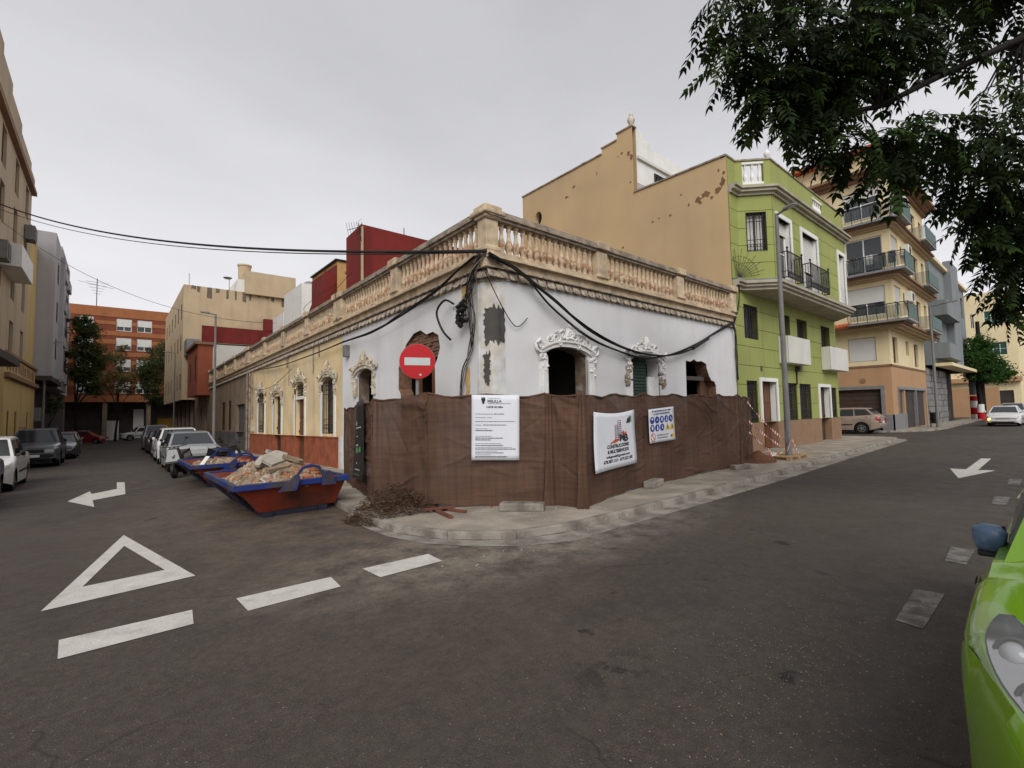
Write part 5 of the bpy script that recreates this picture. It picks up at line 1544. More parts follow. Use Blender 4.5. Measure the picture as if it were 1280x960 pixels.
for (z0_, z1_) in ((4.0, 4.9), (6.1, 6.7), (7.3, 8.0), (9.2, 9.8), (10.4, 11.0), (12.1, 12.75), (13.3, 13.9), (14.8, 15.3), (15.9, 17.25)):
    b_ = MB()
    cuts = sorted([-18, 16] + [c for q in wins for c in (q[0], q[1])])
    for a, b in zip(cuts, cuts[1:]):
        mid = (a + b) / 2
        zz0 = z0_
        segs = [(z0_, z1_)]
        for q in wins:
            if q[0] < mid < q[1]:
                ns = []
                for s0, s1 in segs:
                    if q[3] <= s0 or q[2] >= s1: ns.append((s0, s1))
                    else:
                        if q[2] > s0: ns.append((s0, q[2]))
                        if q[3] < s1: ns.append((q[3], s1))
                segs = ns
        if not segs:
            if b_.v: b_.build('brick_band', MT['brick_a'], eb)
            b_ = MB()
        for s0, s1 in segs:
            fbox(b_, FE, a, b, -.05, .01, s0, s1)
    if b_.v: b_.build('brick_band', MT['brick_a'], eb)
k = MB(); fbox(k, FE, -18, 16, 2.5, 12, -1.4, zb0); k.build('ground_storey', MT['dark_ground'], eb)
for x_ in (-15, -10, -5.5, -1.2, 3.6, 8.5, 13):
    k = MB(); fbox(k, FE, x_, x_ + .5, .2, .7, -1.4, zb0); k.build('pillar', MT['brown_wall'], eb)
k = MB(); fbox(k, FE, 2.2, 3.4, 2.3, 2.5, -1.4, 3.0); fbox(k, FE, -1.0, .6, 2.3, 2.5, -1.4, 1.4); k.build('white_doorway', MT['white_paint'], eb)
k = MB(); fbox(k, FE, 5.0, 10.0, 2.35, 2.5, -1.4, 1.6); k.build('shop_shutter', MT['mustard'], eb)
an = MB(); an.tube([(-2.2, 88, 17.2), (-2.2, 88, 21.5)], .05, 5)
for q in range(5):
    an.tube([(-3.4 + .2 * q, 88, 21.0 - q * .4), (-1.0 - .2 * q, 88, 20.9 - q * .4)], .02, 4)
an.tube([(-4.2, 88, 20.9), (-.4, 88, 20.3)], .02, 4)
an.top('roof_antenna', MT['iron'], (-2.2, 88, 17.2), 'thin television mast on the orange brick block', 'antenna')

# ------------------------------------------------------------------ left side of the left street
lx = -4.5
ta = plain_building('tan_block', 'tall tan apartment block with stepped parapet on the left kerb', -16, lx, 24, 44.0, -.6, 17.4, 'tan_apt',
    [('E', [(y_, y_ + 1.3, z_, z_ + 2.0, 'dark') for z_ in (5.2, 8.4, 11.6, 14.4) for y_ in (29, 33.2, 37.4, 41.4)])])
FN = FYn(lx, 0)
k = MB()
for (a, b, h_) in ((24, 31.9, 19.6), (31.9, 34.6, 19.1), (34.6, 38, 18.6), (38, 42.2, 18.1), (42.2, 44, 17.7)):
    fbox(k, FN, a, b - .02, -.12, .2, 17.38, h_)
k.build('parapet', MT['tan_apt'], ta)
k = MB(); fbox(k, FN, 24, 44.0, -.25, 0, 16.6, 16.85); k.build('string_course', MT['apt_brown'], ta)
k = MB(); fbox(k, FN, 33.6, 37.8, -.8, 0.0, 9.35, 10.5); k.build('balcony', MT['white_paint'], ta)
k = MB(); fbox(k, FN, 25, 31.6, -1.1, 0.0, 4.15, 4.45); k.build('canopy', MT['dark_ground'], ta)
for (y_, z_) in ((32.0, 9.3), (41.2, 12.9)):
    k = MB(); fbox(k, FN, y_, y_ + 1.0, -.5, -.02, z_, z_ + .9); ao = k.build('air_conditioner', MT['pole_grey'], ta, bevel=.03)
    f_ = MB(); fbox(f_, FN, y_ + .15, y_ + .85, -.52, -.505, z_ + .12, z_ + .8); f_.build('fan_grille', MT['iron'], ao)
yl = plain_building('ochre_house', 'narrow ochre house with worn painted lettering band between tan and grey blocks', -14, lx - .02, 44.02, 48.2, -.8, 14.2, 'yel_left', [])
FO2 = FYn(lx + .10, 0)
k = MB(); wall(k, FO2, rect(35.6, 48.2, -.8, 5.3), [rect(37.0, 37.6, .4, 2.2), rect(39.6, 40.3, .4, 2.2), rect(44.5, 45.2, .4, 2.2)], .11)
k.add([(lx, 35.6, -.8), (lx + .10, 35.6, -.8), (lx + .10, 35.6, 5.3), (lx, 35.6, 5.3)], [(0, 1, 2, 3)]); k.build('ground_wall', MT['yel_left'], yl)
for a in (37.0, 39.6, 44.5): window(yl, FO2, a, a + .62, .4, 2.2, .03, 'wood_door', 'glass', 0)
k = MB(); fbox(k, FO2, 35.6, 48.2, -.22, 0, 3.95, 4.2); fbox(k, FO2, 35.6, 48.2, -.12, 0, 5.2, 5.35); k.build('string_course', MT['apt_brown'], yl)
rl3 = random.Random(6)
k = MB(); u = 36.2
while u < 47.5:
    w_ = rl3.uniform(.3, .8); ragged(FO2, u, u + w_, 4.45, 5.0, rl3, -.012, 5, .08, .01).build('worn_paint', MT['apt_brown'], yl); u += w_ + rl3.uniform(.15, .5)
k = MB(); k.lathe([(.7, 0), (.7, 1.2), (.5, 1.4)], 12, (-5.4, 46.6, 14.2)); k.build('water_tank', MT['iron'], yl, 40)
gx = -3.55
ga = plain_building('grey_apartments', 'pale grey apartment building with upper floors projecting over a dark ground floor', -16, gx, 48.25, 57, 4.9, 15.6, 'grey_apt',
    [('E', [(y_, y_ + 1.2, z_, z_ + 1.6, 'dark') for z_ in (6.3, 9.2, 12.2) for y_ in (50.0, 53.6)])], dep=.02)
k = MB(); k.box(-16, -3.3, 52.2, 53.0, 4.9, 14.8); k.build('pier', MT['grey_apt'], ga)
k = MB(); k.box(-16, gx - .25, 57, 66.5, 4.4, 17.0); k.build('second_block', MT['grey_apt'], ga)
FN2 = FYn(gx - .25, 0)
for z_ in (6.0, 9.2, 12.4, 15.2):
    for y_ in (58.2, 62.6):
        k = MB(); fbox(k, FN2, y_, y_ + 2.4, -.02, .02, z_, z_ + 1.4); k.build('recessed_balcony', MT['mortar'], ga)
        k = MB(); fbox(k, FN2, y_ - .1, y_ + 2.5, -.25, -.02, z_ - .9, z_ - .02); k.build('balcony_front', MT['grey_apt'], ga)
k = MB(); k.box(-16, -4.6, 66.5, 82, 4.6, 16.4); k.build('rear_block', MT['grey_apt'], ga)
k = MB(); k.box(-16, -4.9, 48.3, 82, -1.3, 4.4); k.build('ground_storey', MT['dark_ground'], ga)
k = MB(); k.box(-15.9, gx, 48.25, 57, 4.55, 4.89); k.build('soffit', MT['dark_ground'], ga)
k = MB(); k.box(-4.85, -4.2, 49.6, 50.6, 1.6, 2.6); k.build('air_conditioner', MT['grey_metal'], ga, bevel=.03)
# ------------------------------------------------------------------ hoarding: brown net on wire panels round the site
FPT = dict(A=(4.76, 12.6, 1.80), B=(3.84, 8.7, 1.93), C=(4.25, 7.4, 1.99), D=(5.9, 6.05, 1.95), E=(6.05, 5.42, 1.92), F=(8.7, 6.0, 1.97), G=(13.5, 6.17, 1.99), H=(15.94, 6.9, 1.95))
flabels = {'AB': 'brown netted fence panel running back along the side street, black banner on it', 'BC': 'narrow brown netted fence panel curving round behind the brushwood heap',
           'CD': 'brown netted fence panel carrying the white municipal notice', 'DE': 'short brown netted fence panel between the notice and the builder banner',
           'EF': 'brown netted fence panel carrying the white builder banner', 'FG': 'long brown netted fence panel carrying the blue safety board', 'GH': 'brown netted fence panel ending by the taped lamp post'}
def net_height(rngn, L, ztop, zbot, folds):
    ties = [0, L] + [L * (k + .5) / max(1, int(L / .9)) for k in range(max(1, int(L / .9)))]
    def f(u, z):
        v = (z - zbot) / (ztop - zbot)
        d = 0
        for (u0, v0, ang, amp, sg, ln) in folds:
            du, dv = u - u0, (v - v0) * 1.9
            along = du * math.cos(ang) + dv * math.sin(ang); across = -du * math.sin(ang) + dv * math.cos(ang)
            if -.05 < along < ln:
                k = math.sin(PI * min(1, max(0, (along + .05) / (ln + .05)))) ** .6
                d += amp * k * math.exp(-(across / sg) ** 2)
        d += .016 * math.sin(u * 5.1 + 1.3 * math.sin(v * 4)) * (1 - v) + .010 * math.sin(u * 13 + v * 3)
        return -max(-.05, min(.062, d))
    return f
def make_panel(a, b):
    A_, B_ = FPT[a], FPT[b]
    fr, L = FP(A_[:2], B_[:2])
    rn = random.Random(a + b)
    t = thing('netted_fence', flabels[a + b], 'fence', (A_[0], A_[1], gz(A_[1]) + .1), 'netted fence panels round the building site')
    folds = []
    for k in range(int(8 + L * 8)):
        top = rn.random() < .6
        folds.append((rn.uniform(0, L), 1.0 if top else rn.uniform(.1, .8), rn.choice([-1, -1, 1]) * rn.uniform(.3, 1.5) if top else rn.uniform(-.5, .5), rn.uniform(.008, .034) * rn.choice([1, 1, -.7]), rn.choice([rn.uniform(.014, .03), rn.uniform(.03, .07)]), rn.uniform(.5, 1.8)))
    zb0 = gz(A_[1]) + .12; zb1 = gz(B_[1]) + .12
    nu, nz = max(16, int(L / .026)), 76
    m_ = MB()
    f = None
    ph = rn.uniform(0, 6)
    for i in range(nu + 1):
        u = -.04 + (L + .08) * i / nu; s_ = min(1, max(0, u / L))
        zt = A_[2] + (B_[2] - A_[2]) * s_ - .055 * abs(math.sin(PI * s_ * max(1, round(L / 1.1)))) + .012 * math.sin(u * 9 + ph)
        zb_ = zb0 + (zb1 - zb0) * s_ + .04 * math.sin(u * 2.3 + ph) + .02 * math.sin(u * 7.7)
        f = net_height(rn, L, zt, zb_, folds)
        for j in range(nz + 1):
            z = zb_ + (zt - zb_) * j / nz
            m_.v.append(fr(u, f(u, z) - .035, z))
    for i in range(nu):
        for j in range(nz):
            q = i * (nz + 1) + j
            m_.f.append((q, q + nz + 1, q + nz + 2, q + 1))
    m_.build('net', MT['net'], t, 180)
    # doubled-over hem along the top
    h_ = MB(); pts = []
    for i in range(int(L / .15) + 1):
        u = min(L, i * .15); s_ = u / L
        pts.append(fr(u, -.03 + .012 * math.sin(u * 7), A_[2] + (B_[2] - A_[2]) * s_ - .058 * abs(math.sin(PI * s_ * max(1, round(L / 1.1)))) + .012 * math.sin(u * 9 + ph)))
    if len(pts) > 1: h_.tube(pts, .022, 6); h_.build('hem', MT['net'], t, 60)
    wr_ = MB()
    for k in range(int(L / .2) + 1): wr_.tube([fr(min(L, k * .2), .01, zb0), fr(min(L, k * .2), .01, min(A_[2], B_[2]) - .05)], .003, 4)
    for k in range(10): wr_.tube([fr(0, .014, zb0 + .05 + k * .19), fr(L, .014, zb1 + .05 + k * .19)], .003, 4)
    tag(wr_.build('wire_mesh', MT['grey_metal'], t), kind='stuff')
    for nm, (u, zt) in (('post', (0.03, A_[2])), ('post', (L - .03, B_[2]))):
        MB().tube([fr(u, .06, zb0 - .08), fr(u, .06, zt - .04)], .021, 8).build(nm, MT['pole_grey'], t)
    return t, fr, L
PAN = {}
for a, b in ('AB', 'BC', 'CD', 'DE', 'EF', 'FG', 'GH'):
    PAN[a + b] = make_panel(a, b)
# gathered folds of surplus net hanging at the joints
for (pt, lab) in (('D', 'gathered fold of brown net hanging beside the municipal notice'), ('E', 'gathered fold of brown net hanging beside the builder banner')):
    x, y, zt = FPT[pt]
    m_ = MB(); rn = random.Random(pt)
    n = 16; nz = 14
    for j in range(nz + 1):
        v = j / nz
        z = gz(y) + .11 + (zt - .02 - gz(y) - .11) * v
        for i in range(n):
            a = 2 * PI * i / n
            r_ = (.055 + .05 * (1 - v)) * (1 + .35 * math.sin(3 * a + 2 * v))
            m_.v.append((x + r_ * math.cos(a) - .04 * (1 - v), y - .07 + .75 * r_ * math.sin(a), z))
    for j in range(nz):
        for i in range(n): m_.f.append((j * n + i, j * n + (i + 1) % n, (j + 1) * n + (i + 1) % n, (j + 1) * n + i))
    m_.f.append(tuple(range(n))); m_.f.append(tuple(nz * n + i for i in range(n)))
    m_.top('net_fold', MT['net'], (x, y, gz(y) + .1), lab, 'net', smooth=60)

def slab_piece(name, mat, c, size, rz, lab, cat, tilt=0, group=None, bev=.02):
    sx, sy, sz = size
    o = MB().box(-sx / 2, sx / 2, -sy / 2, sy / 2, 0, sz).top(name, MT[mat], (0, 0, 0), lab, cat, group, bevel=bev)
    o.location = c; o.rotation_euler = (tilt, 0, rz)
    return o
def footing(c, size, rz, lab):
    sx, sy, sz = size
    t = thing('concrete_block', lab, 'concrete block', (0, 0, 0), 'concrete feet of the fence')
    m_ = MB(); m_.box(-sx / 2, sx / 2, -sy / 2, sy / 2, 0, sz); m_.build('block', MT['kerb'], t, bevel=.02)
    for k in (-.3, 0.0, .3):
        m_ = MB(); m_.lathe([(.03, sz - .002), (.03, sz + .002)], 10, (k * sx, 0, 0)); m_.build('post_hole', MT['mortar'], t)
    t.location = c; t.rotation_euler = (0, 0, rz)
    return t
footing((5.22, 6.0, gz(6.0) + .1), (.74, .24, .13), math.atan2(-.62, .3) + .25, 'grey concrete fence foot under the gathered net by the notice')
footing((8.75, 5.82, gz(5.8) + .1), (.62, .24, .14), .25, 'grey concrete fence foot below the blue safety board')
footing((12.75, 5.72, gz(5.7) + .1), (.70, .24, .12), -.5, 'grey concrete fence foot at the end of the long net panel')

# ------------------------------------------------------------------ printed boards on the net (flat prints)
def text_mesh(parent, fr, s_, u, z, h, mat, d, align='LEFT', bold=False, sx=1.0, fit=None):
    cu = bpy.data.curves.new('lettering', 'FONT')
    cu.body = s_; cu.size = h * 1.35; cu.align_x = align
    cu.offset = .006 * (h / .1) if bold else 0.0
    cu.resolution_u = 2
    ob = bpy.data.objects.new('lettering_curve', cu); COL.objects.link(ob)
    dg = bpy.context.evaluated_depsgraph_get(); dg.update()
    me = bpy.data.meshes.new_from_object(ob.evaluated_get(dg))
    bpy.data.objects.remove(ob)
    if fit: sx = fit / max(1e-6, max(v.co.x for v in me.vertices) - min(v.co.x for v in me.vertices))
    m_ = MB(); m_.v = [fr(u + v.co.x * sx, d, z + v.co.y) for v in me.vertices]; m_.f = [tuple(p.vertices) for p in me.polygons]
    bpy.data.meshes.remove(me)
    return m_.build('lettering', MT[mat], parent)
def board(name, lab, fr, corners, mat, cat='poster', d=-.118, sag=.02, n=12, rip=.006):
    (ua, za), (ub, zb_), (uc, zc), (ud, zd) = corners     # top-left, top-right, bottom-right, bottom-left
    org = fr(ua, d, za)
    t = thing(name, lab, cat, org)
    def pt(s_, v, dd=0):
        u = (ua + (ub - ua) * s_) * v + (ud + (uc - ud) * s_) * (1 - v)
        z = (za + (zb_ - za) * s_) * v + (zd + (zc - zd) * s_) * (1 - v)
        z -= sag * math.sin(PI * s_) * v * v
        return fr(u, d + rip * math.sin(5 * s_ + 4 * v) + dd, z)
    m_ = MB()
    for i in range(n + 1):
        for j in range(n + 1): m_.v.append(pt(i / n, j / n))
    for i in range(n):
        for j in range(n): q = i * (n + 1) + j; m_.f.append((q, q + n + 1, q + n + 2, q + 1))
    o = m_.build('sheet', MT[mat], t, 180)
    md = o.modifiers.new('solid', 'SOLIDIFY'); md.thickness = .004; md.offset = 0
    return t, (lambda u, dd, z: pt(u, z, dd))
FSH = -.006
_, frn, Ln = PAN['CD']
nb_, fp = board('municipal_notice', 'white municipal works notice with crest and lines of small print', frn, [(.80, 1.955), (1.635, 1.935), (1.61, .80), (.78, .815)], 'paper', sag=.004)
text_mesh(nb_, fp, 'MELILLA', .33, .885, .042, 'ink_grey', FSH, bold=True, fit=.30)
text_mesh(nb_, fp, 'CARTEL DE OBRA', .31, .80, .027, 'ink', FSH, bold=True, fit=.35)
cr_ = MB(); cr_.prism([(.20, .93), (.21, .97), (.235, .945), (.245, .985), (.255, .945), (.28, .97), (.29, .93), (.275, .90), (.265, .862), (.225, .862), (.215, .90)], FSH, FSH - .002, fp); cr_.build('crest', MT['ink'], nb_)
def print_lines(parent, fp, lines, rng, mat='ink_grey'):
    """illegible small print, word by word"""
    m_ = {}
    for (u0, u1, z, h, mt) in lines:
        q = m_.setdefault(mt, MB())
        u = u0
        while u < u1 - .01:
            w_ = min(rng.uniform(.018, .06), u1 - u)
            q.add([fp(u, FSH, z), fp(u + w_, FSH, z), fp(u + w_, FSH, z + h), fp(u, FSH, z + h)], [(0, 1, 2, 3)])
            u += w_ + .010
    for mt, q in m_.items(): tag(q.build('small_print', MT[mt], parent), kind='stuff')
rp = random.Random(3)
print_lines(nb_, fp, [(.34, .62, .945, .007, 'ink_grey'), (.34, .82, .862, .009, 'ink_grey'), (.08, .45, .70, .009, 'ink_grey'), (.47, .68, .70, .012, 'ink'), (.08, .30, .645, .008, 'ink_grey'), (.33, .42, .645, .009, 'ink_grey'),
    (.08, .90, .585, .011, 'ink_grey'), (.08, .22, .53, .009, 'ink_grey'), (.24, .73, .53, .013, 'ink_grey'), (.08, .34, .475, .008, 'ink_grey'), (.08, .44, .445, .013, 'ink'), (.08, .42, .36, .008, 'ink_grey'), (.08, .65, .33, .013, 'ink'),
    (.08, .41, .302, .013, 'ink'), (.08, .63, .248, .008, 'ink_grey'), (.08, .67, .218, .012, 'ink'), (.08, .84, .19, .008, 'ink_grey'), (.08, .92, .163, .013, 'ink'), (.08, .55, .135, .008, 'ink_grey'), (.08, .67, .105, .012, 'ink'), (.08, .40, .078, .008, 'ink_grey'), (.08, .75, .045, .014, 'ink')], rp)

_, fre, Le = PAN['EF']
bn, fb = board('builder_banner', 'white builder banner with tower block logo and large letters', fre, [(.25, 1.61), (2.0, 1.64), (2.02, .58), (.28, .55)], 'paper', sag=.05, rip=.012)
def quadp(parent, fp, pts, mat, nm='logo'):
    return MB().prism(pts, FSH, FSH - .002, fp).build(nm, MT[mat], parent)
q = MB()
for (a, b, c, d) in ((.53, .62, .55, .86), (.45, .535, .50, .78)):
    for (e, f_, g, h) in ((a, a + .008, c, d), (b - .008, b, c, d), (a, b, d - .010, d)):
        q.add([fp_ for fp_ in (fb(e, FSH, g), fb(f_, FSH, g), fb(f_, FSH, h), fb(e, FSH, h))], [(0, 1, 2, 3)])
q.build('tower_outline', MT['ink_red'], bn)
q = MB()
for i in range(3):
    for j in range(8):
        u = .545 + i * .024; z = .80 - j * .038
        q.add([fb(u, FSH, z), fb(u + .014, FSH, z), fb(u + .014, FSH, z + .022), fb(u, FSH, z + .022)], [(0, 1, 2, 3)])
for i in range(3):
    for j in range(7):
        u = .462 + i * .024; z = .73 - j * .038
        q.add([fb(u, FSH, z), fb(u + .014, FSH, z), fb(u + .014, FSH, z + .022), fb(u, FSH, z + .022)], [(0, 1, 2, 3)])
q.build('tower_windows', MT['ink_navy'], bn)
for pts in ([(.33, .45), (.47, .53), (.49, .50), (.36, .44)], [(.40, .44), (.50, .52), (.56, .50), (.50, .47)], [(.62, .62), (.66, .66), (.70, .60), (.73, .64), (.76, .57), (.70, .55)]):
    quadp(bn, fb, pts, 'ink_red')
text_mesh(bn, fb, 'M', .55, .475, .13, 'ink', FSH - .002, bold=True, fit=.12)
text_mesh(bn, fb, 'B', .66, .455, .13, 'ink', FSH - .002, bold=True, fit=.12)
text_mesh(bn, fb, 'CONSTRUCCIONES', .53, .365, .062, 'ink', FSH, 'CENTER', True, fit=.52)
text_mesh(bn, fb, '& MULTISERVICIOS', .53, .275, .062, 'ink', FSH, 'CENTER', True, fit=.50)
text_mesh(bn, fb, 'mbgmel@gmail.com', .53, .20, .040, 'ink', FSH, 'CENTER', True, fit=.54)
text_mesh(bn, fb, '678.387.113 - 677.527.183', .53, .115, .052, 'ink', FSH, 'CENTER', True, fit=.68)
quadp(bn, fb, [(.88, .80), (.91, .78), (.91, .90), (.88, .91), (.84, .89)], 'ink_green'); quadp(bn, fb, [(.76, .78), (.87, .78), (.87, .90), (.80, .86)], 'ink')
for (u, z) in ((.02, .97), (.98, .975), (.02, .03), (.98, .03)):
    MB().prism([(u + .006 * math.cos(k * PI / 4), z + .009 * math.sin(k * PI / 4)) for k in range(8)], FSH, FSH - .003, fb).build('eyelet', MT['iron'], bn)

_, frg, Lg = PAN['FG']
sb_, fs_ = board('safety_board', 'white site safety board with blue circles and yellow warning triangles', frg, [(.03, 1.63), (1.08, 1.69), (1.10, .94), (.05, .91)], 'paper', sag=.0, rip=.004)
text_mesh(sb_, fs_, 'ES OBLIGATORIO EN ESTA OBRA', .5, .905, .045, 'ink_navy', FSH, 'CENTER', True, fit=.76)
text_mesh(sb_, fs_, 'LA ROPA DE SEGURIDAD', .5, .82, .045, 'ink_navy', FSH, 'CENTER', True, fit=.64)
def disc(parent, fp, u, z, ru, rz_, mat, d=FSH, n=18, nm='pictogram'):
    return MB().prism([(u + ru * math.cos(2 * PI * k / n), z + rz_ * math.sin(2 * PI * k / n)) for k in range(n)], d, d - .002, fp).build(nm, MT[mat], parent)
glyphs = [[(-.02, .0), (-.035, .035), (0, .075), (.035, .035), (.02, 0)], [(-.03, -.03), (0, .04), (.03, -.03), (.012, -.02), (0, .01), (-.012, -.02)], [(-.03, .02), (-.02, .06), (.02, .06), (.03, .02), (.02, -.05), (-.02, -.05)],
          [(-.02, -.07), (.03, -.06), (.02, .06), (-.01, .05)], [(-.03, .04), (.0, .05), (.03, -.04), (.0, -.06), (-.01, 0)]]
k = 0
for j, z in enumerate((.665, .43)):
    for i in range(5 if j == 0 else 3):
        u = .115 + i * .185
        disc(sb_, fs_, u, z, .080, .105, 'ink_blue')
        MB().prism([(u + a, z + b) for a, b in glyphs[(i + 2 * j) % 5]], FSH - .002, FSH - .004, fs_).build('pictogram_figure', MT['paper'], sb_)
for u in (.70, .89):
    MB().prism([(u - .095, .34), (u + .095, .34), (u, .54)], FSH, FSH - .002, fs_).build('warning_triangle', MT['ink_yellow'], sb_)
    MB().prism([(u - .02, .37), (u + .02, .37), (u + .008, .47), (u - .008, .47)], FSH - .002, FSH - .004, fs_).build('pictogram_figure', MT['ink'], sb_)
disc(sb_, fs_, .13, .16, .095, .125, 'ink_red'); disc(sb_, fs_, .13, .16, .072, .097, 'paper', FSH - .002)
MB().prism([(.07, .24), (.09, .255), (.195, .08), (.175, .065)], FSH - .004, FSH - .006, fs_).build('pictogram_bar', MT['ink_red'], sb_)
MB().prism([(.11, .09), (.15, .09), (.145, .2), (.13, .24), (.115, .2)], FSH - .003, FSH - .0035, fs_).build('pictogram_figure', MT['ink'], sb_)
text_mesh(sb_, fs_, 'PROHIBIDO EL PASO', .27, .185, .04, 'ink_grey', FSH, 'LEFT', True, fit=.46)
text_mesh(sb_, fs_, 'A TODA PERSONA', .27, .105, .04, 'ink_grey', FSH, 'LEFT', True, fit=.42)
MB().prism([(.80, .16), (.86, .20), (.95, .19), (.95, .10), (.86, .10)], FSH, FSH - .002, fs_).build('pictogram', MT['ink_yellow'], sb_)
MB().prism([(.80, .12), (.84, .19), (.85, .11)], FSH - .002, FSH - .004, fs_).build('pictogram_figure', MT['ink'], sb_)

_, fra, La = PAN['AB']
bk_, fk = board('black_banner', 'tall black printed banner with a small green box on the side street net', fra, [(2.75, 1.90), (3.43, 1.96), (3.58, .32), (2.05, .22)], 'banner_black', sag=0, rip=.012, d=-.125)
text_mesh(bk_, fk, 'habla', .22, .70, .05, 'paper', FSH, bold=True, sx=.9)
print_lines(bk_, fk, [(.2, .8, .655, .012, 'paper'), (.25, .5, .55, .008, 'paper'), (.25, .55, .43, .02, 'paper'), (.3, .4, .2, .02, 'paper'), (.15, .75, .12, .012, 'paper'), (.1, .7, .05, .02, 'ink_grey')], rp)
quadp(bk_, fk, [(.25, .34), (.78, .35), (.78, .42), (.25, .41)], 'ink_green', 'green_box')

# ------------------------------------------------------------------ no-entry sign
ns = thing('no_entry_sign', 'round red no entry sign on a post behind the net fence', 'traffic sign', (4.72, 8.62, gz(8.6) + .1))
m_ = MB(); m_.tube([(4.74, 8.64, 0), (4.74, 8.64, 3.0)], .035, 10); m_.build('post', MT['grey_metal'], ns)
sc_ = Vector((4.70, 8.56, 2.70)); tdir = Vector((-4.7, -8.2, -0.1)).normalized(); sdx = Vector((-tdir.y, tdir.x, 0)).normalized(); sdz = Vector((0, 0, 1))
def sfr(u, d, z): return tuple(sc_ + sdx * u * 1.0 + sdz * z - tdir * d)
n = 40
rs = .355
MB().prism([(rs * math.cos(2 * PI * k / n), rs * math.sin(2 * PI * k / n)) for k in range(n)], -.006, .012, sfr).build('disc', MT['sign_red'], ns)
MB().prism([(rs * 1.02 * math.cos(2 * PI * k / n), rs * 1.02 * math.sin(2 * PI * k / n)) for k in range(n)], .013, .03, sfr).build('backing', MT['grey_metal'], ns)
MB().prism([(-.255, -.075), (.255, -.085), (.255, .07), (-.255, .08)], -.010, -.006, sfr).build('white_bar', MT['sign_white'], ns)
MB().prism([(.06 + .022 * math.cos(2 * PI * k / 12), -.275 + .022 * math.sin(2 * PI * k / 12)) for k in range(12)], -.010, -.006, sfr).build('sticker', MT['sign_white'], ns)

# ------------------------------------------------------------------ street lamps
def street_lamp(lab, x, y, h, ax, ay, r=.085, z0=.1):
    t = thing('street_lamp', lab, 'street lamp', (x, y, gz(y) + z0), 'street lamps')
    z = gz(y) + z0
    m_ = MB(); m_.tube([(x, y, z), (x, y, z + h * .5), (x, y, z + h)], [r * 1.12, r * .85, r * .62], 12); m_.build('pole', MT['pole_grey'], t, 40)
    m_ = MB(); m_.tube([(x, y, z + h - .05), (x + ax * .5, y + ay * .5, z + h + .02), (x + ax * .75, y + ay * .75, z + h + .04)], r * .45, 8); m_.build('arm', MT['pole_grey'], t, 40)
    L_ = Vector((ax, ay, 0)); n_ = L_.normalized(); s_ = Vector((-n_.y, n_.x, 0)) * .13
    a = Vector((x + ax * .45, y + ay * .45, z + h + .0)); b = Vector((x + ax * 1.1, y + ay * 1.1, z + h + .04))
    m_ = MB(); up = Vector((0, 0, .09))
    m_.hexa([a - s_ * .7, b - s_, b + s_, a + s_ * .7, a - s_ * .5 + up, b - s_ * .6 + up * .7, b + s_ * .6 + up * .7, a + s_ * .5 + up]); hd = m_.build('lamp_head', MT['pole_grey'], t, bevel=.015)
    m_ = MB(); dn = Vector((0, 0, -.012)); a2 = a + (b - a) * .3; b2 = a + (b - a) * .9
    m_.hexa([a2 - s_ * .5 + dn, b2 - s_ * .6 + dn, b2 + s_ * .6 + dn, a2 + s_ * .5 + dn, a2 - s_ * .5, b2 - s_ * .6, b2 + s_ * .6, a2 + s_ * .5]); m_.build('lens', MT['off_white'], hd)
    m_ = MB(); m_.box(x - .16, x + .16, y - .16, y + .16, z, z + .02); m_.build('base_plate', MT['pole_grey'], t)
    m_ = MB(); m_.box(x - r * 1.08 - .004, x - r * .4, y - .05, y + .05, z + .5, z + .85); m_.build('hatch', MT['pole_grey'], t)
    return t
street_lamp('grey street lamp wrapped with red and white tape before the green house', 16.0, 5.8, 7.75, -.15, -.55)
street_lamp('grey street lamp beside the brown house on the narrow street', 4.0, 28.9, 7.4, -.6, 0.15, .075)
street_lamp('thin grey street lamp below the beige block on the narrow street', 4.2, 53, 8.3, -.8, .15, .07)
street_lamp('grey street lamp on the left kerb in front of the grey apartments', -3.95, 48.6, 8.0, .8, .15, .08)
street_lamp('grey street lamp at the foot of the yellow corner apartments', 42.7, 6.1, 8.3, -.3, -1.3, .09)
gf = MB()
for k in range(3): gf.tube([(15.915, 5.76 + .03 * k, 1.55), (15.91, 5.72 + .03 * k, 1.72), (15.915, 5.79 + .03 * k, 1.82)], .008, 4)

# ------------------------------------------------------------------ red and white barrier tape
def tape(lab, pts, sag=.12, w=.045, n=34):
    t = thing('barrier_tape', lab, 'barrier tape', pts[0], 'red and white barrier tapes')
    P_ = []
    segs = len(pts) - 1
    for s in range(segs):
        a, b = Vector(pts[s]), Vector(pts[s + 1])
        m = max(2, n // segs)
        for i in range(m + (1 if s == segs - 1 else 0)):
            q = a + (b - a) * (i / m); q.z -= sag * math.sin(PI * i / m); P_.append(q)
    A_, B_ = MB(), MB()
    for i, (a, b) in enumerate(zip(P_, P_[1:])):
        tw = w * (.6 + .4 * math.cos(i * .5)); up = Vector((.25 * w * math.sin(i * .5), 0, tw))
        q = [a - up, b - up, b + up, a + up]
        ((A_ if i % 2 else B_)).add(q, [(0, 1, 2, 3)])
    for m_, mt in ((A_, 'tape_red'), (B_, 'tape_white')):
        tag(m_.build('stripe', MT[mt], t), kind='stuff')
    return t
tape('red and white tape from the fence top down to the lamp post', [(15.2, 6.70, 1.90), (15.93, 5.9, .62)], .10)
tape('red and white tape slung from mid fence towards the lamp post foot', [(15.5, 6.8, 1.25), (16.0, 5.95, .35)], .05)
tape('red and white tape low between the fence and the timber pallet', [(15.3, 6.75, .95), (15.45, 6.0, .18)], .04)
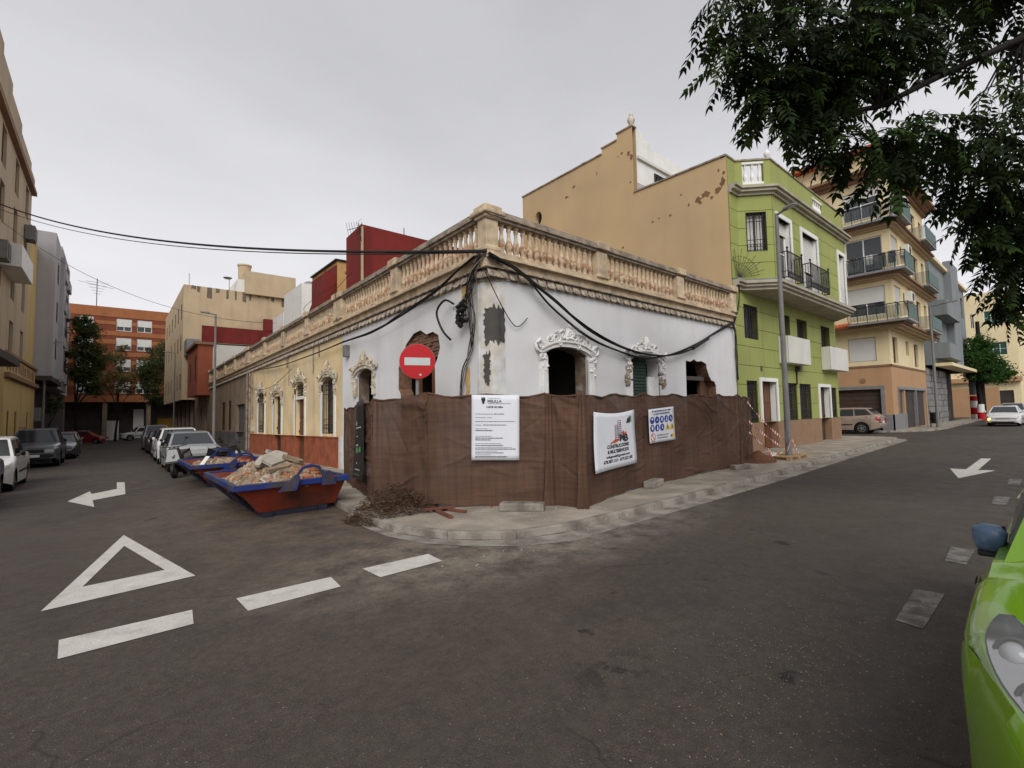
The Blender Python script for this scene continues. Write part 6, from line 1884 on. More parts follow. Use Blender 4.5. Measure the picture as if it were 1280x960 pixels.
tape('red and white tape wrapped round the lamp post and trailing to the soil heap', [(14.6, 6.2, .10), (15.6, 5.7, .30), (15.93, 5.70, .62), (16.07, 5.70, .60), (16.6, 5.7, .12)], .03)
# pallet with planks
pl = thing('timber_pallet', 'pale timber pallet lying flat round the lamp post foot', 'pallet', (16.15, 6.05, gz(6) + .1))
zp = gz(6) + .1
for k in range(7):
    if k == 3: continue
    MB().box(15.45 + k * .215, 15.60 + k * .215, 5.55, 6.65, zp + .10, zp + .122).build('deck_board', MT['pallet_wood'], pl)
for k in range(3):
    for j in range(3): MB().box(15.45 + k * .65, 15.59 + k * .65, 5.56 + j * .48, 5.68 + j * .48, zp + .022, zp + .10).build('spacer', MT['pallet_wood'], pl)
    MB().box(15.45 + k * .65, 15.59 + k * .65, 5.55, 6.65, zp, zp + .021).build('base_board', MT['pallet_wood'], pl)
slab_piece('white_block', 'off_white', (15.62, 6.1, zp + .123), (.45, .2, .08), .4, 'white block lying on the timber pallet', 'block')
# reddish soil heap
def heap(name, lab, cat, c, rx, ry, h, mat, seed, n=26, kind='stuff', rz=0):
    rn = random.Random(seed); m_ = MB()
    ph = [rn.uniform(0, 6) for _ in range(6)]
    for i in range(n + 1):
        for j in range(n + 1):
            a = -1 + 2 * i / n; b = -1 + 2 * j / n
            r_ = math.sqrt(a * a + b * b)
            z = max(0, 1 - r_ ** 1.5) * h * (1 + .3 * math.sin(3 * a + ph[0]) * math.sin(3.5 * b + ph[1])) + rn.uniform(0, .12) * h * (r_ < .95)
            x = a * rx; y = b * ry
            xr = x * math.cos(rz) - y * math.sin(rz); yr = x * math.sin(rz) + y * math.cos(rz)
            m_.v.append((c[0] + xr, c[1] + yr, c[2] + z - .012))
    for i in range(n):
        for j in range(n): q = i * (n + 1) + j; m_.f.append((q, q + n + 1, q + n + 2, q + 1))
    return m_.top(name, MT[mat], c, lab, cat, None, kind, 60)
heap('soil_heap', 'small heap of red brown soil at the end of the net fence', 'soil', (14.75, 6.15, gz(6.1) + .1), .55, .45, .27, 'soil', 4)

# ------------------------------------------------------------------ brushwood heap and timber beside it
bw = MB(); rb = random.Random(9)
for k in range(2200):
    r_ = rb.random() ** .6; a = rb.uniform(0, 2 * PI)
    x = 3.72 + r_ * .82 * math.cos(a); y = 7.65 + r_ * .62 * math.sin(a)
    zmax = .50 * max(0, 1 - r_ ** 1.3)
    z = gz(y) + (.10 if x > 3.25 else .0) + rb.random() * zmax + .01
    th = rb.uniform(0, 2 * PI); L_ = rb.uniform(.03, .12); el = rb.uniform(-.5, .6)
    d = Vector((math.cos(th) * math.cos(el), math.sin(th) * math.cos(el), math.sin(el))) * L_
    s_ = Vector((-math.sin(th), math.cos(th), rb.uniform(-.5, .5))) * rb.uniform(.006, .022)
    p = Vector((x, y, z))
    if rb.random() < .45: bw.tube([p - d, p + d * .3, p + d + Vector((0, 0, .02))], [.005, .004, .002], 3, False)
    else: bw.add([p - d * .5, p + s_, p + d * .5, p - s_], [(0, 1, 2, 3)])
bw.top('brushwood_heap', MT['twig'], (3.7, 7.65, gz(7.65) + .1), 'heap of dry brown twigs and leaves at the pavement corner', 'brushwood', None, 'stuff')
for (c, sz, rz, lab) in (((4.12, 6.72, .0), (.78, .07, .045), -1.75, 'red brown timber batten lying nearest the kerb'), ((4.38, 6.82, .0), (.60, .07, .045), -1.35, 'red brown timber batten lying under the net hem'), ((4.22, 6.95, .045), (.5, .09, .03), -.3, 'short red brown board lying across the two battens')):
    slab_piece('timber_batten', 'red_timber', (c[0], c[1], gz(c[1]) + .1 + c[2]), sz, rz, lab, 'timber', 0, 'loose timber on the pavement', .006)
slab_piece('paper_scrap', 'tape_red', (5.05, 6.62, gz(6.6) + .102), (.10, .03, .004), .8, 'scrap of red tape under the net hem', 'scrap', 0, None, None)
# loose crumbs of plaster on the pavement and in the gutter
cb = MB(); rb = random.Random(15)
for k in range(130):
    if rb.random() < .6: x, y, o_ = rb.uniform(3.6, 6.2), rb.uniform(5.0, 6.6), .10
    elif rb.random() < .5: x, y, o_ = rb.uniform(6, 14), rb.uniform(5.0, 5.9), .10
    else: x, y, o_ = rb.uniform(2.6, 5.5), rb.uniform(4.3, 4.65), .006
    if o_ == .10 and (x - 3.2) + (y - 4.7) < 1.25: continue
    r_ = rb.uniform(.004, .014)
    cb.blob((x, y, gz(y) + o_ + r_ * .4), r_, rb, (1, 1, .6))
cb.top('plaster_crumbs', MT['rubble_grey'], (5, 5.8, gz(5.8) + .1), 'loose crumbs of pale plaster scattered by the kerb', 'crumbs', None, 'stuff')
# pale fallen petals on the road
pt_ = MB(); rb = random.Random(21)
for k in range(900):
    x = rb.gauss(3.5, .95); y = rb.gauss(1.2, .40)
    if y > 3.2 or x < 1.2 or y < 0.2: continue
    a = rb.uniform(0, 6.28); L_ = rb.uniform(.003, .009); w_ = L_ * rb.uniform(.3, .7)
    dx, dy = math.cos(a), math.sin(a); z = gz(y) + .006
    pt_.add([(x - dx * L_, y - dy * L_, z), (x + dy * w_, y - dx * w_, z + .003), (x + dx * L_, y + dy * L_, z), (x - dy * w_, y + dx * w_, z + .004)], [(0, 1, 2, 3)])
pt_.top('fallen_petals', MT['rubble_mort'], (3.6, 1.3, 0), 'pale dry petals scattered on the asphalt near the green car', 'petals', None, 'stuff')
st = MB().box(-.09, .09, -.008, .008, 0, .012).top('twig', MT['twig'], (-.25, 3.98, gz(4) + .001), 'single small dark twig lying on the asphalt', 'twig'); st.rotation_euler = (0, 0, .35)

# ------------------------------------------------------------------ cables
def cable(name, lab, paths, rad, rng=None, parent=None, mat='cable'):
    t = thing(name, lab, 'cable', paths[0][0])
    for p in paths:
        # smooth the way points with a Catmull-Rom curve
        q = [Vector(v) for v in p]; out_ = []
        for i in range(len(q) - 1):
            p0, p1, p2, p3 = q[max(i - 1, 0)], q[i], q[i + 1], q[min(i + 2, len(q) - 1)]
            for k in range(7):
                s = k / 7
                out_.append(.5 * ((2 * p1) + (p2 - p0) * s + (2 * p0 - 5 * p1 + 4 * p2 - p3) * s * s + (3 * p1 - p0 - 3 * p2 + p3) * s ** 3))
        out_.append(q[-1])
        r_ = rad * (rng.uniform(.6, 1.2) if rng else 1)
        MB().tube(out_, r_, 6).build('strand', MT[mat], t, 60)
    return t
rc = random.Random(41)
def jig(p, a): return tuple(v + rc.uniform(-a, a) for v in p)
mainR = [(5.70, 7.42, 4.82), (6.33, 7.40, 4.66), (7.49, 7.42, 4.14), (8.83, 7.44, 3.54), (10.42, 7.44, 3.20), (11.93, 7.45, 3.16), (13.33, 7.46, 3.42), (14.75, 7.48, 3.98), (16.3, 7.5, 4.55)]
lowR = [(5.72, 7.42, 4.78), (6.6, 7.40, 4.55), (7.48, 7.42, 3.97), (8.82, 7.44, 3.36), (10.77, 7.45, 3.02), (11.9, 7.45, 3.12), (12.9, 7.46, 3.36), (14.75, 7.5, 3.95), (16.3, 7.5, 4.5)]
cable('facade_cable', 'sagging bundle of black cables slung across the white street front', [[jig(p, .035) for p in mainR] for _k in range(5)] + [[jig(p, .03) for p in lowR] for _k in range(3)], .015, rc)
slv = MB(); slv.tube([(13.5, 7.44, 3.46), (14.5, 7.46, 3.86)], .055, 8); slv.build('sleeve', MT['cable'], bpy.data.objects['facade_cable'])
mainL = [(5.62, 7.75, 4.84), (5.60, 8.4, 4.72), (5.60, 9.39, 4.42), (5.60, 11.19, 4.15), (5.60, 12.94, 3.98), (5.62, 15.11, 3.98), (5.64, 17.02, 3.94), (5.66, 19.32, 3.88), (5.66, 22.81, 3.88), (5.66, 27.5, 4.05)]
cable('side_cable', 'black cables stapled along the side street front below the cornice', [[jig(p, .02) for p in mainL], [jig(p, .02) for p in mainL], [jig(p, .03) for p in mainL[:6]]], .018, rc)
over = []
for (zl_, zr_, yl_, rad_) in ((12.28, 4.90, 33.4, .03), (12.05, 4.87, 33.5, .02)):
    a = Vector((-4.5, yl_, zl_)); b = Vector((5.70, 7.50, zr_))
    pts = []
    for i in range(15):
        s = i / 14; p = a + (b - a) * s; p.z -= 2.05 * 4 * s * (1 - s) * .35; pts.append(tuple(p))
    over.append(pts)
cable('overhead_cable', 'thick black overhead cable crossing the narrow street to the house corner', over[:1], .032)
cable('thin_overhead_cable', 'thin black overhead wires beside the thick cable across the narrow street', over[1:], .014)
thn = []
a = Vector((-4.5, 40, 12.6)); b = Vector((5.75, 15.6, 4.5))
cable('slack_wire', 'thin slack wire looping over the narrow street from the tan block', [[tuple(Vector((-4.5, 34, 11.6)) + (Vector((5.7, 24, 6.0)) - Vector((-4.5, 34, 11.6))) * s + Vector((0, 0, -1.2 * 4 * s * (1 - s)))) for s in [k / 12 for k in range(13)]]], .010)
# tangle at the house corner
tg = []
for k in range(16):
    z1 = rc.uniform(1.9, 4.2); y_ = 8.0 + rc.uniform(-.05, .5)
    tg.append([jig((5.66, 7.62, 4.85), .06), jig((5.58, 7.75, 4.6), .06), jig((5.62, 7.98, 4.2), .10), jig((5.66, 8.05, 3.6), .10), (5.72, 8.12 + rc.uniform(-.08, .14), 3.0), (5.74, 8.45 + rc.uniform(-.12, .06), 2.55), (5.74, 8.6 + rc.uniform(-.03, .03), 1.8)] if k < 8 else
              [jig((5.62, 7.7, 4.8), .08), jig((5.60, 8.0, 4.3), .12), jig((5.60, 8.15, 3.9), .10), jig((5.58, 8.3, 3.75), .12), jig((5.60, 8.1, 4.1), .12), jig((5.62, 7.95, 4.5), .1)])
cable('corner_cable_tangle', 'dense tangle of black cables hanging down the house corner', tg, .0095, rc)
for _i, _c in enumerate(bpy.data.objects['corner_cable_tangle'].children):
    if _i % 4 == 1: _c.data.materials[0] = MT['stone_grey']
bd = MB()
for k in range(40): bd.blob((5.60 + rc.uniform(-.05, .05), 8.28 + rc.uniform(-.12, .12), 3.75 + rc.uniform(-.28, .25)), rc.uniform(.03, .07), rc)
bd.build('knotted_ends', MT['cable'], bpy.data.objects['corner_cable_tangle'])
cable('cut_cable', 'thick cut cable end curving off the side street wall', [[(5.72, 8.75, 4.05), (5.6, 8.95, 4.15), (5.52, 9.15, 3.9), (5.6, 9.05, 3.5), (5.66, 8.8, 3.25)]], .025)
cable('loose_wire', 'thin barbed looking wire looping on the white street front', [[(5.62, 7.45, 4.45), (6.0, 7.48, 3.9), (6.34, 7.52, 3.52), (6.56, 7.54, 3.45), (6.82, 7.54, 3.66)]], .010)
cable('house_joint_cable', 'black cables dropping at the joint between white and green houses', [[jig((16.3, 7.5, 4.55), .04), jig((16.5, 7.5, 4.2), .05), jig((16.58, 7.52, 3.4), .05), jig((16.62, 7.52, 2.6), .03)] for k in range(4)] + [[jig((16.35, 7.48, 4.5), .05), jig((16.8, 7.45, 5.3), .06), jig((16.9, 7.48, 6.2), .04)] for k in range(3)], .012, rc)
cable('yellow_house_wire', 'thin wire drooping across the cream yellow house front', [[(5.66, 21.0, 3.6), (5.66, 24.0, 3.05), (5.66, 27.0, 3.0), (5.66, 29.2, 3.3)]], .012)
cable('sky_wire', 'thin wires running over the roofs to the maroon room', [[(7.0, 17.9, 7.2), (7.6, 22, 7.2), (8.6, 24, 7.9)], [(5.7, 15.6, 4.9), (6.4, 22, 6.4), (8.6, 24, 8.4)]], .010)
# tv aerial on the maroon roof room
an = MB(); ax_, ay_, az_ = 7.25, 17.9, 8.9
an.tube([(7.44, 17.95, 8.4), (7.25, 17.9, 9.2)], .015, 5); an.tube([(6.75, 17.7, 8.75), (7.45, 17.95, 9.15)], .012, 5)
for k in range(7):
    s = k / 6; p = Vector((6.75, 17.7, 8.75)) + Vector((.7, .25, .4)) * s
    an.tube([tuple(p + Vector((-.08, -.05, .26 - .02 * k))), tuple(p - Vector((-.08, -.05, .26 - .02 * k)))], .007, 4)
for k in (-.25, -.1, .1, .25): an.tube([(7.35 - abs(k) * .3, 17.6, 9.05 + k), (7.35 - abs(k) * .3, 18.2, 9.05 + k)], .006, 4)
an.top('tv_aerial', MT['iron'], (7.3, 17.9, 8.9), 'spiky television aerial fixed to the maroon roof room', 'antenna')
# ------------------------------------------------------------------ rubble skips
def make_skip(lab, y_off):
    t = thing('rubble_skip', lab, 'skip', (2.6, 10.6 + y_off, gz(10.6 + y_off)), 'rubble skips along the kerb')
    zo = gz(10.6 + y_off)
    def sh(mb): return mb.map(lambda x, y, z: (x, y + y_off, z + zo + GY * (y - 10.6)))
    B = [(2.0, 9.36), (3.32, 9.36), (3.32, 12.1), (2.0, 12.1)]; T = [(1.58, 9.10), (3.46, 9.10), (3.46, 12.35), (1.58, 12.35)]
    zb_, zt = .09, .60
    m_ = MB()
    vs = [(x, y, zb_) for x, y in B] + [(x, y, zt) for x, y in T] + [(x * .98 + .05, y * .992 + .085, zb_ + .03) for x, y in B] + [(2.59 + (x - 2.59) * .95, 10.72 + (y - 10.72) * .965, zt) for x, y in T]
    fs = [(0, 1, 2, 3)] + [(i, (i + 1) % 4, (i + 1) % 4 + 4, i + 4) for i in range(4)] + [(8 + i, 8 + (i + 1) % 4, 8 + (i + 1) % 4 + 4, 8 + i + 4) for i in range(4)] + [(8, 9, 10, 11)]
    m_.add(vs, fs); sh(m_).build('hull', MT['skip_red'], t)
    m_ = MB()
    for (a, b, c, d) in ((1.54, 3.50, 9.05, 9.13), (1.54, 3.50, 12.32, 12.40), (1.54, 1.62, 9.13, 12.32), (3.42, 3.50, 9.13, 12.32)):
        m_.box(a, b, c, d, zt - .07, zt + .035)
    sh(m_).build('rim', MT['skip_blue'], t, bevel=.012)
    for x0 in (2.05, 3.0):
        m_ = MB(); m_.box(x0, x0 + .16, 9.30, 12.2, 0.004, zb_); sh(m_).build('skid', MT['skip_dark'], t)
    for yy in (9.34, 12.0):
        m_ = MB(); m_.box(2.22, 2.99, yy, yy + .1, .006, zb_ - .004); sh(m_).build('cross_bar', MT['skip_dark'], t)
    for (yy, sgn) in ((9.0, -1), (12.45, 1)):
        m_ = MB()
        arc = [(2.50, yy, zt - .05), (2.53, yy, zt + .12), (2.62, yy, zt + .24), (2.76, yy, zt + .28), (2.90, yy, zt + .24), (2.98, yy, zt + .10), (3.0, yy, zt - .05)]
        m_.tube(arc, .028, 7); sh(m_).build('lifting_arch', MT['skip_blue'], t, 50)
        for poly in ([(2.22, zt - .14), (2.52, zt - .14), (2.58, zt + .10), (2.50, zt + .14)], [(2.96, zt - .10), (3.22, zt - .10), (3.10, zt + .16), (2.99, zt + .14)]):
            m_ = MB(); m_.prism(poly, yy - .03, yy + .035, lambda a, d, b: (a, d, b)); sh(m_).build('lifting_lug', MT['skip_blue'], t)
    for (x, y, x2, y2) in ((1.56, 9.5, 1.98, 9.7), (1.56, 11.9, 1.98, 11.7)):
        m_ = MB(); m_.tube([(x, y, zt - .08), (x2, y2, zb_)], .035, 6); sh(m_).build('brace', MT['skip_dark'], t)
    return t
make_skip('red and blue skip heaped with broken concrete, beside the pavement corner', 0)
make_skip('red and blue skip half hidden behind the heaped one, in front of scooters', 5.6)
def rubble(lab, c, rx, ry, h, seed, n_ch, tilt=0):
    rn = random.Random(seed)
    o = heap('rubble_heap', lab, 'rubble', c, rx, ry, h, 'rubble', seed, 34)
    parts = {'rubble': MB(), 'rubble_grey': MB(), 'rubble_brick': MB(), 'rubble_mort': MB()}
    for k in range(n_ch):
        a = rn.uniform(-1, 1); b = rn.uniform(-1, 1); r_ = math.sqrt(a * a + b * b)
        if r_ > 1.05: continue
        z = max(0, 1 - r_ ** 1.5) * h
        brick = rn.random() < (.75 if a > .05 else .18)
        key = 'rubble_brick' if brick else rn.choice(['rubble', 'rubble_mort', 'rubble', 'rubble_grey'])
        s_ = rn.uniform(.018, .05) if rn.random() < .85 else rn.uniform(.05, .10)
        parts[key].blob((c[0] + a * rx, c[1] + b * ry, c[2] + z + s_ * .2), s_, rn, (1.3, 1, rn.uniform(.45, .9)), .3)
    for key, m_ in parts.items():
        m_.v = [(x - c[0], y - c[1], z - c[2]) for x, y, z in m_.v]
        p = bpy.data.objects.new('rubble_chunks', m_.mesh('rubble_chunks', MT[key])); COL.objects.link(p); p.parent = o
        tag(p, kind='stuff')
    return o
zs1 = gz(10.6)
rubble('heap of plaster, brick and concrete rubble filling the front skip', (2.58, 10.65, zs1 + .50), .84, 1.42, .42, 3, 2400)
rubble('thin layer of pale rubble in the rear skip', (2.45, 16.1, gz(16.1) + .46), .78, 1.35, .20, 5, 420)
rn = random.Random(12)
slabs = [((2.42, 10.15, .96), (.55, .42, .05), (.45, -.25, .5), 'large grey concrete slab leaning on top of the rubble heap'), ((2.62, 10.42, 1.0), (.5, .35, .05), (.35, .3, 1.2), 'grey concrete slab behind the leaning slab on the rubble'),
         ((2.20, 10.25, .92), (.42, .14, .04), (.2, -.5, .9), 'pale plaster strip lying left on the rubble heap'), ((2.75, 10.05, .93), (.5, .16, .05), (.25, .35, -.3), 'long mortar piece lying right on the rubble heap'),
         ((2.45, 9.85, .80), (.6, .12, .05), (.3, -.1, .25), 'dark mortar strip low on the rubble heap'), ((2.6, 9.72, .72), (.55, .1, .04), (.3, .1, .35), 'broken lath lying low on the rubble heap by the rim'), ((2.52, 10.75, 1.03), (.3, .22, .06), (.2, .4, .2), 'small grey slab at the very top of the rubble')]
for (c, sz, ro, lab) in slabs:
    sz = (sz[0] * .78, sz[1] * .8, sz[2])
    o = MB().prism([(-sz[0] / 2, -sz[1] / 2), (sz[0] * .3, -sz[1] * .55), (sz[0] / 2, -sz[1] * .1), (sz[0] * .42, sz[1] / 2), (-sz[0] * .2, sz[1] * .52), (-sz[0] * .52, sz[1] * .2)], -sz[2] / 2, sz[2] / 2, lambda a, d, b: (a, b, d)).top('concrete_slab', MT['rubble_grey' if 'grey' in lab or 'pale' in lab else 'rubble_mort'], (0, 0, 0), lab, 'slab', 'broken slabs on the rubble', bevel=.006)
    o.location = (c[0], c[1], c[2] + zs1 + .02); o.rotation_euler = ro
o = MB().box(-.3, .3, -.05, .05, 0, .02).top('white_plank', MT['white_paint'], (0, 0, 0), 'white plank lying across the rear skip', 'plank'); o.location = (2.0, 15.9, gz(15.9) + .66); o.rotation_euler = (.1, -.3, 1.2)

# ------------------------------------------------------------------ vehicles
def interp(keys, s):
    if s <= keys[0][0]: return keys[0][1]
    for (a, va), (b, vb) in zip(keys, keys[1:]):
        if s <= b:
            t = (s - a) / (b - a) if b > a else 1
            t = t * t * (3 - 2 * t) * .35 + t * .65
            return va + (vb - va) * t
    return keys[-1][1]
CARFN = {}
def make_car(name, lab, loc, rz, pm, L, W, H, wb, fo, top, cowl, wst, roe, reb, wr=.30, sill=.19, doors=2, front='box', cat='car', group=None,
             lit=None, taper=(.80, .88), roofw=.72, lamps=True, mirrors=True, trim=None, rails=False, plate=True, res=64, cab_pane=True):
    """s runs from the nose (0) to the tail (L); top gives the bonnet, belt and boot line"""
    t = thing(name, lab, cat, (0, 0, 0), group)
    axles = (fo, fo + wb)
    ar = wr + .055
    def wid(s):
        a = min(1, s / .55); b = min(1, (L - s) / .5)
        fa = taper[0] + (1 - taper[0]) * math.sin(PI / 2 * a); fb_ = taper[1] + (1 - taper[1]) * math.sin(PI / 2 * b)
        return W / 2 * fa * fb_
    def zlow(s):
        z = sill + (.10 * max(0, 1 - s / .35)) + (.12 * max(0, 1 - (L - s) / .4))
        for ax in axles:
            d = abs(s - ax)
            if d < ar: z = max(z, wr + math.sqrt(ar * ar - d * d))
        return z
    tprof = [(.0, .985), (.28, 1.0), (.60, 1.0), (.86, .978), (.975, .935), (1.02, .80), (1.05, .42), (1.06, 0.0)]
    def bpt(s, k, side=1, off=0.0):
        i = min(int(k), len(tprof) - 2); f_ = k - i
        a, b = tprof[i], tprof[i + 1]
        hh = a[0] + (b[0] - a[0]) * f_; ww = a[1] + (b[1] - a[1]) * f_
        zl_, zt_ = zlow(s), interp(top, s)
        z = zl_ + (zt_ - zl_) * min(hh, 1) + max(0, hh - 1) * .5
        return Vector((L / 2 - s, side * wid(s) * ww + side * off, z + (off if k > 4 else 0)))
    ss = sorted(set([L * i / res for i in range(res + 1)] + [ax + ar * math.sin(q * PI / 16) for ax in axles for q in range(-8, 9)] + [.02, .05, .1, L - .02, L - .06] + [k_ for k_, _ in top]))
    ss = [s for s in ss if 0 <= s <= L]
    m_ = MB(); K = len(tprof); row = 2 * K - 1
    for s in ss:
        for k in range(K): m_.v.append(tuple(bpt(s, k, 1)))
        for k in range(K - 2, -1, -1): m_.v.append(tuple(bpt(s, k, -1)))
    n = len(ss)
    for i in range(n - 1):
        for j in range(row - 1):
            a = i * row + j; m_.f.append((a, a + 1, a + row + 1, a + row))
    m_.f.append(tuple(range(row))); m_.f.append(tuple((n - 1) * row + j for j in range(row - 1, -1, -1)))
    body = m_.build('body', MT[pm], t, 38)
    # underbody and wheel wells
    m_ = MB(); m_.box(L / 2 - (L - .3), L / 2 - .3, -W * .36, W * .36, .17, .56); m_.build('underbody', MT['black'], t)
    # cabin
    zb_ = lambda s: interp(top, s) - .01
    wbt = lambda s: wid(s) * .925
    rw = W / 2 * roofw
    def P_(s, y, z): return Vector((L / 2 - s, y, z))
    ring_b = [(cowl, wbt(cowl) * .97), (cowl + (reb - cowl) * .33, wbt(L * .45)), (cowl + (reb - cowl) * .66, wbt(L * .6)), (reb, wbt(reb) * .95)]
    ring_t = [(wst, rw * .96), (wst + (roe - wst) * .33, rw), (wst + (roe - wst) * .66, rw), (roe, rw * .94)]
    zt = [H - .045, H - .01, H - .012, H - .05]
    m_ = MB()
    for side in (1, -1):
        b0 = len(m_.v)
        for (s, y) in ring_b: m_.v.append(tuple(P_(s, side * y, zb_(s))))
        for (s, y), z in zip(ring_t, zt): m_.v.append(tuple(P_(s, side * y, z - .03)))
        for (s, y), z in zip(ring_t, zt): m_.v.append(tuple(P_(s, side * y * .86, z + .012)))
        for i in range(3):
            m_.f.append((b0 + i, b0 + i + 1, b0 + 5 + i, b0 + 4 + i)); m_.f.append((b0 + 4 + i, b0 + 5 + i, b0 + 9 + i, b0 + 8 + i))
    for i in range(3): m_.f.append((8 + i, 9 + i, 21 + i, 20 + i))
    m_.f += [(0, 4, 16, 12), (4, 8, 20, 16), (3, 15, 19, 7), (7, 19, 23, 11)]
    m_.build('cabin', MT[pm], t, 30)
    # panes
    def pane(nm, q, u0, u1, v0, v1, off=.008, mat='car_glass'):
        q = [Vector(p) for p in q]; nrm = (q[1] - q[0]).cross(q[3] - q[0]).normalized()
        cen = sum(q, Vector()) / 4
        if nrm.dot(cen - Vector((0, 0, zb_(L * .5) - .3))) < 0: nrm = -nrm
        def at(u, v): return (q[0] * (1 - u) + q[1] * u) * (1 - v) + (q[3] * (1 - u) + q[2] * u) * v + nrm * off
        pts = [at(u0, v0), at(u1, v0), at(u1, v1), at(u0, v1)]
        return MB().add([tuple(p) for p in pts] + [tuple(p - nrm * .012) for p in pts], [(0, 1, 2, 3), (4, 7, 6, 5), (0, 4, 5, 1), (1, 5, 6, 2), (2, 6, 7, 3), (3, 7, 4, 0)]).build(nm, MT[mat], t)
    bl_, tl_ = P_(cowl, ring_b[0][1], zb_(cowl)), P_(wst, ring_t[0][1], zt[0] - .03)
    mir = lambda v: Vector((v.x, -v.y, v.z))
    pane('windscreen', [bl_, mir(bl_), mir(tl_), tl_], .05, .95, .06, .97)
    br_, tr_ = P_(reb, ring_b[3][1], zb_(reb)), P_(roe, ring_t[3][1], zt[3] - .03)
    pane('rear_window', [br_, mir(br_), mir(tr_), tr_], .08, .92, .18, .92)
    nside = doors
    for side in (1, -1):
        for i in range(3):
            qa = [P_(ring_b[i][0], side * ring_b[i][1], zb_(ring_b[i][0])), P_(ring_b[i + 1][0], side * ring_b[i + 1][1], zb_(ring_b[i + 1][0])),
                  P_(ring_t[i + 1][0], side * ring_t[i + 1][1], zt[i + 1] - .03), P_(ring_t[i][0], side * ring_t[i][1], zt[i] - .03)]
            pane('side_window', qa, (.14 if i == 0 else .035), (.86 if i == 2 else .965), .10, .90)
    # wheels
    for ax in axles:
        for side in (1, -1):
            cx, cy = L / 2 - ax, side * (W / 2 - .145)
            m_ = MB(); pr = [(wr * .62, -.10), (wr * .93, -.10), (wr, -.07), (wr, .07), (wr * .93, .10), (wr * .62, .10)]
            m_.lathe(pr, 22, (0, 0, 0), False); m_.map(lambda x, y, z: (cx + x, cy + z, wr + y)); wo = m_.build('wheel', MT['black'], t, 40)
            m_ = MB(); m_.lathe([(.04, .095), (wr * .25, .098), (wr * .60, .075), (wr * .64, .10), (wr * .66, .10)], 22, (0, 0, 0)); m_.map(lambda x, y, z: (cx + x, cy + side * z, wr + y)); m_.build('rim', MT['rim'], wo, 30)
            m_ = MB()
            for q in range(5):
                a = q * 2 * PI / 5
                m_.prism([(math.cos(a + .25) * wr * .28, math.sin(a + .25) * wr * .28), (math.cos(a + .18) * wr * .56, math.sin(a + .18) * wr * .56), (math.cos(a + 1.05) * wr * .56, math.sin(a + 1.05) * wr * .56), (math.cos(a + .98) * wr * .28, math.sin(a + .98) * wr * .28)], .097, .101)
            m_.map(lambda x, y, z: (cx + x, cy + side * y, wr + z)); m_.build('rim_openings', MT['black'], wo)
    # body patches follow the skin
    def patch(nm, s0, s1, k0, k1, mat, side, off=.006, ns=6, nk=4):
        m_ = MB()
        for i in range(ns + 1):
            for j in range(nk + 1): m_.v.append(tuple(bpt(s0 + (s1 - s0) * i / ns, k0 + (k1 - k0) * j / nk, side, off)))
        for i in range(ns):
            for j in range(nk): q = i * (nk + 1) + j; m_.f.append((q, q + 1, q + nk + 2, q + nk + 1))
        return m_.build(nm, MT[mat], t, 60)
    zf = interp(top, 0.0)
    wf = wid(0)
    fx = L / 2
    for side in (1, -1):
        a, b = side * wf * .56, side * wf * .96
        if lamps: patch('headlight', 0.0, .24, 2.75, 3.8, 'lamp_glass', side)
        if lamps: MB().box(fx - .01, fx + .012, min(a, b), max(a, b), zf - .20, zf - .04).build('headlight', MT['lamp_glass'], t)
        patch('tail_light', L - .16, L, 2.2, 4.2, 'tail_red', side)
        wr_ = wid(L); a, b = side * wr_ * .62, side * wr_ * .97; zr_ = interp(top, L)
        MB().box(-L / 2 - .012, -L / 2 + .01, min(a, b), max(a, b), zr_ - .34, zr_ - .06).build('tail_light', MT['tail_red'], t)
        mx = L / 2 - cowl - .12
        if mirrors:
          m_ = MB(); m_.blob((mx, side * (W / 2 + .07), zb_(cowl) + .10), .10, random.Random(1), (.6, 1.05, .75), .02); m_.build('mirror', MT['black' if trim == 'black' else pm], t, 60)
        if mirrors:
          m_ = MB(); m_.box(mx - .03, mx + .03, side * (W / 2 - .10) - .05, side * (W / 2 - .10) + .12 if side > 0 else side * (W / 2 - .10) + .05, zb_(cowl) + .01, zb_(cowl) + .06); m_.build('mirror_stalk', MT['black'], t)
        # door shut lines, handles, rubbing strip
        d0 = cowl + .12; d1 = reb - .25
        cuts = [d0, (d0 + d1) / 2 + .05, d1]
        for c_ in cuts: patch('door_gap', c_, c_ + .012, .1, 3.9, 'black', side, .003, 1, 6)
        for c_ in cuts[1:]: patch('door_handle', c_ - .24, c_ - .08, 2.95, 3.15, 'black', side, .018, 2, 1)
        patch('rubbing_strip', fo + ar + .05, fo + wb - ar - .05, 1.25, 1.5, 'black', side, .012, 4, 1)
    MB().box(fx - .01, fx + .014, -wf * .52, wf * .52, zf - .19, zf - .06).build('grille', MT['black'], t)
    MB().box(fx - .02, fx + .035, -wf * .97, wf * .97, sill + .16, sill + .30).build('front_bumper', MT[pm if trim != 'black' else 'black'], t, bevel=.02)
    MB().box(fx - .02, fx + .012, -wf * .80, wf * .80, sill + .07, sill + .15).build('air_intake', MT['black'], t)
    MB().box(-fx - .04, -fx + .02, -wid(L) * .97, wid(L) * .97, sill + .20, sill + .36).build('rear_bumper', MT[pm if trim != 'black' else 'black'], t, bevel=.02)
    if plate:
        MB().box(fx + .036, fx + .042, -.26, .26, sill + .17, sill + .28).build('number_plate', MT['plate'], t)
        MB().box(-fx - .05, -fx - .042, -.26, .26, sill + .40, sill + .51).build('number_plate', MT['plate'], t)
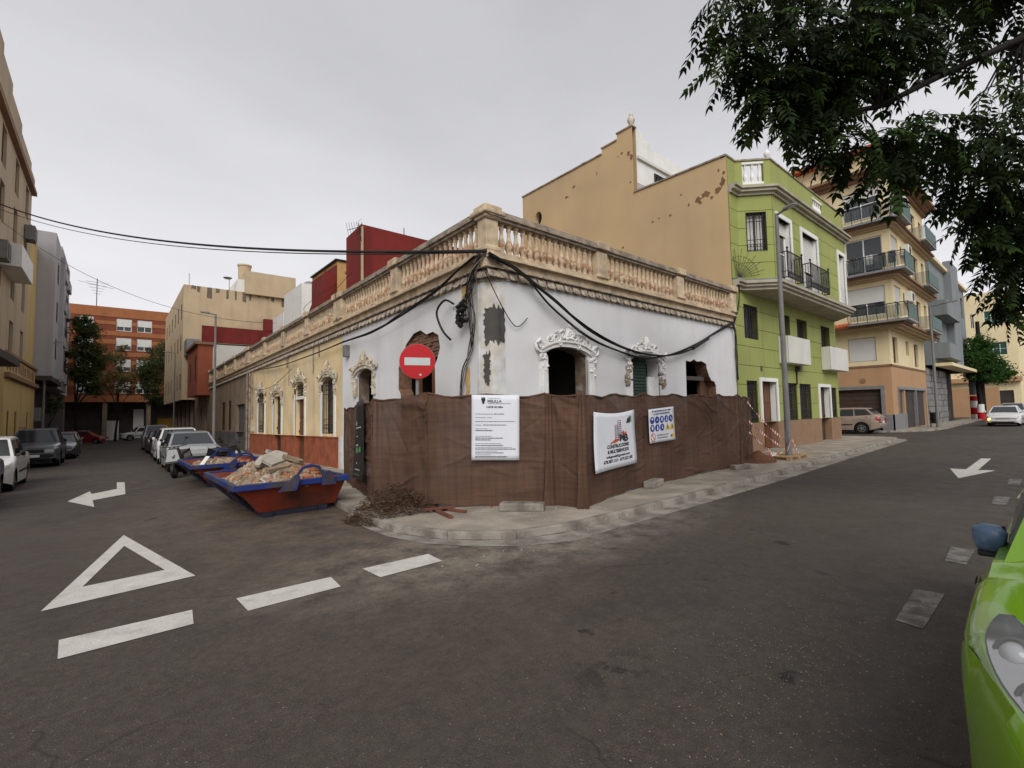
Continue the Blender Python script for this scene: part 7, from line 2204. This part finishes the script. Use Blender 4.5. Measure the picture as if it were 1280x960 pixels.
    if rails:
        for side in (1, -1): MB().tube([P_(wst + .2, side * rw * .95, H - .01), P_(wst + .3, side * rw * .95, H + .05), P_(roe - .3, side * rw * .95, H + .05), P_(roe - .2, side * rw * .95, H - .02)], .018, 5).build('roof_rail', MT['black'], t)
    if lit:
        MB().box(fx - .05, fx + .02, lit * wf * .86, lit * wf * 1.02, zf - .20, zf - .06).build('indicator_lamp', emit('indicator_orange', (1.0, .36, .03), 9.0), t)
    CARFN[t.name] = (bpt, patch)
    t.location = loc; t.rotation_euler = (0, 0, rz)
    # the street slopes along y: tip cars that point along it
    if abs(math.cos(rz)) < .5: t.rotation_euler = (0, -GY * (1 if math.sin(rz) > 0 else -1) * 1.0, rz)
    return t
HATCH = dict(L=3.85, W=1.66, H=1.50, wb=2.46, fo=.75, top=[(0, .66), (.10, .74), (.9, .92), (1.05, .95), (2.4, .97), (3.6, 1.0), (3.85, .90)], cowl=.98, wst=1.62, roe=3.35, reb=3.72, wr=.29)
SALOON = dict(L=4.4, W=1.74, H=1.43, wb=2.58, fo=.88, top=[(0, .62), (.12, .72), (1.1, .90), (1.25, .93), (3.3, .95), (3.75, 1.0), (4.3, 1.0), (4.4, .90)], cowl=1.22, wst=1.95, roe=3.1, reb=3.72, wr=.30)
ESTATE = dict(L=4.5, W=1.74, H=1.46, wb=2.58, fo=.88, top=[(0, .62), (.12, .72), (1.1, .90), (1.25, .93), (3.3, .96), (4.3, 1.0), (4.5, .88)], cowl=1.22, wst=1.95, roe=4.0, reb=4.38, wr=.31)
SUVP = dict(L=4.5, W=1.82, H=1.75, wb=2.65, fo=.82, top=[(0, .86), (.10, .94), (1.0, 1.06), (1.2, 1.08), (3.3, 1.10), (4.4, 1.12), (4.5, 1.0)], cowl=1.25, wst=1.75, roe=4.15, reb=4.40, wr=.36, sill=.30)
CROSS = dict(L=4.35, W=1.84, H=1.60, wb=2.64, fo=.85, top=[(0, .74), (.12, .84), (1.0, 1.0), (1.2, 1.03), (3.2, 1.06), (4.2, 1.12), (4.35, .98)], cowl=1.15, wst=1.85, roe=3.75, reb=4.18, wr=.34, sill=.25)
VAN = dict(L=4.2, W=1.75, H=1.82, wb=2.70, fo=.80, top=[(0, .80), (.10, .88), (.8, 1.0), (.95, 1.04), (3, 1.06), (4.1, 1.06), (4.2, .95)], cowl=.9, wst=1.45, roe=3.95, reb=4.12, wr=.31)
DN = -PI / 2      # facing down the side street towards the corner
def put(y, dz=0): return gz(y)
make_car('parked_car', 'violet blue parked car just ahead of the white hatchback', (-2.86, 15.55, gz(15.5)), DN, 'p_blue', group='cars parked along the left kerb', **HATCH)
make_car('parked_car', 'white parked hatchback with black bumper inserts on the left kerb', (-2.88, 20.4, gz(20.4)), DN, 'p_white', trim='black', group='cars parked along the left kerb', **HATCH)
make_car('parked_suv', 'dark charcoal off road car parked behind the white hatchback', (-2.72, 31.8, gz(31.8)), DN, 'p_darkgrey', trim='black', rails=True, group='cars parked along the left kerb', **SUVP)
make_car('parked_car', 'dark grey saloon parked behind the charcoal off road car', (-2.42, 38.4, gz(38.4)), DN, 'p_dark', group='cars parked along the left kerb', **SALOON)
make_car('parked_car', 'silver parked car behind the dark grey saloon under the trees', (-2.5, 44.0, gz(44)), DN, 'p_silver', group='cars parked along the left kerb', **HATCH)
make_car('red_car', 'red hatchback turning at the far end of the narrow street', (-2.4, 70.5, gz(70.5)), -.25, 'p_red', **HATCH)
make_car('white_suv', 'white off road car parked before the orange brick block', (2.9, 79.0, gz(79)), PI + .2, 'p_white', rails=True, **SUVP)
make_car('parked_car', 'silver estate car parked behind the scooters and skips', (2.36, 22.9, gz(22.9)), DN, 'p_silver', rails=True, trim='black', group='cars parked along the right kerb of the narrow street', **ESTATE)
make_car('parked_car', 'white car parked behind the silver estate', (2.42, 28.1, gz(28.1)), DN, 'p_white', group='cars parked along the right kerb of the narrow street', **CROSS)
make_car('parked_car', 'black hatchback parked behind the white car', (2.45, 33.2, gz(33.2)), DN, 'p_black', group='cars parked along the right kerb of the narrow street', **HATCH)
make_car('parked_car', 'dark saloon fourth in line behind the silver estate', (2.5, 38.8, gz(38.8)), DN, 'p_dark', group='cars parked along the right kerb of the narrow street', **SALOON)
make_car('parked_van', 'grey van standing tallest at the end of the parked row', (2.5, 45, gz(45)), DN, 'p_silver', group='cars parked along the right kerb of the narrow street', **VAN)
make_car('bronze_car', 'bronze crossover parked in the side street before the garage', (35.55, 9.75, gz(9.7)), PI / 2, 'p_brown', **CROSS)
make_car('taxi', 'white saloon driving up the main street with orange indicator lit', (49.2, 3.35, gz(3.3)), PI, 'p_white', lit=-1, **SALOON)
make_car('following_car', 'pale car following the white saloon down the main street', (60, 3.6, gz(3.6)), PI, 'p_silver', **CROSS)

# lime green car in the foreground
GREEN = dict(L=3.75, W=1.64, H=1.52, wb=2.40, fo=.72, top=[(0, .56), (.06, .66), (.18, .76), (.45, .86), (.85, .95), (1.05, .985), (2.4, 1.02), (3.5, 1.05), (3.75, .92)], cowl=1.0, wst=1.75, roe=3.2, reb=3.62, wr=.29)
gcar = make_car('green_car', 'lime green small car parked at the kerb with a blue grey mirror cap', (3.72, -.50, gz(-.5)), PI, 'p_green', taper=(.74, .9), res=110, lamps=False, mirrors=False, **GREEN)

gb_, gpatch = CARFN[gcar.name]
def skin(nm, rows, mat, side, off, parent=gcar):
    """rows: (s, k0, k1) stations of a shaped piece lying on the body skin"""
    m_ = MB(); nk = 8
    for (s, k0, k1) in rows:
        for j in range(nk + 1): m_.v.append(tuple(gb_(s, k0 + (k1 - k0) * j / nk, side, off)))
    for i in range(len(rows) - 1):
        for j in range(nk): q = i * (nk + 1) + j; m_.f.append((q, q + 1, q + nk + 2, q + nk + 1))
    return m_.build(nm, MT[mat], parent, 60)
for side in (-1, 1):
    def lamp_rows(sc_):
        rows = []
        for q in range(15):
            t_ = q / 14; w_ = math.sin(PI * min(1, max(0, .06 + .90 * t_))) ** .55
            kc = 4.74 - .10 * t_; rows.append((.08 + .50 * t_, kc - .72 * w_ * sc_ * (1 - .25 * t_), kc + .80 * w_ * sc_ * (1 - .35 * t_)))
        return rows
    hl_ = skin('headlight', lamp_rows(1.0), 'black', side, .003)
    skin('reflector', lamp_rows(.9), 'chrome', side, .006, hl_)
    for (s_, k_, r_) in ((.21, 4.68, .055), (.37, 4.64, .05)):
        p_ = gb_(s_, k_, side, .0)
        m_ = MB(); m_.lathe([(r_ * 1.1, .0), (r_ * 1.08, .012), (r_ * .92, .016), (r_ * .85, .004)], 20, (0, 0, 0), False)
        dn_ = Vector((.75, side * .45, .55)).normalized(); q_ = dn_.to_track_quat('Z', 'Y').to_matrix()
        m_.map(lambda x, y, z: tuple(p_ + q_ @ Vector((x, y, z)))); m_.build('lamp_ring', MT['mortar'], hl_, 40)
        m_ = MB(); m_.lathe([(r_ * .85, .004), (r_ * .6, .02), (r_ * .3, .03), (.004, .033)], 20)
        m_.map(lambda x, y, z: tuple(p_ + q_ @ Vector((x, y, z)))); m_.build('lamp_bowl', MT['lamp_glass'], hl_, 60)
    skin('lens', lamp_rows(.98), 'lens', side, .040, hl_)
    gpatch('bonnet_gap', .46, 1.0, 5.02, 5.06, 'black', side, .002, 8, 1)
    skin('bumper_gap', [(.62, 1.9, 1.96), (.52, 2.5, 2.56), (.42, 3.2, 3.26), (.36, 3.7, 3.76)], 'black', side, .003)
    m_ = MB(); ml = side * .80
    mzz = 1.0; mxx = 1.875 - 1.36
    prof = [(-.055, -.075), (.0, -.085), (.055, -.07), (.075, -.02), (.07, .035), (.03, .05), (-.04, .045), (-.07, .01)]
    for (dx, sc_) in ((-.05, .97), (-.02, 1.0), (.02, .98), (.05, .88), (.068, .6)):
        for (a, b) in prof: m_.v.append((mxx + dx, ml + side * a * sc_ * .85, mzz + (b + .012) * sc_ * .95))
    n_ = len(prof)
    for i in range(4):
        for j in range(n_): m_.f.append((i * n_ + j, i * n_ + (j + 1) % n_, (i + 1) * n_ + (j + 1) % n_, (i + 1) * n_ + j))
    m_.f.append(tuple(range(n_))); m_.f.append(tuple(4 * n_ + j for j in range(n_)))
    mo = m_.build('mirror', MT['mirror_blue'], gcar, 50)
    m_ = MB(); m_.hexa([(mxx - .04, side * .74, mzz - .08), (mxx + .05, side * .74, mzz - .08), (mxx + .045, side * .845, mzz - .085), (mxx - .045, side * .845, mzz - .085), (mxx - .05, side * .74, mzz - .02), (mxx + .03, side * .74, mzz - .02), (mxx + .04, side * .845, mzz - .055), (mxx - .045, side * .845, mzz - .055)])
    m_.build('mirror_foot', MT['black'], mo, bevel=.01)
    m_ = MB(); m_.box(mxx - .062, mxx - .05, side * .80 - .05, side * .80 + .05, mzz - .055, mzz + .05); m_.build('mirror_glass', MT['black'], mo)
    gpatch('side_repeater', .95, 1.02, 2.7, 2.95, 'black', side, .012, 2, 2)
    m_ = MB(); p_ = gb_(1.0, 5.5, side, .01); m_.blob(tuple(p_), .018, random.Random(1), (1.4, 1, .6), .02); m_.build('washer_jet', MT['black'], gcar, 60)
# ------------------------------------------------------------------ scooters behind the rear skip
def scooter(lab, x, y, rz, screen=True):
    t = thing('scooter', lab, 'scooter', (0, 0, 0), 'scooters between skip and parked car')
    for cx in (.62, -.58):
        m_ = MB(); m_.lathe([(.14, -.05), (.22, -.055), (.245, -.03), (.245, .03), (.22, .055), (.14, .05)], 18, (0, 0, 0), False); m_.map(lambda a, b, c: (cx + a, c, .245 + b)); wo = m_.build('wheel', MT['black'], t, 40)
        m_ = MB(); m_.lathe([(.03, -.04), (.15, -.03), (.15, .03), (.03, .04)], 14); m_.map(lambda a, b, c: (cx + a, c, .245 + b)); m_.build('rim', MT['grey_metal'], wo, 30)
    m_ = MB(); m_.tube([(.62, 0, .25), (.50, 0, .55), (.38, 0, .98)], [.05, .045, .03], 8); m_.build('fork', MT['iron'], t, 40)
    m_ = MB(); m_.prism([(.60, .38), (.66, .52), (.50, .92), (.40, .98), (.36, .60), (.42, .36)], -.18, .18, lambda a, d, b: (a, d * (1 - .35 * (b > .9)), b)); m_.build('front_shield', MT['p_black'], t, bevel=.03)
    m_ = MB(); m_.prism([(.42, .28), (.42, .36), (-.05, .36), (-.05, .28)], -.15, .15); m_.build('footboard', MT['black'], t)
    m_ = MB(); m_.prism([(-.02, .30), (.02, .66), (-.80, .76), (-.92, .60), (-.70, .42), (-.35, .32)], -.15, .15); m_.build('rear_body', MT['p_black'], t, bevel=.04)
    m_ = MB(); m_.prism([(.02, .68), (.0, .76), (-.35, .80), (-.78, .86), (-.82, .77)], -.14, .14); m_.build('seat', MT['black'], t, bevel=.03)
    m_ = MB(); m_.tube([(.30, -.34, 1.03), (.36, -.12, 1.0), (.36, .12, 1.0), (.30, .34, 1.03)], .016, 6); m_.build('handlebar', MT['iron'], t)
    for s in (1, -1):
        m_ = MB(); m_.tube([(.34, s * .20, 1.02), (.30, s * .33, 1.22)], .008, 4); m_.blob((.30, s * .35, 1.26), .065, random.Random(2), (.35, 1.1, .8), .03); m_.build('mirror', MT['black'], t, 60)
    if screen:
      m_ = MB(); m_.hexa([(.50, -.17, .95), (.50, .17, .95), (.46, .15, .95), (.46, -.15, .95), (.30, -.14, 1.32), (.30, .14, 1.32), (.28, .12, 1.32), (.28, -.12, 1.32)]); m_.build('windshield', MT['glass'], t)
    m_ = MB(); m_.blob((.60, 0, .72), .09, random.Random(3), (.6, 1, 1), .02); m_.build('headlight', MT['lamp_glass'], t, 60)
    m_ = MB(); m_.box(-.95, -.90, -.08, .08, .60, .70); m_.build('tail_light', MT['tail_red'], t)
    t.location = (x, y, gz(y)); t.rotation_euler = (.10, 0, rz)
    return t
scooter('black scooter standing left of the rear skip, wheel towards the road', 1.75, 19.3, -1.9, False)
scooter('black scooter with windshield leaning behind the rear skip near the wall', 3.05, 18.9, -1.2)

# ------------------------------------------------------------------ trees along the streets
def make_tree(name, lab, x, y, th, lobes, nl, ls, mat, seed, group, trunk_r=.16, z0=None):
    rn = random.Random(seed)
    z = gz(y) if z0 is None else z0
    t = thing(name, lab, 'tree', (x, y, z), group)
    m_ = MB()
    bend = rn.uniform(-.2, .2)
    m_.tube([(x, y, z - .05), (x + bend * .3, y, z + th * .5), (x + bend, y + .1, z + th)], [trunk_r, trunk_r * .8, trunk_r * .65], 10)
    for (c, r_) in lobes:
        p0 = Vector((x + bend, y + .1, z + th)); p1 = Vector(c); mid = (p0 + p1) / 2 + Vector((rn.uniform(-.3, .3), rn.uniform(-.3, .3), .2))
        m_.tube([p0, mid, p1], [trunk_r * .5, trunk_r * .33, trunk_r * .12], 6)
    m_.build('trunk', MT['bark'], t, 60)
    m_ = MB()
    vol = sum(r_ ** 2 for _, r_ in lobes)
    for (c, r_) in lobes:
        n = int(nl * r_ ** 2 / vol)
        ncl = max(4, n // 28)
        for q in range(ncl):
            d = Vector((rn.gauss(0, 1), rn.gauss(0, 1), rn.gauss(0, 1))).normalized() * r_ * rn.uniform(.35, 1.05)
            cc = Vector(c) + Vector((d.x, d.y, d.z * .85))
            cr_ = r_ * rn.uniform(.16, .34)
            for w_ in range(28):
                p = cc + Vector((rn.gauss(0, 1), rn.gauss(0, 1), rn.gauss(0, .8))) * cr_ * .6
                a = Vector((rn.gauss(0, 1), rn.gauss(0, 1), rn.gauss(0, .6) - .3)).normalized() * ls * rn.uniform(.6, 1.2)
                b = a.cross(Vector((rn.gauss(0, 1), rn.gauss(0, 1), rn.gauss(0, 1)))).normalized() * ls * .36
                m_.add([p - a, p + b, p + a, p - b], [(0, 1, 2, 3)])
    o = m_.build('crown', MT[mat], t)
    tag(o, kind='stuff')
    return t
TG = 'street trees of the narrow street'
make_tree('street_tree', 'tall dark evergreen street tree against the grey apartments', -2.8, 64, 3.8, [((-2.4, 64, 6.4), 1.35), ((-2.2, 64.4, 8.6), 1.6), ((-2.4, 64, 10.6), 1.3), ((-1.7, 63.6, 5.0), 1.0), ((-2.7, 64, 11.6), .8), ((-1.6, 64, 7.4), 1.0)], 9500, .16, 'leaf_far', 1, TG)
make_tree('street_tree', 'sparse olive brown tree standing before the orange brick block', .2, 77, 3.0, [((-1.2, 77, 6.6), 1.3), ((.9, 77, 7.2), 1.4), ((-.1, 77.3, 9.2), 1.3), ((.2, 77, 5.6), 1.2), ((-1.7, 77, 5.0), .8), ((1.7, 77, 5.2), .8), ((.6, 77, 10.3), .8)], 6500, .13, 'leaf_olive', 2, TG)
make_tree('street_tree', 'dark round tree squeezed against the beige block', 4.0, 76, 3.2, [((3.6, 76, 6.2), 1.7), ((4.2, 76, 8.4), 1.9), ((3.0, 75.6, 7.6), 1.3), ((4.6, 76, 10.4), 1.4), ((4.2, 76, 4.2), 1.4)], 9500, .16, 'leaf_far', 3, TG)
make_tree('small_street_tree', 'small dark tree under the overhang of the grey apartments', -4.4, 57, 1.7, [((-4.2, 57, 2.8), .8), ((-3.9, 57.5, 3.4), .6)], 900, .12, 'leaf_far', 5, None, .09)
gt_ = make_tree('street_tree', 'bright green leafy street tree with painted trunk on the main street', 65.5, 6.1, 3.6, [((65, 6.0, 5.6), 1.7), ((64.5, 5.6, 4.6), 1.3), ((66.5, 5.6, 5.0), 1.6), ((66, 6, 7.2), 1.3), ((67.5, 4.8, 4.6), 1.2)], 11000, .17, 'leaf_fresh', 6, None, .26, gz(6))
MB().lathe([(.275, .75), (.265, 1.55)], 12, (65.5, 6.1, gz(6))).build('white_band', MT['white_paint'], gt_, 40)
MB().lathe([(.285, .0), (.275, .75)], 12, (65.5, 6.1, gz(6))).build('red_band', MT['sign_red'], gt_, 40)
pole = thing('cable_pole', 'dark timber cable pole rising out of the bright green tree', 'pole', (66.6, 6.0, gz(6)))
MB().tube([(66.6, 6.0, gz(6)), (66.6, 6.0, 9.8)], [.22, .16], 10).build('shaft', MT['bark'], pole, 40)
bnk = thing('litter_bin', 'dark litter bin on the pavement below the yellow apartments', 'litter bin', (43.9, 6.4, gz(6.4) + .1))
MB().lathe([(.20, .25), (.24, .30), (.26, .95), (.28, .97), (.28, 1.0), (.24, 1.0)], 14, (43.9, 6.4, gz(6.4) + .1)).build('basket', MT['iron'], bnk, 40)
MB().tube([(43.9, 6.65, gz(6.4) + .1), (43.9, 6.65, gz(6.4) + 1.2)], .03, 6).build('post', MT['iron'], bnk)
bol = thing('thin_post', 'thin pale marker post at the kerb before the apartments', 'post', (40.6, 6.3, gz(6.3) + .1)); MB().tube([(40.6, 6.3, gz(6.3) + .1), (40.6, 6.3, 2.5)], .03, 8).build('shaft', MT['grey_metal'], bol)

# ------------------------------------------------------------------ overhanging tree, its crown reaching over the main street
nt_ = thing('overhanging_tree', 'large dark leaved tree whose drooping branches hang over the main street', 'tree', (10.2, -3.4, gz(-3.4) + .1))
rn = random.Random(77)
LOBES = [((6.0, 2.72, 6.75), .42, 50), ((6.05, 2.62, 5.95), .34, 42), ((6.35, 2.40, 5.45), .36, 48), ((6.45, 2.35, 6.35), .55, 80), ((6.75, 2.12, 5.10), .34, 50), ((6.75, 2.05, 5.75), .48, 80), ((7.1, 1.80, 4.80), .34, 46), ((7.15, 1.75, 5.75), .55, 95), ((7.2, 1.7, 6.6), .8, 150),
         ((7.45, 1.45, 4.45), .30, 36), ((7.7, 1.3, 4.9), .36, 50), ((8.0, 1.0, 7.35), .65, 110), ((7.75, 1.25, 6.35), .32, 36), ((8.15, .9, 6.2), .25, 16), ((9.0, .4, 7.2), .5, 50), ((8.9, .3, 6.75), .25, 16), ((8.75, .55, 5.65), .3, 24), ((8.35, .85, 5.05), .40, 55), ((8.9, .60, 5.0), .5, 70), ((9.3, .30, 7.7), .8, 90), ((9.6, .10, 6.75), .30, 26), ((9.5, .50, 4.35), .5, 66), ((10.0, .40, 3.85), .5, 56), ((10.2, .25, 4.6), .6, 66), ((10.6, .35, 3.3), .4, 36),
         ((8.7, 1.0, 7.9), .9, 90), ((7.3, 1.9, 7.6), .8, 80), ((6.5, 2.4, 7.4), .6, 50), ((10.6, -1.2, 6.2), 1.4, 90), ((9.6, -2.6, 7.2), 1.5, 90), ((11.4, -3.2, 6.8), 1.6, 90), ((8.4, -1.4, 7.6), 1.3, 80), ((10.5, -4.6, 6.6), 1.5, 80)]
LOBES += [((9.4, .62, 4.05), .42, 50), ((9.9, .50, 3.55), .42, 50), ((10.3, .45, 3.1), .36, 40), ((9.0, .75, 4.55), .4, 50), ((10.5, .35, 4.1), .5, 50)]
LOBES = [((c[0] + .12, c[1] - .10, c[2] + (.26 if c[2] < 6 and c[0] < 8.2 else .05)), r_, n) for c, r_, n in LOBES]
tr_m = MB()
tr_m.tube([(10.2, -3.4, gz(-3.4) + .08), (10.15, -3.3, 1.5), (10.1, -3.1, 3.1)], [.24, .20, .18], 12)
LIMBS = [[(10.1, -3.1, 3.0), (9.8, -1.9, 5.2), (9.3, -.6, 6.3), (8.72, .17, 6.25), (7.95, .9, 5.80), (7.35, 1.40, 5.42), (6.85, 1.95, 5.35), (6.5, 2.25, 5.6)],
         [(10.1, -3.1, 3.0), (10.3, -1.5, 4.6), (10.1, -.2, 4.9), (9.3, .5, 4.7), (8.6, .8, 4.8), (7.9, 1.2, 4.95), (7.5, 1.45, 4.95)],
         [(9.3, -.6, 6.3), (8.6, .4, 7.0), (7.4, 1.6, 6.7), (6.7, 2.2, 6.5), (6.3, 2.5, 6.5)], [(10.1, -3.1, 3.0), (10.4, -3.3, 5.0), (10.5, -3.6, 7.2)], [(10.1, -3.1, 3.0), (11.0, -3.2, 5.0), (11.5, -3.2, 6.6)], [(9.8, -1.9, 5.2), (8.9, -1.5, 6.6), (8.4, -1.4, 7.6)]]
for lm in LIMBS:
    n = len(lm); tr_m.tube(lm, [.062 * (1 - .80 * i / (n - 1)) + .005 for i in range(n)], 8)
LIMB_PTS = [Vector(p) for lm in LIMBS for p in lm[1:]]
for (c, r_, n) in LOBES:
    c = Vector(c); near = min(LIMB_PTS, key=lambda q: (q - c).length)
    for k in range(6):
        e = c + Vector((rn.gauss(0, 1), rn.gauss(0, 1), rn.gauss(0, 1))).normalized() * r_ * .8
        tr_m.tube([near, (near + e) / 2 + Vector((0, 0, .1)), e], [.022, .014, .005], 5)
tr_m.build('trunk', MT['bark'], nt_, 60)
def compound_leaf(seed):
    r_ = random.Random(seed); m_ = MB()
    L_ = .34; n = 5
    pts = [Vector((L_ * i / n, 0, -.10 * (i / n) ** 2)) for i in range(n + 1)]
    m_.tube(pts, [.004] * (n + 1), 3, False)
    def leaflet(p, d, up, ln, wd):
        s_ = d.cross(up).normalized() * wd; drop = Vector((0, 0, -.022))
        m_.add([p, p + d * ln * .4 + s_, p + d * ln + drop, p + d * ln * .4 - s_, p + d * ln * .45 - up * .008], [(0, 1, 4), (1, 2, 4), (2, 3, 4), (3, 0, 4)])
    for i in range(1, n + 1):
        for s in (1, -1):
            d = Vector((.55, s * .83, -.30 + r_.uniform(-.25, .15))).normalized()
            leaflet(pts[i], d, Vector((0, .25 * s * r_.uniform(-1, 1), 1)).normalized(), r_.uniform(.105, .145), r_.uniform(.021, .030))
    leaflet(pts[-1], Vector((.95, 0, -.35)).normalized(), Vector((0, 0, 1)), .14, .028)
    return m_
CLV = [compound_leaf(s) for s in range(4)]
CLM = [MB().add(m_.v, m_.f).mesh('leaf', MT['leaf']) for m_ in CLV]
CLM2 = [MB().add(m_.v, m_.f).mesh('leaf', MT['leaf_mid']) for m_ in CLV]
spots = []
for (c, r_, n) in LOBES:
    c = Vector(c)
    for k in range(int(n * 1.05)):
        d = Vector((rn.gauss(0, 1), rn.gauss(0, 1), rn.gauss(0, 1))).normalized() * r_ * 1.14 * rn.random() ** .5
        p = c + Vector((d.x, d.y, d.z * .8))
        out_ = Vector((d.x, d.y, 0))
        yaw = math.atan2(out_.y, out_.x) + rn.gauss(0, .8)
        spots.append((p, yaw, rn.uniform(.15, 1.15), rn.uniform(-.5, .5), rn.uniform(.75, 1.15), rn.randrange(4)))
camv = Vector((0, 0, 1.65))
spots.sort(key=lambda s: (s[0] - camv).length)
rest = MB(); rest2 = MB()
for i, (p, yaw, pit, rol, sc_, k) in enumerate(spots):
    mtx = Matrix.Translation(p) @ Matrix.Rotation(yaw, 4, 'Z') @ Matrix.Rotation(pit, 4, 'Y') @ Matrix.Rotation(rol, 4, 'X') @ Matrix.Scale(sc_, 4)
    if i < 290:
        o = bpy.data.objects.new('leaf', (CLM2 if i % 4 == 0 else CLM)[k]); COL.objects.link(o); o.parent = nt_
        mm = mtx.copy(); mm.translation = p - ORG[nt_.name]; o.matrix_local = mm
    else:
        (rest2 if i % 4 == 0 else rest).add([tuple(mtx @ Vector(v)) for v in CLV[k].v], CLV[k].f)
tag(rest.build('foliage', MT['leaf'], nt_), kind='stuff'); tag(rest2.build('light_foliage', MT['leaf_mid'], nt_), kind='stuff')
